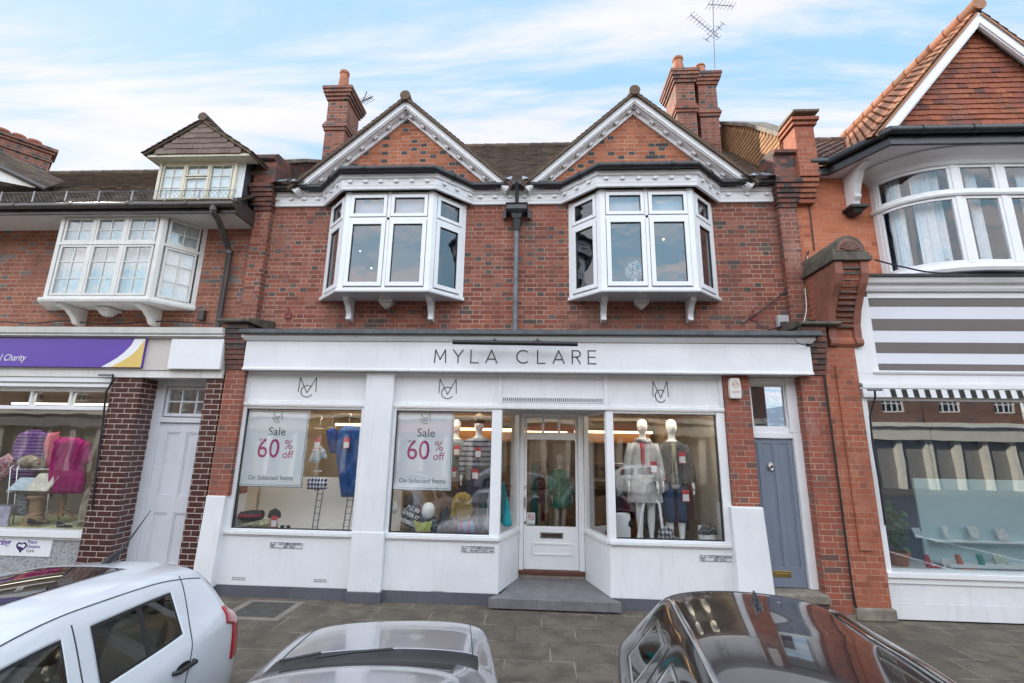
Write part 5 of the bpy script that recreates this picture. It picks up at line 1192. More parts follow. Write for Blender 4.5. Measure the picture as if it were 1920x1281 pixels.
park_sign(1311, 1040, 1376, 1054, 'BAY ONLY', 'customer parking sign reading bay only, beside the white right hand pier base')

al = tag(empty('alarm_box'), 'white burglar alarm box with red lettering on the brick pier', 'alarm box')
a, z1 = at(1365, 709, -.55); b, z0 = at(1391, 748, -.55); c = (a + b) / 2; hw_ = (b - a) / 2
m = MB(); m.prism([(c - hw_ * .85, z0), (c - hw_ * .95, z0 + .04), (c - hw_, (z0 + z1) / 2), (c - hw_ * .88, z1 - .03), (c - hw_ * .7, z1), (c + hw_ * .7, z1), (c + hw_ * .88, z1 - .03), (c + hw_, (z0 + z1) / 2), (c + hw_ * .95, z0 + .04), (c + hw_ * .85, z0)], -.575, -.501); m.build('case', paint('alarm_plastic', (.68, .66, .60), .4, var=.03, bump=0, dirt=.2), al, bevel=.012)
RED = paint('lettering_red', (.5, .05, .06), .5, var=0, bump=0)
m = MB(); stroke(m, arc(c, z1 - .10, .045, .045, 0, 360, 24), .006, -.5755, .001); m.build('ring', RED, al)
text('ADT', .042, face_m(c, -.5757, z1 - .10), RED, 'lettering', al, ext=.001); text('ALARMED', .026, face_m(c, -.5757, z0 + .10), RED, 'lettering', al, ext=.001)
jb = tag(empty('junction_box'), 'small grey cable junction box on the brickwork above the right end of the fascia', 'junction box')
a, z1 = at(1457, 591, -.08); b, z0 = at(1481, 614, -.08); m = MB(); m.box(a, b, -.09, -.003, z0, z1); m.build('box', paint('box_grey', (.45, .45, .46), .5, var=.05, dirt=.3), jb, bevel=.01)
def cable(pts, r, label, name='cable', mat='gasket', group=None):
    m = MB(); P = [Vector(p) for p in pts]; out = []
    for i in range(len(P) - 1):
        p0, p1, p2, p3 = P[max(i - 1, 0)], P[i], P[i + 1], P[min(i + 2, len(P) - 1)]
        for k in range(6):
            t = k / 6; out.append(.5 * ((2 * p1) + (p2 - p0) * t + (2 * p0 - 5 * p1 + 4 * p2 - p3) * t * t + (3 * p1 - p0 - 3 * p2 + p3) * t ** 3))
    m.tube(out + [P[-1]], r, 6); return tag(m.build(name, M[mat], None, smooth=True), label, 'cable', group)
cable([P2(1516, 470, -.02), P2(1500, 515, -.04), P2(1450, 565, -.05), P2(1390, 608, -.03)], .011, 'black cable running diagonally across the brickwork right of the right bay window')
cable([P2(1463, 375, -.06), P2(1466, 400, -.03), P2(1474, 470, -.02), P2(1480, 540, -.02), P2(1484, 598, -.02)], .009, 'thin black cable hanging down the brickwork to the grey junction box')
cable([P2(1513, 360, -.02), P2(1519, 400, -.02), P2(1527, 470, -.02)], .010, 'thin black cable running down the orange wall above the scroll topped pier')
cable([P2(1545, 705, -.53), P2(1558, 800, -.535), P2(1575, 930, -.535), P2(1598, 1100, -.535), P2(1606, 1140, -.535)], .012, 'black cable in the joint between the two brick piers')
cable([P2(1500, 612, -.7), P2(1490, 636, -.76), P2(1503, 646, -.72), P2(1522, 648, -.66)], .006, 'short black cable drooping over the right end of the white fascia')
cable([P2(1480, 605, -.1), P2(1500, 616, -.3), P2(1512, 580, -.2), P2(1508, 520, -.06), P2(1514, 480, -.03)], .008, 'pale cable looping from the junction box to the console', mat='white_old')
cable([P2(1640, 487, -.9), P2(1690, 500, -.9), P2(1760, 512, -.8), P2(1860, 508, -.8), P2(1960, 512, -.8)], .012, 'black cable strung below the bow window of the orange building')
cable([P2(0, 603, -.12), P2(60, 606, -.12), P2(120, 602, -.10), P2(200, 608, -.12), P2(300, 603, -.1), P2(400, 607, -.12)], .013, 'dark cable sagging along the brick above the purple sign')
cable([P2(1415, 603, -.06), P2(1440, 618, -.2), P2(1470, 610, -.12), P2(1495, 606, -.2), P2(1530, 600, -.5)], .010, 'dark cable lying along the top of the lead canopy at its right end')
for u, v, lab in ((540, 588, 'small rusty iron wall tie left of the left bay window'), (1414, 592, 'small rusty iron wall tie below the right bay window')):
    X, Z = at(u, v, -.02); m = MB(); m.box(X - .06, X + .06, -.02, -.001, Z - .09, Z + .03); m.box(X - .025, X + .01, -.03, -.0205, Z - .02, Z + .12); tag(m.build('wall_tie', paint('rust_red', (.22, .05, .04), .7, var=.2), None, bevel=.004), lab, 'wall tie', 'wall ties')
sb = tag(empty('sensor_box'), 'small dark box on the brickwork beside the left downpipe', 'box')
X, Z = at(378, 592, -.05); m = MB(); m.box(X - .06, X + .06, -.09, -.002, Z - .09, Z + .1); m.build('case', M['gutter_brown'], sb, bevel=.01)
def crank(u0, v0, pts, label):
    o = tag(empty('awning_crank'), label, 'awning crank', 'awning cranks'); m = MB(); m.tube([P2(u0 - 27, v0, -.64), P2(u0, v0, -.64)], .017, 8); m.build('bracket', M['pipe_grey'], o, smooth=True)
    m = MB(); m.tube([P2(u, v, y) for u, v, y in pts], .014, 8); m.build('rod', M['black'], o, smooth=True)
crank(212, 703, [(212, 703, -.64), (211, 715, -.64), (199, 735, -.6), (193, 790, -.58), (180, 890, -.57), (172, 955, -.56)], 'black awning crank rod hanging at the purple signed shop')
crank(1654, 731, [(1640, 730, -.64), (1641, 745, -.62), (1631, 780, -.55), (1636, 830, -.55), (1648, 900, -.54), (1660, 985, -.54)], 'black awning crank rod hanging under the striped valance')
def aerial(base, top, els, label, tilt=(1, .3, 0)):
    o = tag(empty('tv_aerial'), label, 'aerial', 'television aerials'); m = MB(); m.tube([base, top], .012, 6); m.build('mast', M['pipe_grey'], o)
    for c, d, L, n, w in els:
        m = MB(); c = Vector(c); d = Vector(d).normalized(); s = d.cross(Vector((0, 0, 1))).normalized(); m.tube([c - d * L / 2, c + d * L / 2], .009, 6)
        for k in range(n):
            p = c + d * (-L / 2 + L * k / (n - 1)); ww = w * (1 - .35 * k / n); m.tube([p - s * ww, p + s * ww], .006, 5); 
            if k % 3 == 0: m.tube([p - Vector((0, 0, ww * .6)), p + Vector((0, 0, ww * .6))], .005, 5)
        m.build('antenna_array', M['pipe_grey'], o)
b_ = P2(1340, 128, 2.2); t_ = P2(1336, -12, 2.2)
aerial(b_, t_, [(P2(1322, 50, 2.2), (1, .6, -.22), 1.0, 11, .12), (P2(1352, 10, 2.2), (1, .2, .1), .7, 8, .16), (P2(1340, 60, 2.2), (.6, -1, .1), .5, 5, .14)], 'tall mast with several television aerials on the right hand chimneys')
b_ = P2(678, 195, 1.6); t_ = P2(688, 172, 1.6)
aerial(b_, t_, [(P2(688, 187, 1.6), (.9, -.5, -.1), .34, 6, .13), (P2(690, 185, 1.6), (.2, .6, .8), .3, 4, .12)], 'small television aerial fixed to the left hand chimney')

# ================================================================ window displays
def fab(name, c1, c2=None, sc=0, dirn='z', kind='stripe', rough=.85):
    t = NT(name); P = t.pos(); s = t.xyz(P); c = c1
    if c2 is not None:
        if kind == 'stripe': f = t.m('GREATER_THAN', t.m('FRACT', t.m('MULTIPLY', s[2] if dirn == 'z' else s[0], sc)), .68)
        elif kind == 'check': f = t.m('GREATER_THAN', t.m('ADD', t.m('SINE', t.m('MULTIPLY', s[0], sc)), t.m('SINE', t.m('MULTIPLY', s[2], sc * .8))), .1)
        else: f = t.mr(t.noise(P, sc, 2), .48, .54)
        c = t.mix(f, c1, c2)
    c = t.mix(t.m('MULTIPLY', t.mr(t.noise(P, 9, 4), .3, .7), .35), c, t.mix(.5, c, (0.0, 0.0, 0.0))) if c2 is not None else t.mix(t.mr(t.noise(P, 9, 4), .3, .7), mul(c1, .7), c1)
    return t.bsdf(c, rough, 0, t.bump(t.noise(P, 40, 3), .5, .01), spec=.2)
def cloth_mb(pts, Y, th=.06, fold=.012, ff=60, g=.014):
    """a soft hanging thing: outline in photo pixels at depth Y, filled with a bulging, folded double skin"""
    poly = [at(u, v, Y) for u, v in pts]; n = len(poly); xs = [p[0] for p in poly]; zs = [p[1] for p in poly]; m = MB(); nx = int((max(xs) - min(xs)) / g) + 2; nz = int((max(zs) - min(zs)) / g) + 2
    def ins(x, z):
        r_ = False; j = n - 1
        for i in range(n):
            (xi, zi), (xj, zj) = poly[i], poly[j]
            if (zi > z) != (zj > z) and x < (xj - xi) * (z - zi) / (zj - zi) + xi: r_ = not r_
            j = i
        return r_
    def ed(x, z):
        best = 9; 
        for i in range(n):
            a = Vector(poly[i]); b = Vector(poly[(i + 1) % n]); p = Vector((x, z)); d = b - a; t = max(0, min(1, (p - a).dot(d) / max(1e-9, d.length_squared))); best = min(best, (a + d * t - p).length)
        return best
    idx = {}; vs = []; fs = []
    def vert(i, j, side):
        k = (i, j, side)
        if k not in idx:
            x = min(xs) + i * g; z = min(zs) + j * g; e = ed(x, z) if ins(x, z) else 0; h = th * min(1, e / .07) ** .5 * .5
            f = fold * math.sin(x * ff + 2.5 * mnoise.noise(Vector((x * 3, z * 3, Y))) * 2) * min(1, e / .05)
            idx[k] = len(vs); vs.append((x, Y - h * side + f * (side > 0), z))
        return idx[k]
    for i in range(nx):
        for j in range(nz):
            if ins(min(xs) + (i + .5) * g, min(zs) + (j + .5) * g):
                fs.append((vert(i, j, 1), vert(i + 1, j, 1), vert(i + 1, j + 1, 1), vert(i, j + 1, 1))); fs.append((vert(i, j + 1, -1), vert(i + 1, j + 1, -1), vert(i + 1, j, -1), vert(i, j, -1)))
    m.add(vs, fs); return m
def cloth(name, pts, Y, mat, label=None, cat=None, parent=None, **k):
    m = cloth_mb(pts, Y, **k); o = m.build(name, mat, parent, smooth='all', fix=False)
    if label: tag(o, label, cat)
    return o
TAGW = paint('tag_white', (.7, .7, .68), .5, var=0, bump=0)
def price(u, v, Y, parent, s=1.0):
    X, Z = at(u, v, Y); m = MB(); m.box(X - .05 * s, X + .05 * s, Y, Y + .003, Z - .10 * s, Z + .07 * s); t = m.build('price_tag', RED, parent)
    m = MB(); m.box(X - .042 * s, X + .042 * s, Y - .002, Y - .0005, Z - .09 * s, Z + .0 * s); m.build('price_panel', TAGW, t)
MANN = paint('mannequin_white', (.74, .74, .72), .35, var=.03, bump=0)
def ell(cx, cy, z, rx, ry, n=16): return [(cx + rx * math.cos(2 * math.pi * k / n), cy + ry * math.sin(2 * math.pi * k / n), z) for k in range(n)]
def mannequin(u, Y, vtop, vfoot, label, head=True, arms=((.25, 0), (.25, 0)), legs=True, turn=0.0, cat='mannequin'):
    X, zt = at(u, vtop, Y); _, zf = at(u, vfoot, Y); H = (zt - zf)
    o = tag(empty('mannequin', (X, Y, zf), turn), label, cat, 'mannequins')
    m = MB(); s = H / 1.8; E = lambda x, y, z, rx, ry: ell(x * s, y * s, z * s, rx * s, ry * s)
    m.loft([E(0, 0, .80, .10, .09), E(0, 0, .86, .155, .11), E(0, 0, .95, .165, .115), E(0, 0, 1.08, .125, .09), E(0, 0, 1.22, .145, .105), E(0, 0, 1.34, .165, .105), E(0, 0, 1.42, .17, .085), E(0, 0, 1.47, .10, .065), E(0, 0, 1.50, .055, .055), E(0, 0, 1.58, .05, .05)] + ([E(0, -.005, 1.60, .06, .075), E(0, -.01, 1.64, .075, .092), E(0, -.01, 1.70, .082, .10), E(0, -.005, 1.76, .07, .088), E(0, 0, 1.795, .03, .04)] if head else []))
    for sd_, (bend, fwd) in zip((-1, 1), arms):
        sh = Vector((sd_ * .175, 0, 1.41)); el = sh + Vector((sd_ * .07, .0 - fwd * .1, -.29)); wr = el + Vector((sd_ * (.03 - bend * .1), -.08 - fwd, -.24)); hd = wr + Vector((0, -.02, -.09))
        m.tube([p * s for p in (sh, (sh + el) / 2, el, (el + wr) / 2, wr)], [.045 * s, .042 * s, .036 * s, .033 * s, .022 * s], 10)
        m.loft([[(p.x * s + a * s, p.y * s + b * s, p.z * s) for a, b in ((-.014, -.03), (.014, -.03), (.018, .03), (-.018, .03))] for p in (wr, (wr + hd) / 2, hd)])
        for k in range(4): a = hd + Vector((0, -.026 + .017 * k, 0)); m.tube([a * s, (a + Vector((0, -.008, -.045))) * s, (a + Vector((-sd_ * .01, -.002, -.075 + .006 * abs(k - 1.5)))) * s], [.008 * s, .0075 * s, .006 * s], 6)
        m.tube([(wr + Vector((0, -.03, -.03))) * s, (wr + Vector((0, -.055, -.07))) * s, (wr + Vector((0, -.05, -.10))) * s], [.009 * s, .008 * s, .007 * s], 6)
    if legs:
        for sd_ in (-1, 1): m.tube([Vector(p) * s for p in ((sd_ * .085, 0, .86), (sd_ * .09, 0, .65), (sd_ * .085, -.01, .48), (sd_ * .085, .02, .32), (sd_ * .08, .03, .10), (sd_ * .08, -.02, .04), (sd_ * .085, -.12, .01))], [.085 * s, .075 * s, .055 * s, .056 * s, .034 * s, .035 * s, .025 * s], 12)
    if head:
        m.ball((0, -.105 * s, 1.68 * s), .012 * s, .02 * s, .025 * s, 8, 6)
    m.build('body', MANN, o, smooth='all'); return o, s
def coat(o, s, mat, z0, z1=1.47, flare=.22, open_=0.0, sleeve=.95, name='coat', rx=.19, arms=((.25, 0), (.25, 0))):
    m = MB(); r3 = random.Random(int(s * 1000) + len(name)); rings = []
    n = 40
    for i, t in enumerate([0, .15, .3, .5, .7, .85, .94, 1.0]):
        z = z0 + (z1 - z0) * t; w = rx + (flare - rx) * (1 - t) if t < .7 else rx * (1.0, 1.02, .95, .55)[[.7, .85, .94, 1.0].index(t)]; ring = []
        for k in range(n):
            a = 2 * math.pi * k / n; f = 1 + .05 * math.sin(k * 1.9 + i * .4) * (1 - t) + .02 * math.sin(k * 3.1)
            ring.append((w * f * math.cos(a) * s, w * .68 * f * math.sin(a) * s, z * s))
        rings.append(ring)
    m.loft(rings, cap=False)
    for sd_, (bend, fwd) in zip((-1, 1), arms):
        sh = Vector((sd_ * .16, 0, 1.42)); el = Vector((sd_ * .175, 0, 1.41)) + Vector((sd_ * .07, .0 - fwd * .1, -.29)); wr = el + Vector((sd_ * (.03 - bend * .1), -.08 - fwd, -.24)) * sleeve
        m.tube([p * s for p in (sh, (sh + el) / 2, el, (el + wr) / 2, wr)], [.07 * s, .07 * s, .064 * s, .058 * s, .056 * s], 12)
    return m.build(name, mat, o, smooth='all')
# right window
o, s = mannequin(1203, -.06, 786, 1018, 'mannequin in a long pale grey coat over a red top, right window')
coat(o, s, fab('pale_grey_wool', (.50, .48, .47)), .58, flare=.26)
m = MB(); m.loft([ell(-.03 * s, -.085 * s, z * s, .045 * s, .06 * s, 14) for z in (.98, 1.15, 1.35, 1.44)]); m.build('red_top', fab('red_knit', (.38, .02, .05)), o, smooth='all')
m = MB(); m.tube([Vector((.10 * math.cos(a), -.02 + .095 * math.sin(a), 1.47 + .02 * math.sin(a * 2))) * s for a in [i * .52 for i in range(13)]], .032 * s, 8); m.build('collar', fab('pale_hood', (.58, .56, .54)), o, smooth='all')
price(1208, 868, -.26, None) if False else None
def ptag(o, s, x, z, y=-.20):
    m = MB(); m.box((x - .05) * s, (x + .05) * s, y * s - .003, y * s, (z - .09) * s, (z + .07) * s); t = m.build('price_tag', RED, o); m = MB(); m.box((x - .042) * s, (x + .042) * s, y * s - .006, y * s - .0035, (z - .08) * s, (z + .01) * s); m.build('price_panel', TAGW, t)
ptag(o, s, .10, 1.10)
o, s = mannequin(1257, -.02, 786, 1025, 'mannequin in a dark patterned jacket and jeans, right window', arms=((-.2, .12), (.3, 0)))
coat(o, s, fab('dark_speckled', (.045, .045, .05), (.16, .15, .14), 90, kind='spot'), .88, flare=.22, arms=((-.2, .12), (.3, 0)))
m = MB()
for sd_ in (-1, 1): m.tube([Vector(p) * s for p in ((sd_ * .085, 0, .92), (sd_ * .09, 0, .65), (sd_ * .085, -.01, .45), (sd_ * .085, .0, .34))], [.10 * s, .088 * s, .07 * s, .065 * s], 12)
m.build('jeans', fab('blue_denim', (.03, .06, .13)), o, smooth='all'); ptag(o, s, .08, 1.25); ptag(o, s, .12, .72, -.13)
m = MB(); m.tube([Vector((x, -.16, z)) * s for x, z in ((-.03, 1.44), (-.02, 1.25), (0, .98))], .02 * s, 8); m.build('scarf', fab('olive_scarf', (.22, .19, .08)), o, smooth='all')
st_ = tag(empty('display_stool'), 'white bent tube stool standing in front of the pale grey coat', 'stool')
m = MB(); m.tube([P2(1196, 1015, -.2), P2(1202, 970, -.2), P2(1208, 940, -.2), P2(1222, 930, -.2), P2(1236, 945, -.2), P2(1240, 975, -.2), P2(1246, 1015, -.2)], .022, 10); m.build('frame', M['white_wood'], st_, smooth=True)
def pot(u, v, Y, r, h, label, mat=None, name='display_pot'):
    X, Z = at(u, v, Y); m = MB(); m.lathe([(r * .8, 0), (r, h * .1), (r * 1.02, h * .9), (r * .98, h), (r * .8, h), (r * .78, h * .8)], (X, Y, Z), 18); return tag(m.build(name, mat or M['white_wood'], None, smooth=True), label, 'pot')
pot(1168, 1010, -.14, .12, .36, 'white round tub holding dark bags at the left of the right window')
pot(1326, 1016, -.12, .12, .22, 'small white pot under a dark scarf at the right end of the right window')
cloth('folded_scarf', [(1308, 1000), (1316, 985), (1330, 981), (1343, 988), (1345, 1002), (1325, 1006)], -.20, fab('dark_scarf', (.05, .045, .05), (.2, .18, .16), 40, kind='spot'), 'dark scarf folded over the small white pot', 'scarf', th=.14)
cloth('handbag', [(1232, 1018), (1236, 990), (1250, 985), (1262, 995), (1264, 1018)], -.2, fab('grey_weave', (.06, .06, .07), (.4, .4, .4), 110, kind='check'), 'grey woven bag on the floor between the two mannequins', 'handbag', th=.12)
cloth('handbag', [(1156, 985), (1164, 972), (1182, 974), (1188, 986), (1180, 990), (1162, 990)], -.18, fab('black_bag', (.03, .025, .03)), 'black bag lying on the white tub', 'handbag', th=.14)
cloth('chair_cushion', [(1155, 900), (1170, 888), (1185, 892), (1188, 925), (1158, 930)], .25, fab('grey_velvet', (.18, .20, .23)), 'grey folded throw behind the pale coat', 'throw', th=.1)
def rail(x0, x1, y, z, zlow, mats, n, label, seed, group='clothes rails inside the shop'):
    r4 = random.Random(seed); o = tag(empty('clothes_rail'), label, 'clothes rail', group); m = MB(); m.tube([(x0, y, z), (x1, y, z)], .014, 8); m.tube([(x0, y, .16), (x0, y, z)], .014, 8); m.tube([(x1, y, .16), (x1, y, z)], .014, 8); m.build('frame', M['steel'], o, smooth=True)
    for i in range(n):
        x = x0 + (x1 - x0) * (i + .5) / n; g = MB(); L = r4.uniform(.6, 1) * (z - zlow); w = r4.uniform(.16, .22); t = (x1 - x0) / n * .42
        g.loft([[(x + a * t * f, y + b * w * f2, zz) for a, b in ((-1, -1), (0, -1.05), (1, -1), (1.1, 0), (1, 1), (0, 1.05), (-1, 1), (-1.1, 0))] for zz, f, f2 in ((z - .03, .3, .15), (z - .10, .8, .85), (z - .3, 1, 1), (z - L, 1.1, 1.1))]); g.build('garment', r4.choice(mats), o, smooth=True)
DKS = [fab('g_black', (.02, .02, .025)), fab('g_navy', (.02, .03, .07)), fab('g_grey', (.12, .12, .13)), fab('g_maroon', (.12, .015, .03)), fab('g_cream', (.45, .42, .36)), fab('g_teal', (.03, .16, .17))]
rail(1.3, 2.75, 1.1, 1.95, .8, DKS[:4], 14, 'rail of dark clothes behind the mannequins of the right window', 3)
rail(-1.35, -.6, .75, 1.95, .7, DKS, 9, 'rail of clothes behind the window left of the door', 4)
rail(-.1, .25, 2.3, 1.9, .6, DKS[3:], 5, 'short rail of cream and maroon clothes seen through the door', 5)
# centre window
o, s = mannequin(899, -.12, 783, 1000, 'mannequin in brown beanie and grey striped coat, beside the door', legs=False)
coat(o, s, fab('striped_wool', (.30, .29, .31), (.03, .03, .06), 13), 1.0, flare=.22)
m = MB(); m.lathe([(.086, 0), (.094, .04), (.09, .10), (.06, .15), (.01, .175)], (0, 0, 0), 18); m.v = [Vector((v.x * s, v.y * s * 1.15 - .01, v.z * s + 1.70 * s)) for v in m.v]; m.build('beanie', fab('brown_knit', (.11, .085, .055)), o, smooth='all')
m = MB(); m.loft([ell(0, 0, z * s, rx * s, rx * .7 * s, 18) for z, rx in ((.45, .17), (.7, .17), (1.02, .17))]); m.build('skirt', DKS[1], o, smooth='all'); m = MB(); m.tube([(0, .03, 0), (0, .03, .9 * s)], .015, 8); m.build('stand', M['steel'], o); ptag(o, s, .02, 1.25); ptag(o, s, -.02, .92, -.17)
o, s = mannequin(856, .12, 786, 1000, 'mannequin in grey top with a black star, half hidden by the poster', legs=False)
coat(o, s, fab('grey_jersey', (.26, .29, .30)), .98, flare=.2); m = MB(); m.prism([((.07 + (.05 if k % 2 == 0 else .02) * math.cos(R(90 + 36 * k))) * s, (1.18 + (.05 if k % 2 == 0 else .02) * math.sin(R(90 + 36 * k))) * s) for k in range(10)], -.21 * s, -.2 * s); m.build('star', M['black'], o); ptag(o, s, .06, 1.30); ptag(o, s, .02, .95)
cloth('fur_gilet', [(848, 940), (856, 925), (872, 922), (884, 930), (886, 955), (880, 975), (862, 977), (843, 970)], -.28, fab('yellow_fur', (.42, .28, .06), (.22, .13, .03), 60, kind='spot'), 'fluffy yellow fur gilet hanging in the window left of the door', 'gilet', th=.14, fold=.025, ff=110)
cloth('sweatshirt', [(752, 962), (770, 947), (790, 952), (812, 965), (826, 985), (818, 1000), (800, 1002), (776, 1000), (760, 985)], -.20, fab('navy_print', (.025, .03, .05), (.16, .18, .2), 25, kind='spot'), 'dark slogan sweatshirt laid at the bottom of the window left of the door', 'sweatshirt', th=.16)
for sx_, (u, v, t_) in enumerate(((775, 955, "I'LL BE"), (770, 966, 'OVER IT'), (766, 980, 'PROSECCO'))):
    X, Z = at(u, v, -.32); text(t_, .075, face_m(X, -.32, Z) @ Matrix.Rotation(R(-22), 4, 'Z'), TAGW, 'slogan', bpy.data.objects['sweatshirt'], ext=.002, bold=.002)
def ballthing(name, u, v, Y, r, mat, label, cat, sz=1.2):
    X, Z = at(u, v, Y); m = MB(); m.ball((X, Y, Z), r, r, r * sz, 18, 12); return tag(m.build(name, mat, None, smooth='all'), label, cat)
ballthing('dummy_bust', 803, 958, -.24, .105, MANN, 'white dummy head tilted behind the slogan sweatshirt', 'dummy head')
ballthing('dummy_bust', 739, 952, -.22, .07, M['white_old'], 'small pale round dummy head at the lower left of the poster', 'dummy head')
cloth('grey_hat', [(757, 950), (760, 930), (772, 924), (786, 928), (792, 945), (780, 955)], -.1, fab('grey_felt', (.16, .15, .15)), 'grey felt hat under the poster left of the door', 'hat', th=.2)
cloth('clutch_bag', [(776, 976), (790, 980), (810, 977), (807, 1000), (780, 1000)], -.33, fab('lime_leather', (.48, .50, .16), rough=.5), 'lime yellow clutch bag at the foot of the window left of the door', 'bag', th=.05, fold=.006)
cloth('handbag', [(822, 985), (826, 958), (838, 950), (848, 962), (850, 985), (836, 990)], -.15, DKS[0], 'black handbag between the sweatshirt and the yellow gilet', 'handbag', th=.14)
cloth('folded_jeans', [(858, 1000), (860, 978), (888, 976), (890, 1000)], -.28, fab('pale_denim', (.2, .28, .4), (.5, .1, .1), 9, 'x'), 'pale blue and red folded clothes under the yellow gilet', 'folded clothes', th=.1)
cloth('long_cardigan', [(920, 905), (914, 940), (909, 990), (917, 998), (924, 996), (928, 905)], -.25, fab('pale_grey_knit', (.36, .39, .42)), 'long pale grey cardigan hanging at the post left of the door', 'cardigan', th=.08)
cloth('turquoise_dress', [(938, 905), (946, 905), (955, 950), (960, 985), (940, 992), (935, 960)], -.05, fab('turquoise', (.03, .32, .36)), 'turquoise dress seen through the slanting pane left of the door', 'dress', th=.1)
for k, (u0, v0, u1, v1) in enumerate(((735, 940, 738, 1000),)): pass
# through the door
o, s = mannequin(1050, 2.2, 852, 1005, 'mannequin in a mint green belted dress seen through the shop door', turn=.4)
coat(o, s, fab('mint_green', (.10, .42, .32)), .62, flare=.23); m = MB(); m.loft([ell(0, 0, z * s, .165 * s, .12 * s, 20) for z in (1.04, 1.09)]); m.build('belt', TAGW, o, smooth='all')
# left window
def clipgarment(name, pts, Y, mat, uh, vh, label, cat, tagp=None, **k):
    o = tag(empty(name), label, cat, 'clothes hanging in the left window'); cloth('fabric', pts, Y, mat, parent=o, **k); m = MB(); X, Z = at(uh, vh, Y); m.tube([(X, Y, Z - .03), (X, Y, Z + .10), (X + .03, Y, Z + .14), (X, Y, Z + .17)], .006, 6); m.tube([(X - .07, Y, Z - .03), (X + .07, Y, Z - .03)], .008, 6); m.build('hanger', M['steel'], o)
    if tagp: price(tagp[0], tagp[1], Y - .1, o)
clipgarment('shorts', [(587, 842), (600, 836), (612, 845), (613, 862), (603, 860), (597, 868), (578, 866)], -.2, fab('white_print', (.6, .62, .66), (.3, .35, .42), 50, kind='spot'), 600, 800, 'white patterned shorts hanging above the printed skirt', 'shorts', (595, 829))
clipgarment('skirt', [(576, 898), (594, 893), (613, 897), (614, 917), (594, 920), (576, 917)], -.2, fab('navy_dots', (.62, .64, .66), (.02, .03, .12), 120, kind='check'), 596, 880, 'navy and white printed skirt hanging right of the left poster', 'skirt', th=.08)
clipgarment('blue_top', [(636, 806), (650, 798), (668, 799), (682, 806), (681, 850), (674, 925), (662, 932), (640, 932), (636, 900), (630, 850)], -.08, fab('royal_blue', (.02, .09, .30)), 655, 795, 'royal blue drop front dress hanging at the right of the left window', 'dress', (650, 829), th=.1)
clipgarment('cobalt_sleeve', [(612, 808), (626, 800), (634, 812), (630, 850), (618, 850)], .1, fab('cobalt', (.02, .05, .22)), 622, 798, 'cobalt blouse hanging behind the white patterned shorts', 'blouse', th=.08)
def ladder(u0, u1, label):
    o = tag(empty('display_ladder'), label, 'display ladder', 'thin display ladders in the left window'); m = MB()
    a0, a1 = P2(u0, 920, -.1), P2(u0 - 11, 994, -.1); b0, b1 = P2(u1, 920, -.1), P2(u1 - 12, 994, -.1); m.tube([a0, a1], .009, 6); m.tube([b0, b1], .009, 6); m.build('rail', M['pipe_grey'], o)
    m = MB()
    for k in range(6): t = (k + .5) / 6; m.tube([a0.lerp(a1, t), b0.lerp(b1, t)], .006, 6)
    m.build('rung', M['pipe_grey'], o)
ladder(596, 606, 'thin grey display ladder under the printed skirt'); ladder(654, 665, 'thin grey display ladder under the royal blue dress')
cloth('folded_clothes', [(448, 975), (452, 960), (470, 957), (492, 957), (494, 966), (490, 975)], -.2, fab('black_red', (.03, .03, .035), (.25, .02, .04), 8), 'black and red folded clothes on a yellow bag under the left poster', 'folded clothes', th=.3)
cloth('yellow_bag', [(450, 991), (452, 973), (516, 973), (520, 991)], -.12, fab('dull_yellow', (.36, .34, .12), (.5, .5, .4), 30, kind='spot'), 'dull yellow flat bag lying under the left poster', 'bag', th=.25)
cloth('flat_cap', [(502, 970), (506, 958), (516, 953), (526, 960), (526, 970), (514, 974)], -.22, fab('black_cap', (.03, .03, .035)), 'black cap on a stand at the foot of the left window', 'cap', th=.16); price(514, 976, -.33, bpy.data.objects['flat_cap'])
sg_ = tag(empty('sunglasses'), 'dark sunglasses lying right of the black cap', 'sunglasses'); m = MB()
for u in (529, 541): X, Z = at(u, 988, -.25); m.ball((X, -.25, Z), .035, .01, .025, 10, 6)
m.build('lens', M['black'], sg_, smooth='all'); m = MB(); m.tube([P2(529, 986, -.24), P2(541, 986, -.24)], .005, 6); m.build('bridge', M['black'], sg_)

# purple signed shop display
def lshop(name, pts, Y, mat, label, cat, **k): return cloth(name, pts, Y, mat, label, cat, **k)
lshop('striped_jumper', [(28, 830), (40, 812), (60, 806), (78, 806), (93, 815), (86, 840), (70, 900), (20, 905), (24, 870)], .25, fab('purple_stripe', (.22, .12, .36), (.05, .02, .10), 17), 'purple striped jumper hanging in the charity shop window', 'jumper', th=.14)
lshop('pink_cardigan', [(82, 832), (92, 812), (112, 810), (112, 840), (104, 875), (88, 878), (85, 850)], .1, fab('salmon_pink', (.60, .16, .22)), 'salmon pink cardigan beside the magenta dress', 'cardigan', th=.1)
lshop('magenta_dress', [(104, 828), (114, 820), (150, 821), (170, 830), (172, 866), (160, 872), (160, 905), (152, 926), (84, 926), (96, 880)], -.05, fab('magenta', (.42, .01, .17)), 'long magenta dress in the charity shop window', 'dress', th=.16, fold=.02)
lshop('bead_cushion', [(32, 870), (45, 856), (62, 852), (76, 860), (74, 876), (50, 880)], .0, fab('cream_petals', (.42, .36, .27), (.25, .2, .14), 40, kind='spot'), 'cream ruffled cushion above the greetings cards', 'cushion', th=.2)
lshop('floral_cushion', [(0, 860), (18, 850), (28, 862), (14, 890), (0, 905)], .0, fab('floral', (.55, .4, .42), (.35, .1, .15), 30, kind='spot'), 'pink floral cushion at the left edge of the charity window', 'cushion', th=.15)
lshop('beige_handbag', [(145, 987), (150, 955), (160, 925), (170, 910), (172, 940), (162, 980)], -.1, fab('beige_bag', (.42, .34, .26)), 'beige bag leaning against the glazed brick pier inside the window', 'handbag', th=.12)
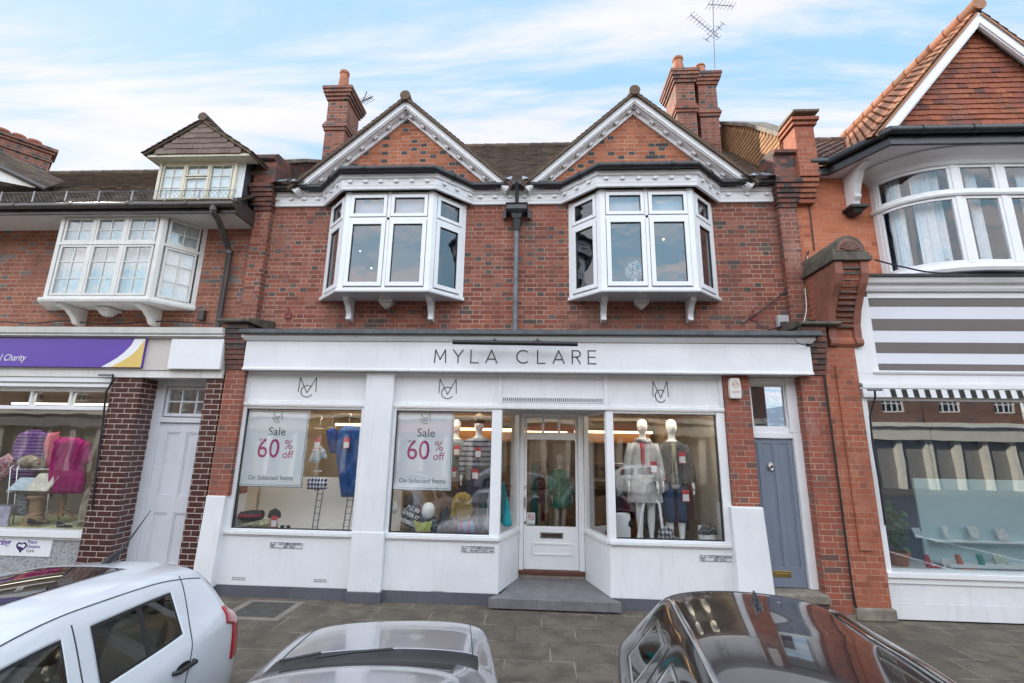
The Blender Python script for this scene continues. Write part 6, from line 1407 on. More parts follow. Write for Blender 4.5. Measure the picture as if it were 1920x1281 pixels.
lshop('grey_cushion', [(25, 965), (30, 928), (50, 925), (52, 945), (47, 968)], .0, fab('grey_print', (.35, .35, .35), (.12, .12, .12), 45, kind='spot'), 'grey printed cushion under the card rack', 'cushion', th=.14)
rk = tag(empty('card_rack'), 'chrome wire rack holding packs of pale greetings cards', 'card rack'); m = MB()
for u in (15, 28, 90): m.tube([P2(u - 4, 985, -.1), P2(u + 5, 878, -.1), P2(u + 12, 872, -.05)], .010, 6)
m.tube([P2(12, 922, -.15), P2(86, 922, -.15)], .009, 6); m.tube([P2(25, 880, -.05), P2(100, 880, -.05)], .009, 6); m.build('wire_frame', M['steel'], rk, smooth=True)
for (u0, v0, u1, v1, c) in ((20, 896, 54, 920, (.45, .55, .62)), (56, 888, 90, 921, (.66, .62, .52))):
    a, z1 = at(u0, v0, -.18); b, z0 = at(u1, v1, -.18); m = MB(); m.add([(a, -.2, z0), (b, -.2, z0), (b + .08, -.1, z1), (a + .08, -.1, z1), (a, -.17, z0), (b, -.17, z0), (b + .08, -.07, z1), (a + .08, -.07, z1)], [(0, 1, 2, 3), (4, 7, 6, 5), (0, 4, 5, 1), (1, 5, 6, 2), (2, 6, 7, 3), (3, 7, 4, 0)]); m.build('card_pack', paint('cards', c, .5, var=.25, scale=18, bump=0), rk)
cl = tag(empty('display_column'), 'fluted terracotta coloured column stand in the charity window', 'column'); X, Z = at(63, 985, .0); WD = paint('pine_wood', (.36, .22, .12), .5, var=.2, scale=8)
m = MB(); m.lathe([(.19, 0), (.19, .05), (.15, .07), (.14, .12), (.10, .15), (.10, .38), (.13, .42), (.16, .44), (.16, .48)], (X, 0, Z), 24); m.build('shaft', WD, cl, smooth=True)
pt = tag(empty('pedestal_table'), 'small wooden pedestal table under the magenta dress', 'table'); X, Z = at(110, 978, .15); m = MB(); m.lathe([(.05, .08), (.03, .2), (.045, .32), (.025, .5)], (X, .15, Z), 12); m.build('stem', WD, pt, smooth=True)
for a in (0.3, 2.4, 4.5): m = MB(); m.tube([Vector((X + .03 * math.cos(a), .15 + .03 * math.sin(a), Z + .16)), Vector((X + .14 * math.cos(a), .15 + .14 * math.sin(a), Z + .12)), Vector((X + .22 * math.cos(a), .15 + .22 * math.sin(a), Z + .01))], [.022, .02, .014], 8); m.build('leg', WD, pt, smooth=True)
m = MB(); m.lathe([(.26, .5), (.27, .52), (.26, .54)], (X, .15, Z), 24); m.build('tabletop', WD, pt)
for k, (u, v, lab) in enumerate(((66, 984, 'black court shoe standing left of the column in the charity window'), (120, 990, 'black flat shoe lying in front of the pedestal table'))):
    X, Z = at(u, v, -.2); m = MB(); m.loft([[(X + t_ * .26 - .13, -.2 + w * math.cos(a), Z + .01 + h * (.5 + .5 * math.sin(a))) for a in [i * .785 for i in range(8)]] for t_, w, h in ((0, .02, .09), (.2, .035, .08), (.5, .035, .04), (.8, .04, .035), (1, .015, .02))]); tag(m.build('shoe', DKS[0], None, smooth='all'), lab, 'shoe')
a, z1 = at(0, 945, -.25); b, z0 = at(16, 990, -.25); pf = tag(empty('picture_frame'), 'pale framed picture standing at the left edge of the charity window', 'picture frame'); m = MB(); m.frame(a - .15, b, z0, z1, -.27, -.25, .02); m.build('frame', M['steel'], pf); m = MB(); m.box(a - .13, b - .02, -.258, -.252, z0 + .02, z1 - .02); m.build('picture', paint('print', (.5, .45, .6), .5, var=.3, scale=10, bump=0), pf)

# striped shop display
bb = tag(empty('display_stand'), 'pale blue display board with two white shelves in the right hand shop window', 'display stand')
PB = paint('pale_blue_board', (.50, .66, .70), .5, var=.03, bump=0)
x0 = 5.42; m = MB(); a, z1 = at(1712, 897, -.0); m.box(a, 8.9, .0, .03, .65, z1); m.build('board', PB, bb)
_, zs1 = at(1800, 1014, -.1); _, zs2 = at(1800, 1071, -.2)
m = MB(); m.box(a + .05, 8.9, -.16, -.002, zs1 - .02, zs1); m.build('shelf', M['white_wood'], bb, bevel=.004); m = MB(); m.box(a + .1, 8.9, -.30, -.002, .655, .70); m.build('shelf', M['white_wood'], bb, bevel=.004)
def bkt(u, v, Y, w, h, col, label, name='greeting_card', cat='card', tilt=.06):
    X, Z = at(u, v, Y); m = MB(); m.add([(X - w / 2, Y, Z), (X + w / 2, Y, Z), (X + w / 2, Y + tilt, Z + h), (X - w / 2, Y + tilt, Z + h), (X - w / 2, Y + .02, Z), (X + w / 2, Y + .02, Z), (X + w / 2, Y + tilt + .02, Z + h), (X - w / 2, Y + tilt + .02, Z + h)], [(0, 1, 2, 3), (4, 7, 6, 5), (0, 4, 5, 1), (1, 5, 6, 2), (2, 6, 7, 3), (3, 7, 4, 0)])
    return tag(m.build(name, paint(name, col, .5, var=.3, scale=30, bump=0), None), label, cat, 'cards and packs on the pale blue shelves')
bkt(1725, 1009, -.12, .11, .13, (.45, .55, .6), 'blue and white pack, first on the upper pale blue shelf')
bkt(1779, 1008, -.12, .08, .15, (.68, .70, .70), 'white narrow pack, second on the upper pale blue shelf')
bkt(1832, 1010, -.12, .14, .16, (.6, .64, .62), 'pair of tall white packs, third on the upper pale blue shelf')
bkt(1885, 1012, -.12, .15, .14, (.68, .64, .66), 'pale pinkish pack, fourth on the upper pale blue shelf')
bkt(1785, 1066, -.24, .18, .11, (.62, .64, .66), 'low white card between the red and orange supports on the lower shelf')
bkt(1884, 1066, -.24, .17, .18, (.45, .52, .45), 'patterned white card right of the green support on the lower shelf')
for u, col, lab in ((1752, (.42, .03, .06), 'red folded paper support on the lower shelf'), (1812, (.60, .16, .09), 'orange folded paper support on the lower shelf'), (1853, (.04, .32, .26), 'green folded paper support on the lower shelf')):
    X, Z = at(u, 1072, -.28); m = MB(); m.prism([(X - .10, Z + .22), (X - .05, Z + .22), (X - .015, Z + .06), (X + .10, Z + .08), (X + .11, Z + .03), (X + .04, Z + .02), (X + .02, Z - .0), (X - .07, Z)][::-1], -.29, -.24); tag(m.build('paper_support', paint('paper', col, .5, var=.1, bump=0), None, bevel=.004), lab, 'ornament', 'folded paper supports')
pl = tag(empty('potted_plant'), 'leafy green plant in a terracotta pot in the right hand shop window', 'potted plant'); X, Z = at(1686, 1068, -.15)
m = MB(); m.lathe([(.105, 0), (.15, .20), (.165, .205), (.165, .25), (.145, .25), (.14, .22)], (X, -.15, Z), 24); m.build('pot', M['terracotta'], pl, smooth=True)
m = MB(); r5 = random.Random(12); stems = []
for k in range(9):
    a = r5.uniform(0, 6.28); h = r5.uniform(.25, .75); p = [Vector((X, -.15, Z + .2)), Vector((X + .07 * math.cos(a), -.15 + .05 * math.sin(a), Z + .2 + h * .6)), Vector((X + .14 * math.cos(a), -.15 + .08 * math.sin(a), Z + .2 + h))]; m.tube(p, [.008, .006, .004], 6); stems.append(p)
m.build('stem', paint('stem_green', (.10, .14, .04), .6, bump=0), pl, smooth=True)
m = MB()
for k in range(120):
    p = r5.choice(stems); t = r5.uniform(.25, 1.05); c = p[0].lerp(p[1], min(1, t * 2)) if t < .5 else p[1].lerp(p[2], t * 2 - 1); c = c + Vector((r5.gauss(0, .05), r5.gauss(0, .04), r5.gauss(0, .04)))
    d = Vector((r5.uniform(-1, 1), r5.uniform(-1, .3), r5.uniform(-.5, .5))).normalized(); sv = d.cross(Vector((r5.uniform(-.4, .4), -.3, 1))).normalized(); L = r5.uniform(.07, .13); w = L * .42; dn = Vector((0, 0, -.25 * L))
    m.add([c, c + d * L * .4 + sv * w, c + d * L + dn, c + d * L * .4 - sv * w, c + d * L * .5], [(0, 1, 4), (1, 2, 4), (2, 3, 4), (3, 0, 4)])
m.build('leaf', tile_mat('plant_leaves', [(.035, .10, .025), (.06, .17, .035), (.05, .13, .03), (.10, .22, .06)], rough=.4), pl, fix=False)

# ================================================================ parked cars
def carpaint(name, col, metal=0.0, rough=.35, flake=.0, coat=1.0):
    t = NT(name); P = t.objc(); c = t.mix(t.mr(t.noise(P, 400, 1), .4, .6), mul(col, 1 - flake), mul(col, 1 + flake))
    d = t.noise(t.vm('MULTIPLY', P, (1.0, 1.0, 1.6)), 2.2, 6, .7)
    r_ = t.m('ADD', rough, t.m('MULTIPLY', t.mr(d, .5, .75), .12)); c = t.mix(t.m('MULTIPLY', t.mr(d, .5, .8), .10), c, (.25, .22, .18))
    return t.bsdf(c, r_, metal, None, coat, .5, coatr=.02)
CG = NT('car_glass'); gg_ = CG.n('ShaderNodeNewGeometry'); sc_ = CG.m('ADD', .04, CG.m('MULTIPLY', .96, CG.m('POWER', CG.m('SUBTRACT', 1.0, CG.m('ABSOLUTE', CG.vm('DOT_PRODUCT', gg_.outputs['Incoming'], gg_.outputs['Normal'])), clamp=True), 5.0))); g1 = CG.n('ShaderNodeBsdfGlossy'); g1.inputs['Roughness'].default_value = 0; g2 = CG.n('ShaderNodeBsdfTransparent'); g2.inputs[0].default_value = (.58, .64, .62, 1); mx_ = CG.n('ShaderNodeMixShader')
CG.L(CG.m('ADD', CG.m('MULTIPLY', sc_, 1.9), .02, clamp=True), mx_.inputs[0]); CG.L(g2.outputs[0], mx_.inputs[1]); CG.L(g1.outputs[0], mx_.inputs[2]); CG.L(mx_.outputs[0], CG.out.inputs[0])
RUB = paint('tyre_rubber', (.02, .02, .021), .8, var=.2, bump=.2, obj=True); BLKT = paint('black_trim', (.02, .02, .022), .45, var=.1, bump=0, obj=True); CHR = paint('chrome', (.75, .75, .76), .12, metal=1, var=0, bump=0, obj=True)
INT = paint('cabin_grey', (.06, .06, .065), .85, var=.2, bump=0, obj=True); LAMPC = paint('lamp_lens', (.62, .65, .70), .12, metal=.6, var=.25, scale=14, bump=0, obj=True, coat=1); TAIL = paint('tail_red', (.45, .01, .02), .12, var=.05, bump=0, obj=True, coat=1); SEATP = paint('seat_pale', (.22, .21, .20), .9, var=.2, bump=0, obj=True)
def ring(r):
    x, w, zs, zsh, zt, wt, g = r; zm = (zs + zsh) / 2
    p = [(w * .90, zs), (w * .985, zs + .10), (w, zm + .04), (w * .985, zsh)]
    if g: p += [(w * .935, zsh + .035), (wt + .065, zt - .118), (wt, zt - .055), (wt * .56, zt - .012), (0, zt)]
    else: h = zt - zsh; p += [(w * .925, zsh + .03 * min(1, h * 20)), (w * .82, zsh + .55 * h), (w * .68, zsh + .76 * h), (w * .36, zsh + .95 * h), (0, zt)]
    return [(x, y, z) for y, z in p]
def make_car(name, label, rows, body_mat, parts, wheels, group='cars parked in front of the shops', levels=4, seal=BLKT, gaps=(), wr=.31, roofmat=None, group_on=True):
    """rows: stations from nose to tail; parts: {(i, j): part name} on quads between station i..i+1, ring point j..j+1"""
    root = tag(empty(name), label, 'car', group)
    bm = bmesh.new(); lay = bm.faces.layers.int.new('part'); names = ['body']; rings = [ring(r) for r in rows]; V = []
    for rg in rings:
        L_ = [bm.verts.new((x, y, z)) for x, y, z in rg]; Rr = [bm.verts.new((x, -y, z)) for x, y, z in rg[:-1]]; V.append((L_, Rr + [L_[-1]]))
    def pid(n):
        if n not in names: names.append(n)
        return names.index(n)
    for i in range(len(V) - 1):
        for side in (0, 1):
            a = V[i][side]; b = V[i + 1][side]
            for j in range(8):
                q = [a[j], b[j], b[j + 1], a[j + 1]]; f = bm.faces.new(q if side == 0 else q[::-1]); f[lay] = pid(parts.get((i, j), 'body')); f.smooth = True
    for k, vv in ((0, V[0]), (-1, V[-1])):
        for j in range(8):
            if j < 7: bm.faces.new([vv[0][j], vv[0][j + 1], vv[1][j + 1], vv[1][j]][::(1 if k == 0 else -1)]).smooth = True
            else: bm.faces.new([vv[0][7], vv[0][8], vv[1][7]][::(1 if k == 0 else -1)]).smooth = True
    bmesh.ops.recalc_face_normals(bm, faces=bm.faces)
    me = bpy.data.meshes.new('tmp'); bm.to_mesh(me); bm.free(); o = bpy.data.objects.new('tmp', me); COL.objects.link(o)
    md = o.modifiers.new('s', 'SUBSURF'); md.levels = levels; md.render_levels = levels
    dg = bpy.context.evaluated_depsgraph_get(); ev = bpy.data.meshes.new_from_object(o.evaluated_get(dg)); bpy.data.objects.remove(o)
    bm = bmesh.new(); bm.from_mesh(ev); lay = bm.faces.layers.int['part']; bm.faces.ensure_lookup_table()
    glassy = {names.index(n) for n in names if 'window' in n or n in ('windscreen', 'sunroof')}
    # dark seal ring round every pane
    ringf = [f for f in bm.faces if f[lay] in glassy and any(e2[lay] != f[lay] for v in f.verts for e2 in v.link_faces)]
    sid = pid('window_seal')
    for f in ringf: f[lay] = sid
    # wheel arches
    kill = []
    for wx in wheels:
        for f in bm.faces:
            c = f.calc_center_median()
            if (Vector((c.x - wx, c.z - wr)).length < wr + .045) and abs(c.y) > .35 and c.z < .75: kill.append(f)
    bmesh.ops.delete(bm, geom=list(set(kill)), context='FACES')
    for v in bm.verts:
        if v.is_boundary:
            for wx in wheels:
                d = Vector((v.co.x - wx, v.co.z - wr))
                if d.length < wr + .16 and abs(v.co.y) > .35 and v.co.z > .12: d = d.normalized() * (wr + .05); v.co.x = wx + d.x; v.co.z = wr + d.y
    bm.normal_update(); norms = [v.normal.copy() for v in bm.verts]; bm.verts.index_update()
    bvh = BVHTree.FromBMesh(bm)
    mats = {'body': body_mat, 'windscreen': CG.mat, 'sunroof': CG.mat, 'window_seal': seal, 'headlight': None, 'taillight': TAIL, 'cowl': BLKT, 'roof_panel': roofmat}
    body_o = None
    for k, nme in enumerate(names):
        fs = [f for f in bm.faces if f[lay] == k]
        if not fs: continue
        groups_ = [fs]
        if nme in ('headlight', 'taillight', 'side_window', 'quarter_window'):   # one mesh per separate island
            todo = set(fs); groups_ = []
            while todo:
                st_ = [todo.pop()]; isl = []
                while st_:
                    f = st_.pop(); isl.append(f)
                    for e in f.edges:
                        for g in e.link_faces:
                            if g in todo: todo.remove(g); st_.append(g)
                groups_.append(isl)
        for gf in groups_:
            idx = {}; vs = []; nn = []; ff = []
            for f in gf:
                for v in f.verts:
                    if v.index not in idx: idx[v.index] = len(vs); vs.append(v.co.copy()); nn.append(norms[v.index])
                ff.append([idx[v.index] for v in f.verts])
            m2 = bpy.data.meshes.new(nme); m2.from_pydata(vs, [], ff)
            for p in m2.polygons: p.use_smooth = True
            m2.normals_split_custom_set_from_vertices(nn)
            mt = mats.get(nme) or (CG.mat if 'window' in nme else (LAMPC if nme == 'headlight' else body_mat)); m2.materials.append(mt)
            ob = bpy.data.objects.new(nme, m2); COL.objects.link(ob)
            if nme == 'body': body_o = ob; setparent(ob, root)
            else: setparent(ob, root)
            if nme == 'taillight': md = ob.modifiers.new('t', 'SOLIDIFY'); md.thickness = .016; md.offset = 1
            if nme == 'body': md = ob.modifiers.new('t', 'SOLIDIFY'); md.thickness = .012; md.offset = -1
    def cast(o_, d_):
        h = bvh.ray_cast(Vector(o_), Vector(d_)); return h[0], h[1]
    # panel gaps: thin dark lines laid on the surface
    for gi, (kind, a, b, c) in enumerate(gaps):
        for s in ((-1, 1) if kind != 'top' else (1,)):
            pts = []
            for t in range(25):
                if kind == 'side': # a: x at top, b: x at bottom, c: (z0, z1)
                    z = c[0] + (c[1] - c[0]) * t / 24; x = b + (a - b) * t / 24; h, n = cast((x, s * 2, z), (0, -s, 0))
                elif kind == 'long': # along x at fixed (y, from above)
                    x = a + (b - a) * t / 24; h, n = cast((x, s * c, 3), (0, 0, -1))
                else: y = -c + 2 * c * t / 24; h, n = cast((a + b * (y / c) ** 2, y, 3), (0, 0, -1))
                if h is not None: pts.append(h + n * .0005)
            if len(pts) > 3: m = MB(); m.tube(pts, .0045, 5); m.build('panel_gap', BLKT, body_o)
    # wheels
    for wx in wheels:
        for s in (-1, 1):
            yw = s * (rows[len(rows) // 2][1] - .12); m = MB(); prof = [(.20, -.095), (.28, -.10), (wr - .005, -.085), (wr, -.05), (wr, .05), (wr - .005, .085), (.28, .10), (.20, .095)]
            m.lathe(prof, (0, 0, 0), 28); m.v = [Vector((v.x, v.z, v.y)) for v in m.v]; m.v = [Vector((v.x + wx, v.y + yw, v.z + wr)) for v in m.v]; w_o = m.build('wheel', RUB, root, smooth=True)
            m = MB(); m.lathe([(.19, -.02), (.21, .0), (.21, .02), (.19, .03), (.06, .01), (.05, .04)], (0, 0, 0), 24); m.v = [Vector((v.x + wx, s * v.z + yw + s * .075, v.y + wr)) for v in m.v]; m.build('rim', CHR, w_o, smooth=True)
    # cabin: floor, seats with head rests, dashboard
    w = rows[len(rows) // 2][1]; xs_ = [r[0] for r in rows if r[6]]; xf, xr = max(xs_), min(xs_)
    m = MB(); m.box(xr, xf + .5, -w * .84, w * .84, .25, .32); m.box(xf + .35, xf + .6, -w * .82, w * .82, .32, .88); m.box(xr, xf + .3, w * .80, w * .86, .3, .88); m.box(xr, xf + .3, -w * .86, -w * .80, .3, .88); m.build('cabin', INT, root, bevel=.03)
    for sx in (xf - .35, xf - 1.2):
        if sx < xr + .1: continue
        for s in (-1, 1):
            m = MB(); m.box(sx - .25, sx + .28, s * .36 - .23, s * .36 + .23, .34, .55)
            m.add([(sx - .38, s * .36 - .22, .5), (sx - .24, s * .36 - .22, .5), (sx - .24, s * .36 + .22, .5), (sx - .38, s * .36 + .22, .5), (sx - .50, s * .36 - .19, 1.06), (sx - .40, s * .36 - .19, 1.06), (sx - .40, s * .36 + .19, 1.06), (sx - .50, s * .36 + .19, 1.06)], [(0, 3, 2, 1), (4, 5, 6, 7), (0, 1, 5, 4), (1, 2, 6, 5), (2, 3, 7, 6), (3, 0, 4, 7)])
            st_ = m.build('seat', SEATP if name == 'hatchback' else INT, root, bevel=.05); m = MB(); m.box(sx - .51, sx - .42, s * .36 - .12, s * .36 + .12, 1.09, 1.24); m.build('headrest', INT, st_, bevel=.04)
    return root, bvh, body_o
def handle_on(root, bvh, x, z, s, mat, L=.2):
    h, n, _, _ = bvh.ray_cast(Vector((x, s * 2, z)), Vector((0, -s, 0)))
    if h is None: return
    m = MB(); y = h.y; m.tube([(x - L / 2, y, z), (x - L / 2 + .03, y + s * .035, z + .003), (x + L / 2 - .03, y + s * .035, z + .006), (x + L / 2, y, z + .004)], [.012, .017, .017, .012], 10); m.build('door_handle', mat, root, smooth=True)
    m = MB(); m.ball((x, y - s * .002, z), L * .36, .006, .03, 14, 8); m.build('handle_recess', BLKT, root, smooth='all')

# white hatchback (rear to the shops)
rows = [(2.00, .50, .30, .50, .56, .40, 0), (1.93, .72, .22, .60, .68, .55, 0), (1.62, .83, .18, .74, .84, .60, 0), (1.15, .855, .17, .85, .97, .62, 0), (.92, .86, .17, .89, 1.02, .64, 0),
        (.28, .86, .17, .88, 1.43, .555, 1), (-.10, .862, .17, .885, 1.49, .575, 1), (-.34, .864, .17, .89, 1.50, .58, 1), (-.44, .864, .17, .895, 1.50, .58, 1), (-.90, .862, .17, .91, 1.49, .57, 1), (-1.18, .86, .17, .93, 1.475, .565, 1), (-1.52, .85, .18, .995, 1.425, .545, 1), (-1.70, .835, .20, .99, 1.395, .525, 1),
        (-1.80, .825, .22, .93, 1.24, .58, 0), (-1.92, .80, .25, .91, 1.02, .60, 0), (-1.99, .77, .28, .74, .80, .55, 0), (-2.03, .66, .34, .60, .63, .5, 0)]
P1 = {(4, 6): 'windscreen', (4, 7): 'windscreen', (12, 6): 'rear_window', (12, 7): 'rear_window', (12, 5): 'rear_window'}
for i in (5, 6): P1[(i, 4)] = 'side_window'
P1[(8, 4)] = 'side_window'
P1[(9, 4)] = 'quarter_window'
for i in (6, 7, 8, 9): P1[(i, 7)] = 'sunroof'
for i in (1, 2): P1[(i, 3)] = 'headlight'
P1[(13, 5)] = P1[(13, 6)] = P1[(13, 7)] = 'rear_window'
for q_ in ((12, 3), (13, 3), (13, 2)): P1[q_] = 'taillight'
WHITE = carpaint('white_car_paint', (.80, .81, .83), 0, .3)
car1, bv1, bo1 = make_car('hatchback', 'white five door hatchback with glass roof panel, parked at the left', rows, WHITE, P1, (1.28, -1.22), gaps=(('side', -.39, -.42, (.25, 1.36)), ('side', -1.36, -1.14, (.60, 1.36)), ('long', .2, -1.6, .60), ('side', .95, .9, (.3, .86))), wr=.30)
handle_on(car1, bv1, -1.14, .84, 1, BLKT, .22); handle_on(car1, bv1, -1.14, .84, -1, BLKT, .22); handle_on(car1, bv1, -.22, .79, 1, BLKT); handle_on(car1, bv1, -.22, .79, -1, BLKT)
m = MB(); h = bv1.ray_cast(Vector((-1.42, 0, 3)), Vector((0, 0, -1)))[0]; m.tube([h + Vector((.06, 0, -.005)), h + Vector((.0, 0, .03)), h + Vector((-.06, 0, .05)), h + Vector((-.10, 0, .075)), h + Vector((-.34, 0, .34))], [.024, .026, .018, .009, .003], 8); m.build('roof_antenna', BLKT, car1, smooth=True)
car1.location = (-3.20, -5.43, -.12); car1.rotation_euler = (0, 0, R(-90 + 4))

# silver coupe (nose to the shops)
rows = [(2.03, .46, .28, .44, .50, .40, 0), (1.98, .72, .20, .56, .65, .55, 0), (1.78, .82, .17, .70, .80, .60, 0), (1.25, .85, .16, .78, .90, .62, 0), (.63, .855, .16, .82, .965, .64, 0), (.46, .857, .16, .84, .965, .64, 0),
        (-.27, .86, .16, .87, 1.26, .53, 1), (-.46, .86, .16, .88, 1.30, .55, 1), (-.75, .86, .16, .89, 1.315, .55, 1), (-.85, .86, .16, .89, 1.31, .55, 1), (-1.2, .855, .17, .90, 1.28, .53, 1), (-1.45, .85, .18, .90, 1.20, .5, 1), (-1.80, .82, .22, .84, .92, .55, 0), (-1.98, .76, .28, .70, .76, .5, 0), (-2.03, .62, .32, .55, .60, .5, 0)]
P2_ = {(4, 6): 'cowl', (4, 7): 'cowl', (4, 5): 'cowl', (5, 6): 'windscreen', (5, 7): 'windscreen', (11, 6): 'rear_window', (11, 7): 'rear_window'}
for i in (6, 7, 9): P2_[(i, 4)] = 'side_window'
P2_[(1, 3)] = P2_[(2, 3)] = P2_[(1, 2)] = P2_[(1, 4)] = 'headlight'; P2_[(12, 3)] = 'taillight'
SILVER = carpaint('silver_car_paint', (.60, .60, .64), .7, .28, flake=.12)
car2, bv2, bo2 = make_car('coupe', 'silver grey coupe parked nose to the shops in the middle', rows, SILVER, P2_, (1.22, -1.28), gaps=(('side', .42, .48, (.25, .82)), ('side', -.75, -.8, (.3, 1.2)), ('long', 1.82, .66, .66)), wr=.31)
for s in (-.1, .38):
    m = MB(); pts = [bv2.ray_cast(Vector((.62, s, 3)), Vector((0, 0, -1)))[0] + Vector((0, 0, .025)), bv2.ray_cast(Vector((.56, s + .25, 3)), Vector((0, 0, -1)))[0] + Vector((0, 0, .03)), bv2.ray_cast(Vector((.50, s + .48 if s < 0 else s + .2, 3)), Vector((0, 0, -1)))[0] + Vector((0, 0, .03))]; m.tube(pts, .009, 6); m.build('wiper', BLKT, car2)
m = MB()
for s in (-1, 1): pass
for s in (-1, 1):
    m = MB(); m.ball((-.12, s * .98, .93), .09, .11, .07, 14, 10); m.tube([(-.12, s * .82, .88), (-.12, s * .92, .90)], .03, 8); m.build('wing_mirror', SILVER, car2, smooth='all')
    m = MB(); c = bv2.ray_cast(Vector((1.82, s * .76, 3)), Vector((0, 0, -1)))[0]
    if c is not None: m.ball((c.x, c.y - s * .03, c.z - .07), .07, .05, .05, 16, 12); m.build('headlight_lens', CHR, car2, smooth='all')
car2.location = (-.99, -4.80, -.12); car2.rotation_euler = (0, 0, R(90 + 9))

# black estate (rear to the shops)
rows = [(2.35, .50, .28, .50, .58, .40, 0), (2.26, .74, .20, .62, .70, .55, 0), (1.9, .87, .17, .76, .86, .60, 0), (1.4, .89, .17, .85, .98, .62, 0), (1.05, .895, .17, .88, 1.02, .64, 0),
        (.35, .90, .17, .92, 1.38, .50, 1), (-.05, .90, .17, .93, 1.44, .52, 1), (-.32, .90, .17, .935, 1.46, .525, 1), (-.42, .90, .17, .94, 1.46, .525, 1), (-1.10, .90, .17, .95, 1.455, .525, 1), (-1.20, .90, .17, .955, 1.44, .52, 1), (-1.72, .89, .18, .97, 1.435, .515, 1), (-1.92, .88, .19, .975, 1.42, .505, 1), (-2.04, .87, .20, .97, 1.39, .49, 1),
        (-2.28, .84, .25, .92, 1.02, .62, 0), (-2.40, .79, .28, .74, .80, .58, 0), (-2.43, .66, .34, .60, .64, .5, 0)]
P3 = {(4, 6): 'windscreen', (4, 7): 'windscreen', (13, 6): 'rear_window', (13, 7): 'rear_window', (13, 5): 'rear_window'}
for i in (5, 6, 8): P3[(i, 4)] = 'side_window'
for i in (10,): P3[(i, 4)] = 'quarter_window'
for i in (1, 2): P3[(i, 3)] = 'headlight'
P3[(14, 3)] = 'taillight'; P3[(15, 3)] = 'taillight'
BLACK = carpaint('black_car_paint', (.012, .011, .013), 0, .12)
car3, bv3, bo3 = make_car('estate_car', 'glossy black estate car with chrome roof rails, parked at the right', rows, BLACK, P3, (1.45, -1.38), seal=CHR, gaps=(('side', -.37, -.4, (.25, 1.32)), ('side', -1.16, -1.0, (.5, 1.30)), ('top', -1.92, .02, .56)), wr=.32)
for s in (-1, 1):
    pts = []
    for t in range(17):
        x = .25 - t * (2.05 / 16); h = bv3.ray_cast(Vector((x, s * .50, 3)), Vector((0, 0, -1)))[0]; pts.append(h + Vector((0, 0, .004 if t in (0, 16) else .022)))
    m = MB(); m.tube(pts, .015, 8); m.build('roof_rail', CHR, car3, smooth=True)
m = MB(); h = bv3.ray_cast(Vector((-1.60, 0, 3)), Vector((0, 0, -1)))[0]; m.loft([[h + Vector((x + a, b, z)) for a, b in ((-w_, 0), (-w_ * .5, -t_), (w_, -t_ * .6), (w_ * 1.3, 0), (w_, t_ * .6), (-w_ * .5, t_))] for x, z, w_, t_ in ((0, -.006, .075, .035), (-.01, .02, .055, .022), (-.035, .05, .03, .010), (-.05, .065, .012, .004))]); m.build('roof_antenna', BLACK, car3, smooth=True)
car3.location = (1.20, -6.05, -.12); car3.rotation_euler = (0, 0, R(-90 - 7))
# cars on the far side of the street, seen only as reflections
for c_, x, y, a, lab in ((car3, -7.5, -17.6, 0, 'black estate car parked across the street'), (car1, 4.5, -17.8, 180, 'white hatchback parked across the street'), (car2, -1.0, -17.8, 0, 'silver coupe parked across the street')):
    n = copy_tree(c_); n.location = (x, y, -.12); n.rotation_euler = (0, 0, R(a)); n['label'] = lab; n['group'] = 'cars parked across the street'

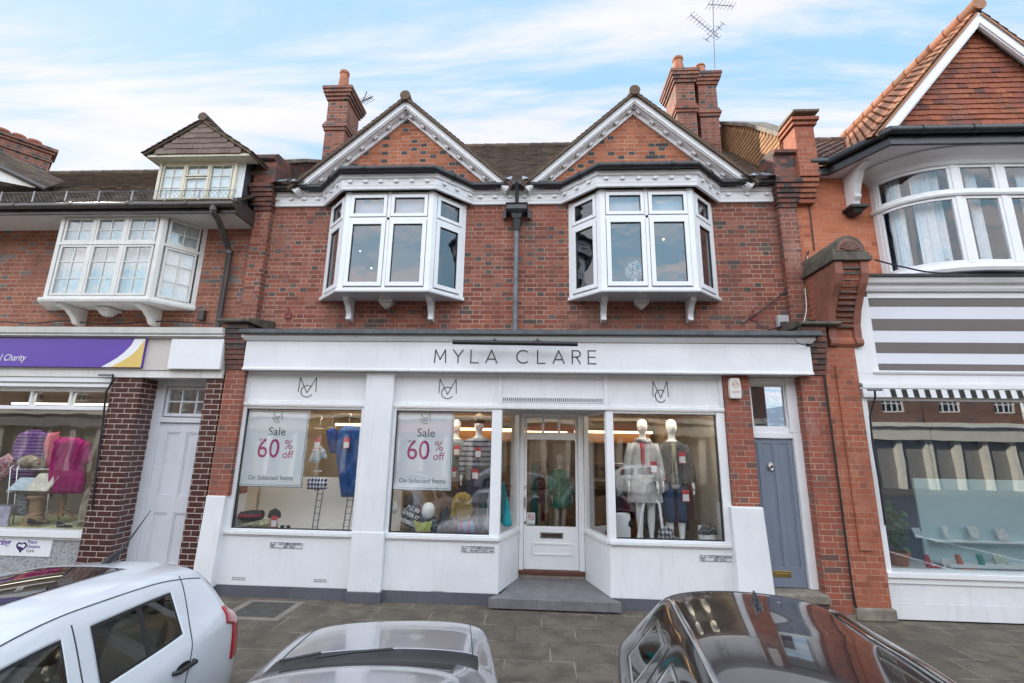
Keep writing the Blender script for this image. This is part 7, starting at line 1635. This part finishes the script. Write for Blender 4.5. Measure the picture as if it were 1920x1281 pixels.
# ================================================================ the terrace across the street (seen in the reflections)
BR2 = brick_mat('far_brick', [(.17, .075, .045), (.24, .11, .065), (.2, .09, .055)], (.08, .06, .05), .3, .1, (.3, .24, .18))
def far_house(x0, x1, H, label, front, bandc):
    o = tag(empty('terrace_building', (0, 0, 0)), label, 'building', 'buildings across the street'); Y = -23.5; w = x1 - x0; n = int(w / 3.0); hs = []
    for f in range(2):
        for i in range(n): xc = x0 + w * (i + .5) / n; hs.append((xc - .65, xc + .65, 4.6 + f * 2.9, 6.2 + f * 2.9))
    T = Matrix(((-1, 0, 0, 0), (0, -1, 0, Y), (0, 0, 1, 0), (0, 0, 0, 1))); m = MB(T); wall(m, -x1, -x0, 3.7, H, 0, .4, [(-b, -a, c, d) for a, b, c, d in hs]); m.build('wall', BR2, o)
    for a, b, c, d in hs:
        m = MB(T); m.frame(-b, -a, c, d, .08, .14, .08)
        for k in (1, 2, 3): xx = -b + (b - a) * k / 4; m.box(xx - .03, xx + .03, .09, .13, c + .08, d - .08)
        for k in (1, 2): zz = c + (d - c) * k / 3; m.box(-b + .08, -a - .08, .095, .125, zz - .025, zz + .025)
        wf = m.build('window', M['white_wood'], o); m = MB(T); m.box(-b, -a, .15, .16, c, d); m.build('pane', M['black'], wf)
    m = MB(T); m.box(-x1, -x0, -.35, .4, 2.9, 3.699); m.build('shop_fascia', paint('far_fascia', bandc, .6, var=.1), o)
    m = MB(T); m.box(-x1, -x0, -.6, .4, 3.70, 3.95); m.box(-x1, -x0, -.45, -.005, 6.55, 7.25); m.box(-x1, -x0, -.2, .5, H, H + .3); m.build('cornice', M['white_old'], o)
    m = MB(T); m.box(-x1, -x0, .3, .4, 0, 2.899); m.build('shop_window', paint('far_shop_glass', (.22, .21, .19), .15, var=0, bump=0), o)
    m = MB(T)
    n *= 2
    for i in range(n + 1): xx = -x1 + w * i / n; m.box(max(-x1, xx - .15), min(-x0, xx + .15), -.05, .3, 0, 2.899)
    m.build('pilaster', paint('far_pilaster', front, .6, var=.1), o)
    m = MB(T); m.prism([(0, H + .3), (5, H + 3.6), (9, H + .3)], -x1, -x0, 'x'); m.build('roof', M['tile_brown'], o)
far_house(-50, -26.1, 9.8, 'plain brown brick terrace far along the street to the left', (.5, .5, .48), (.2, .2, .25))
far_house(24.1, 50, 10.4, 'tall brown brick terrace far along the street to the right', (.7, .68, .6), (.6, .58, .52))
far_house(-26, -9.1, 10.2, 'brown brick terrace with white sash windows, across the street to the left', (.5, .5, .48), (.28, .22, .12))
far_house(-9, 6.9, 9.6, 'brown brick terrace with red shop fascia directly across the street', (.5, .48, .45), (.35, .05, .05))
far_house(7, 24, 10.0, 'brown brick terrace with cream shop fascia, across the street to the right', (.7, .68, .62), (.62, .60, .54))
# bare street tree across the road
tr_ = tag(empty('bare_tree', (3.6, -19.2, 0)), 'bare winter street tree on the far pavement', 'tree'); rt_ = random.Random(9); mt = MB(); mb_ = MB()
def limb(mb, p, d, L, r, dep):
    q = p + d * L; mb.tube([p, (p + q) / 2 + Vector((rt_.uniform(-.05, .05), rt_.uniform(-.05, .05), 0)), q], [r, r * .85, r * .68], 7 if dep < 3 else 4, cap=False)
    if dep >= 6: return
    for k in range(3 if dep < 3 else 2):
        a = Vector((rt_.uniform(-1, 1), rt_.uniform(-1, 1), rt_.uniform(-.1, .7))); limb(mb if dep else mb_, q, (d * .9 + a * .65).normalized(), L * rt_.uniform(.65, .82), r * .62, dep + 1)
limb(mt, Vector((0, 0, 0)), Vector((0, 0, 1)), 2.4, .13, 0); BARK = paint('bark', (.10, .075, .055), .9, var=.3)
mt.build('trunk', BARK, tr_, smooth=True); mb_.build('crown', BARK, tr_, smooth=True)
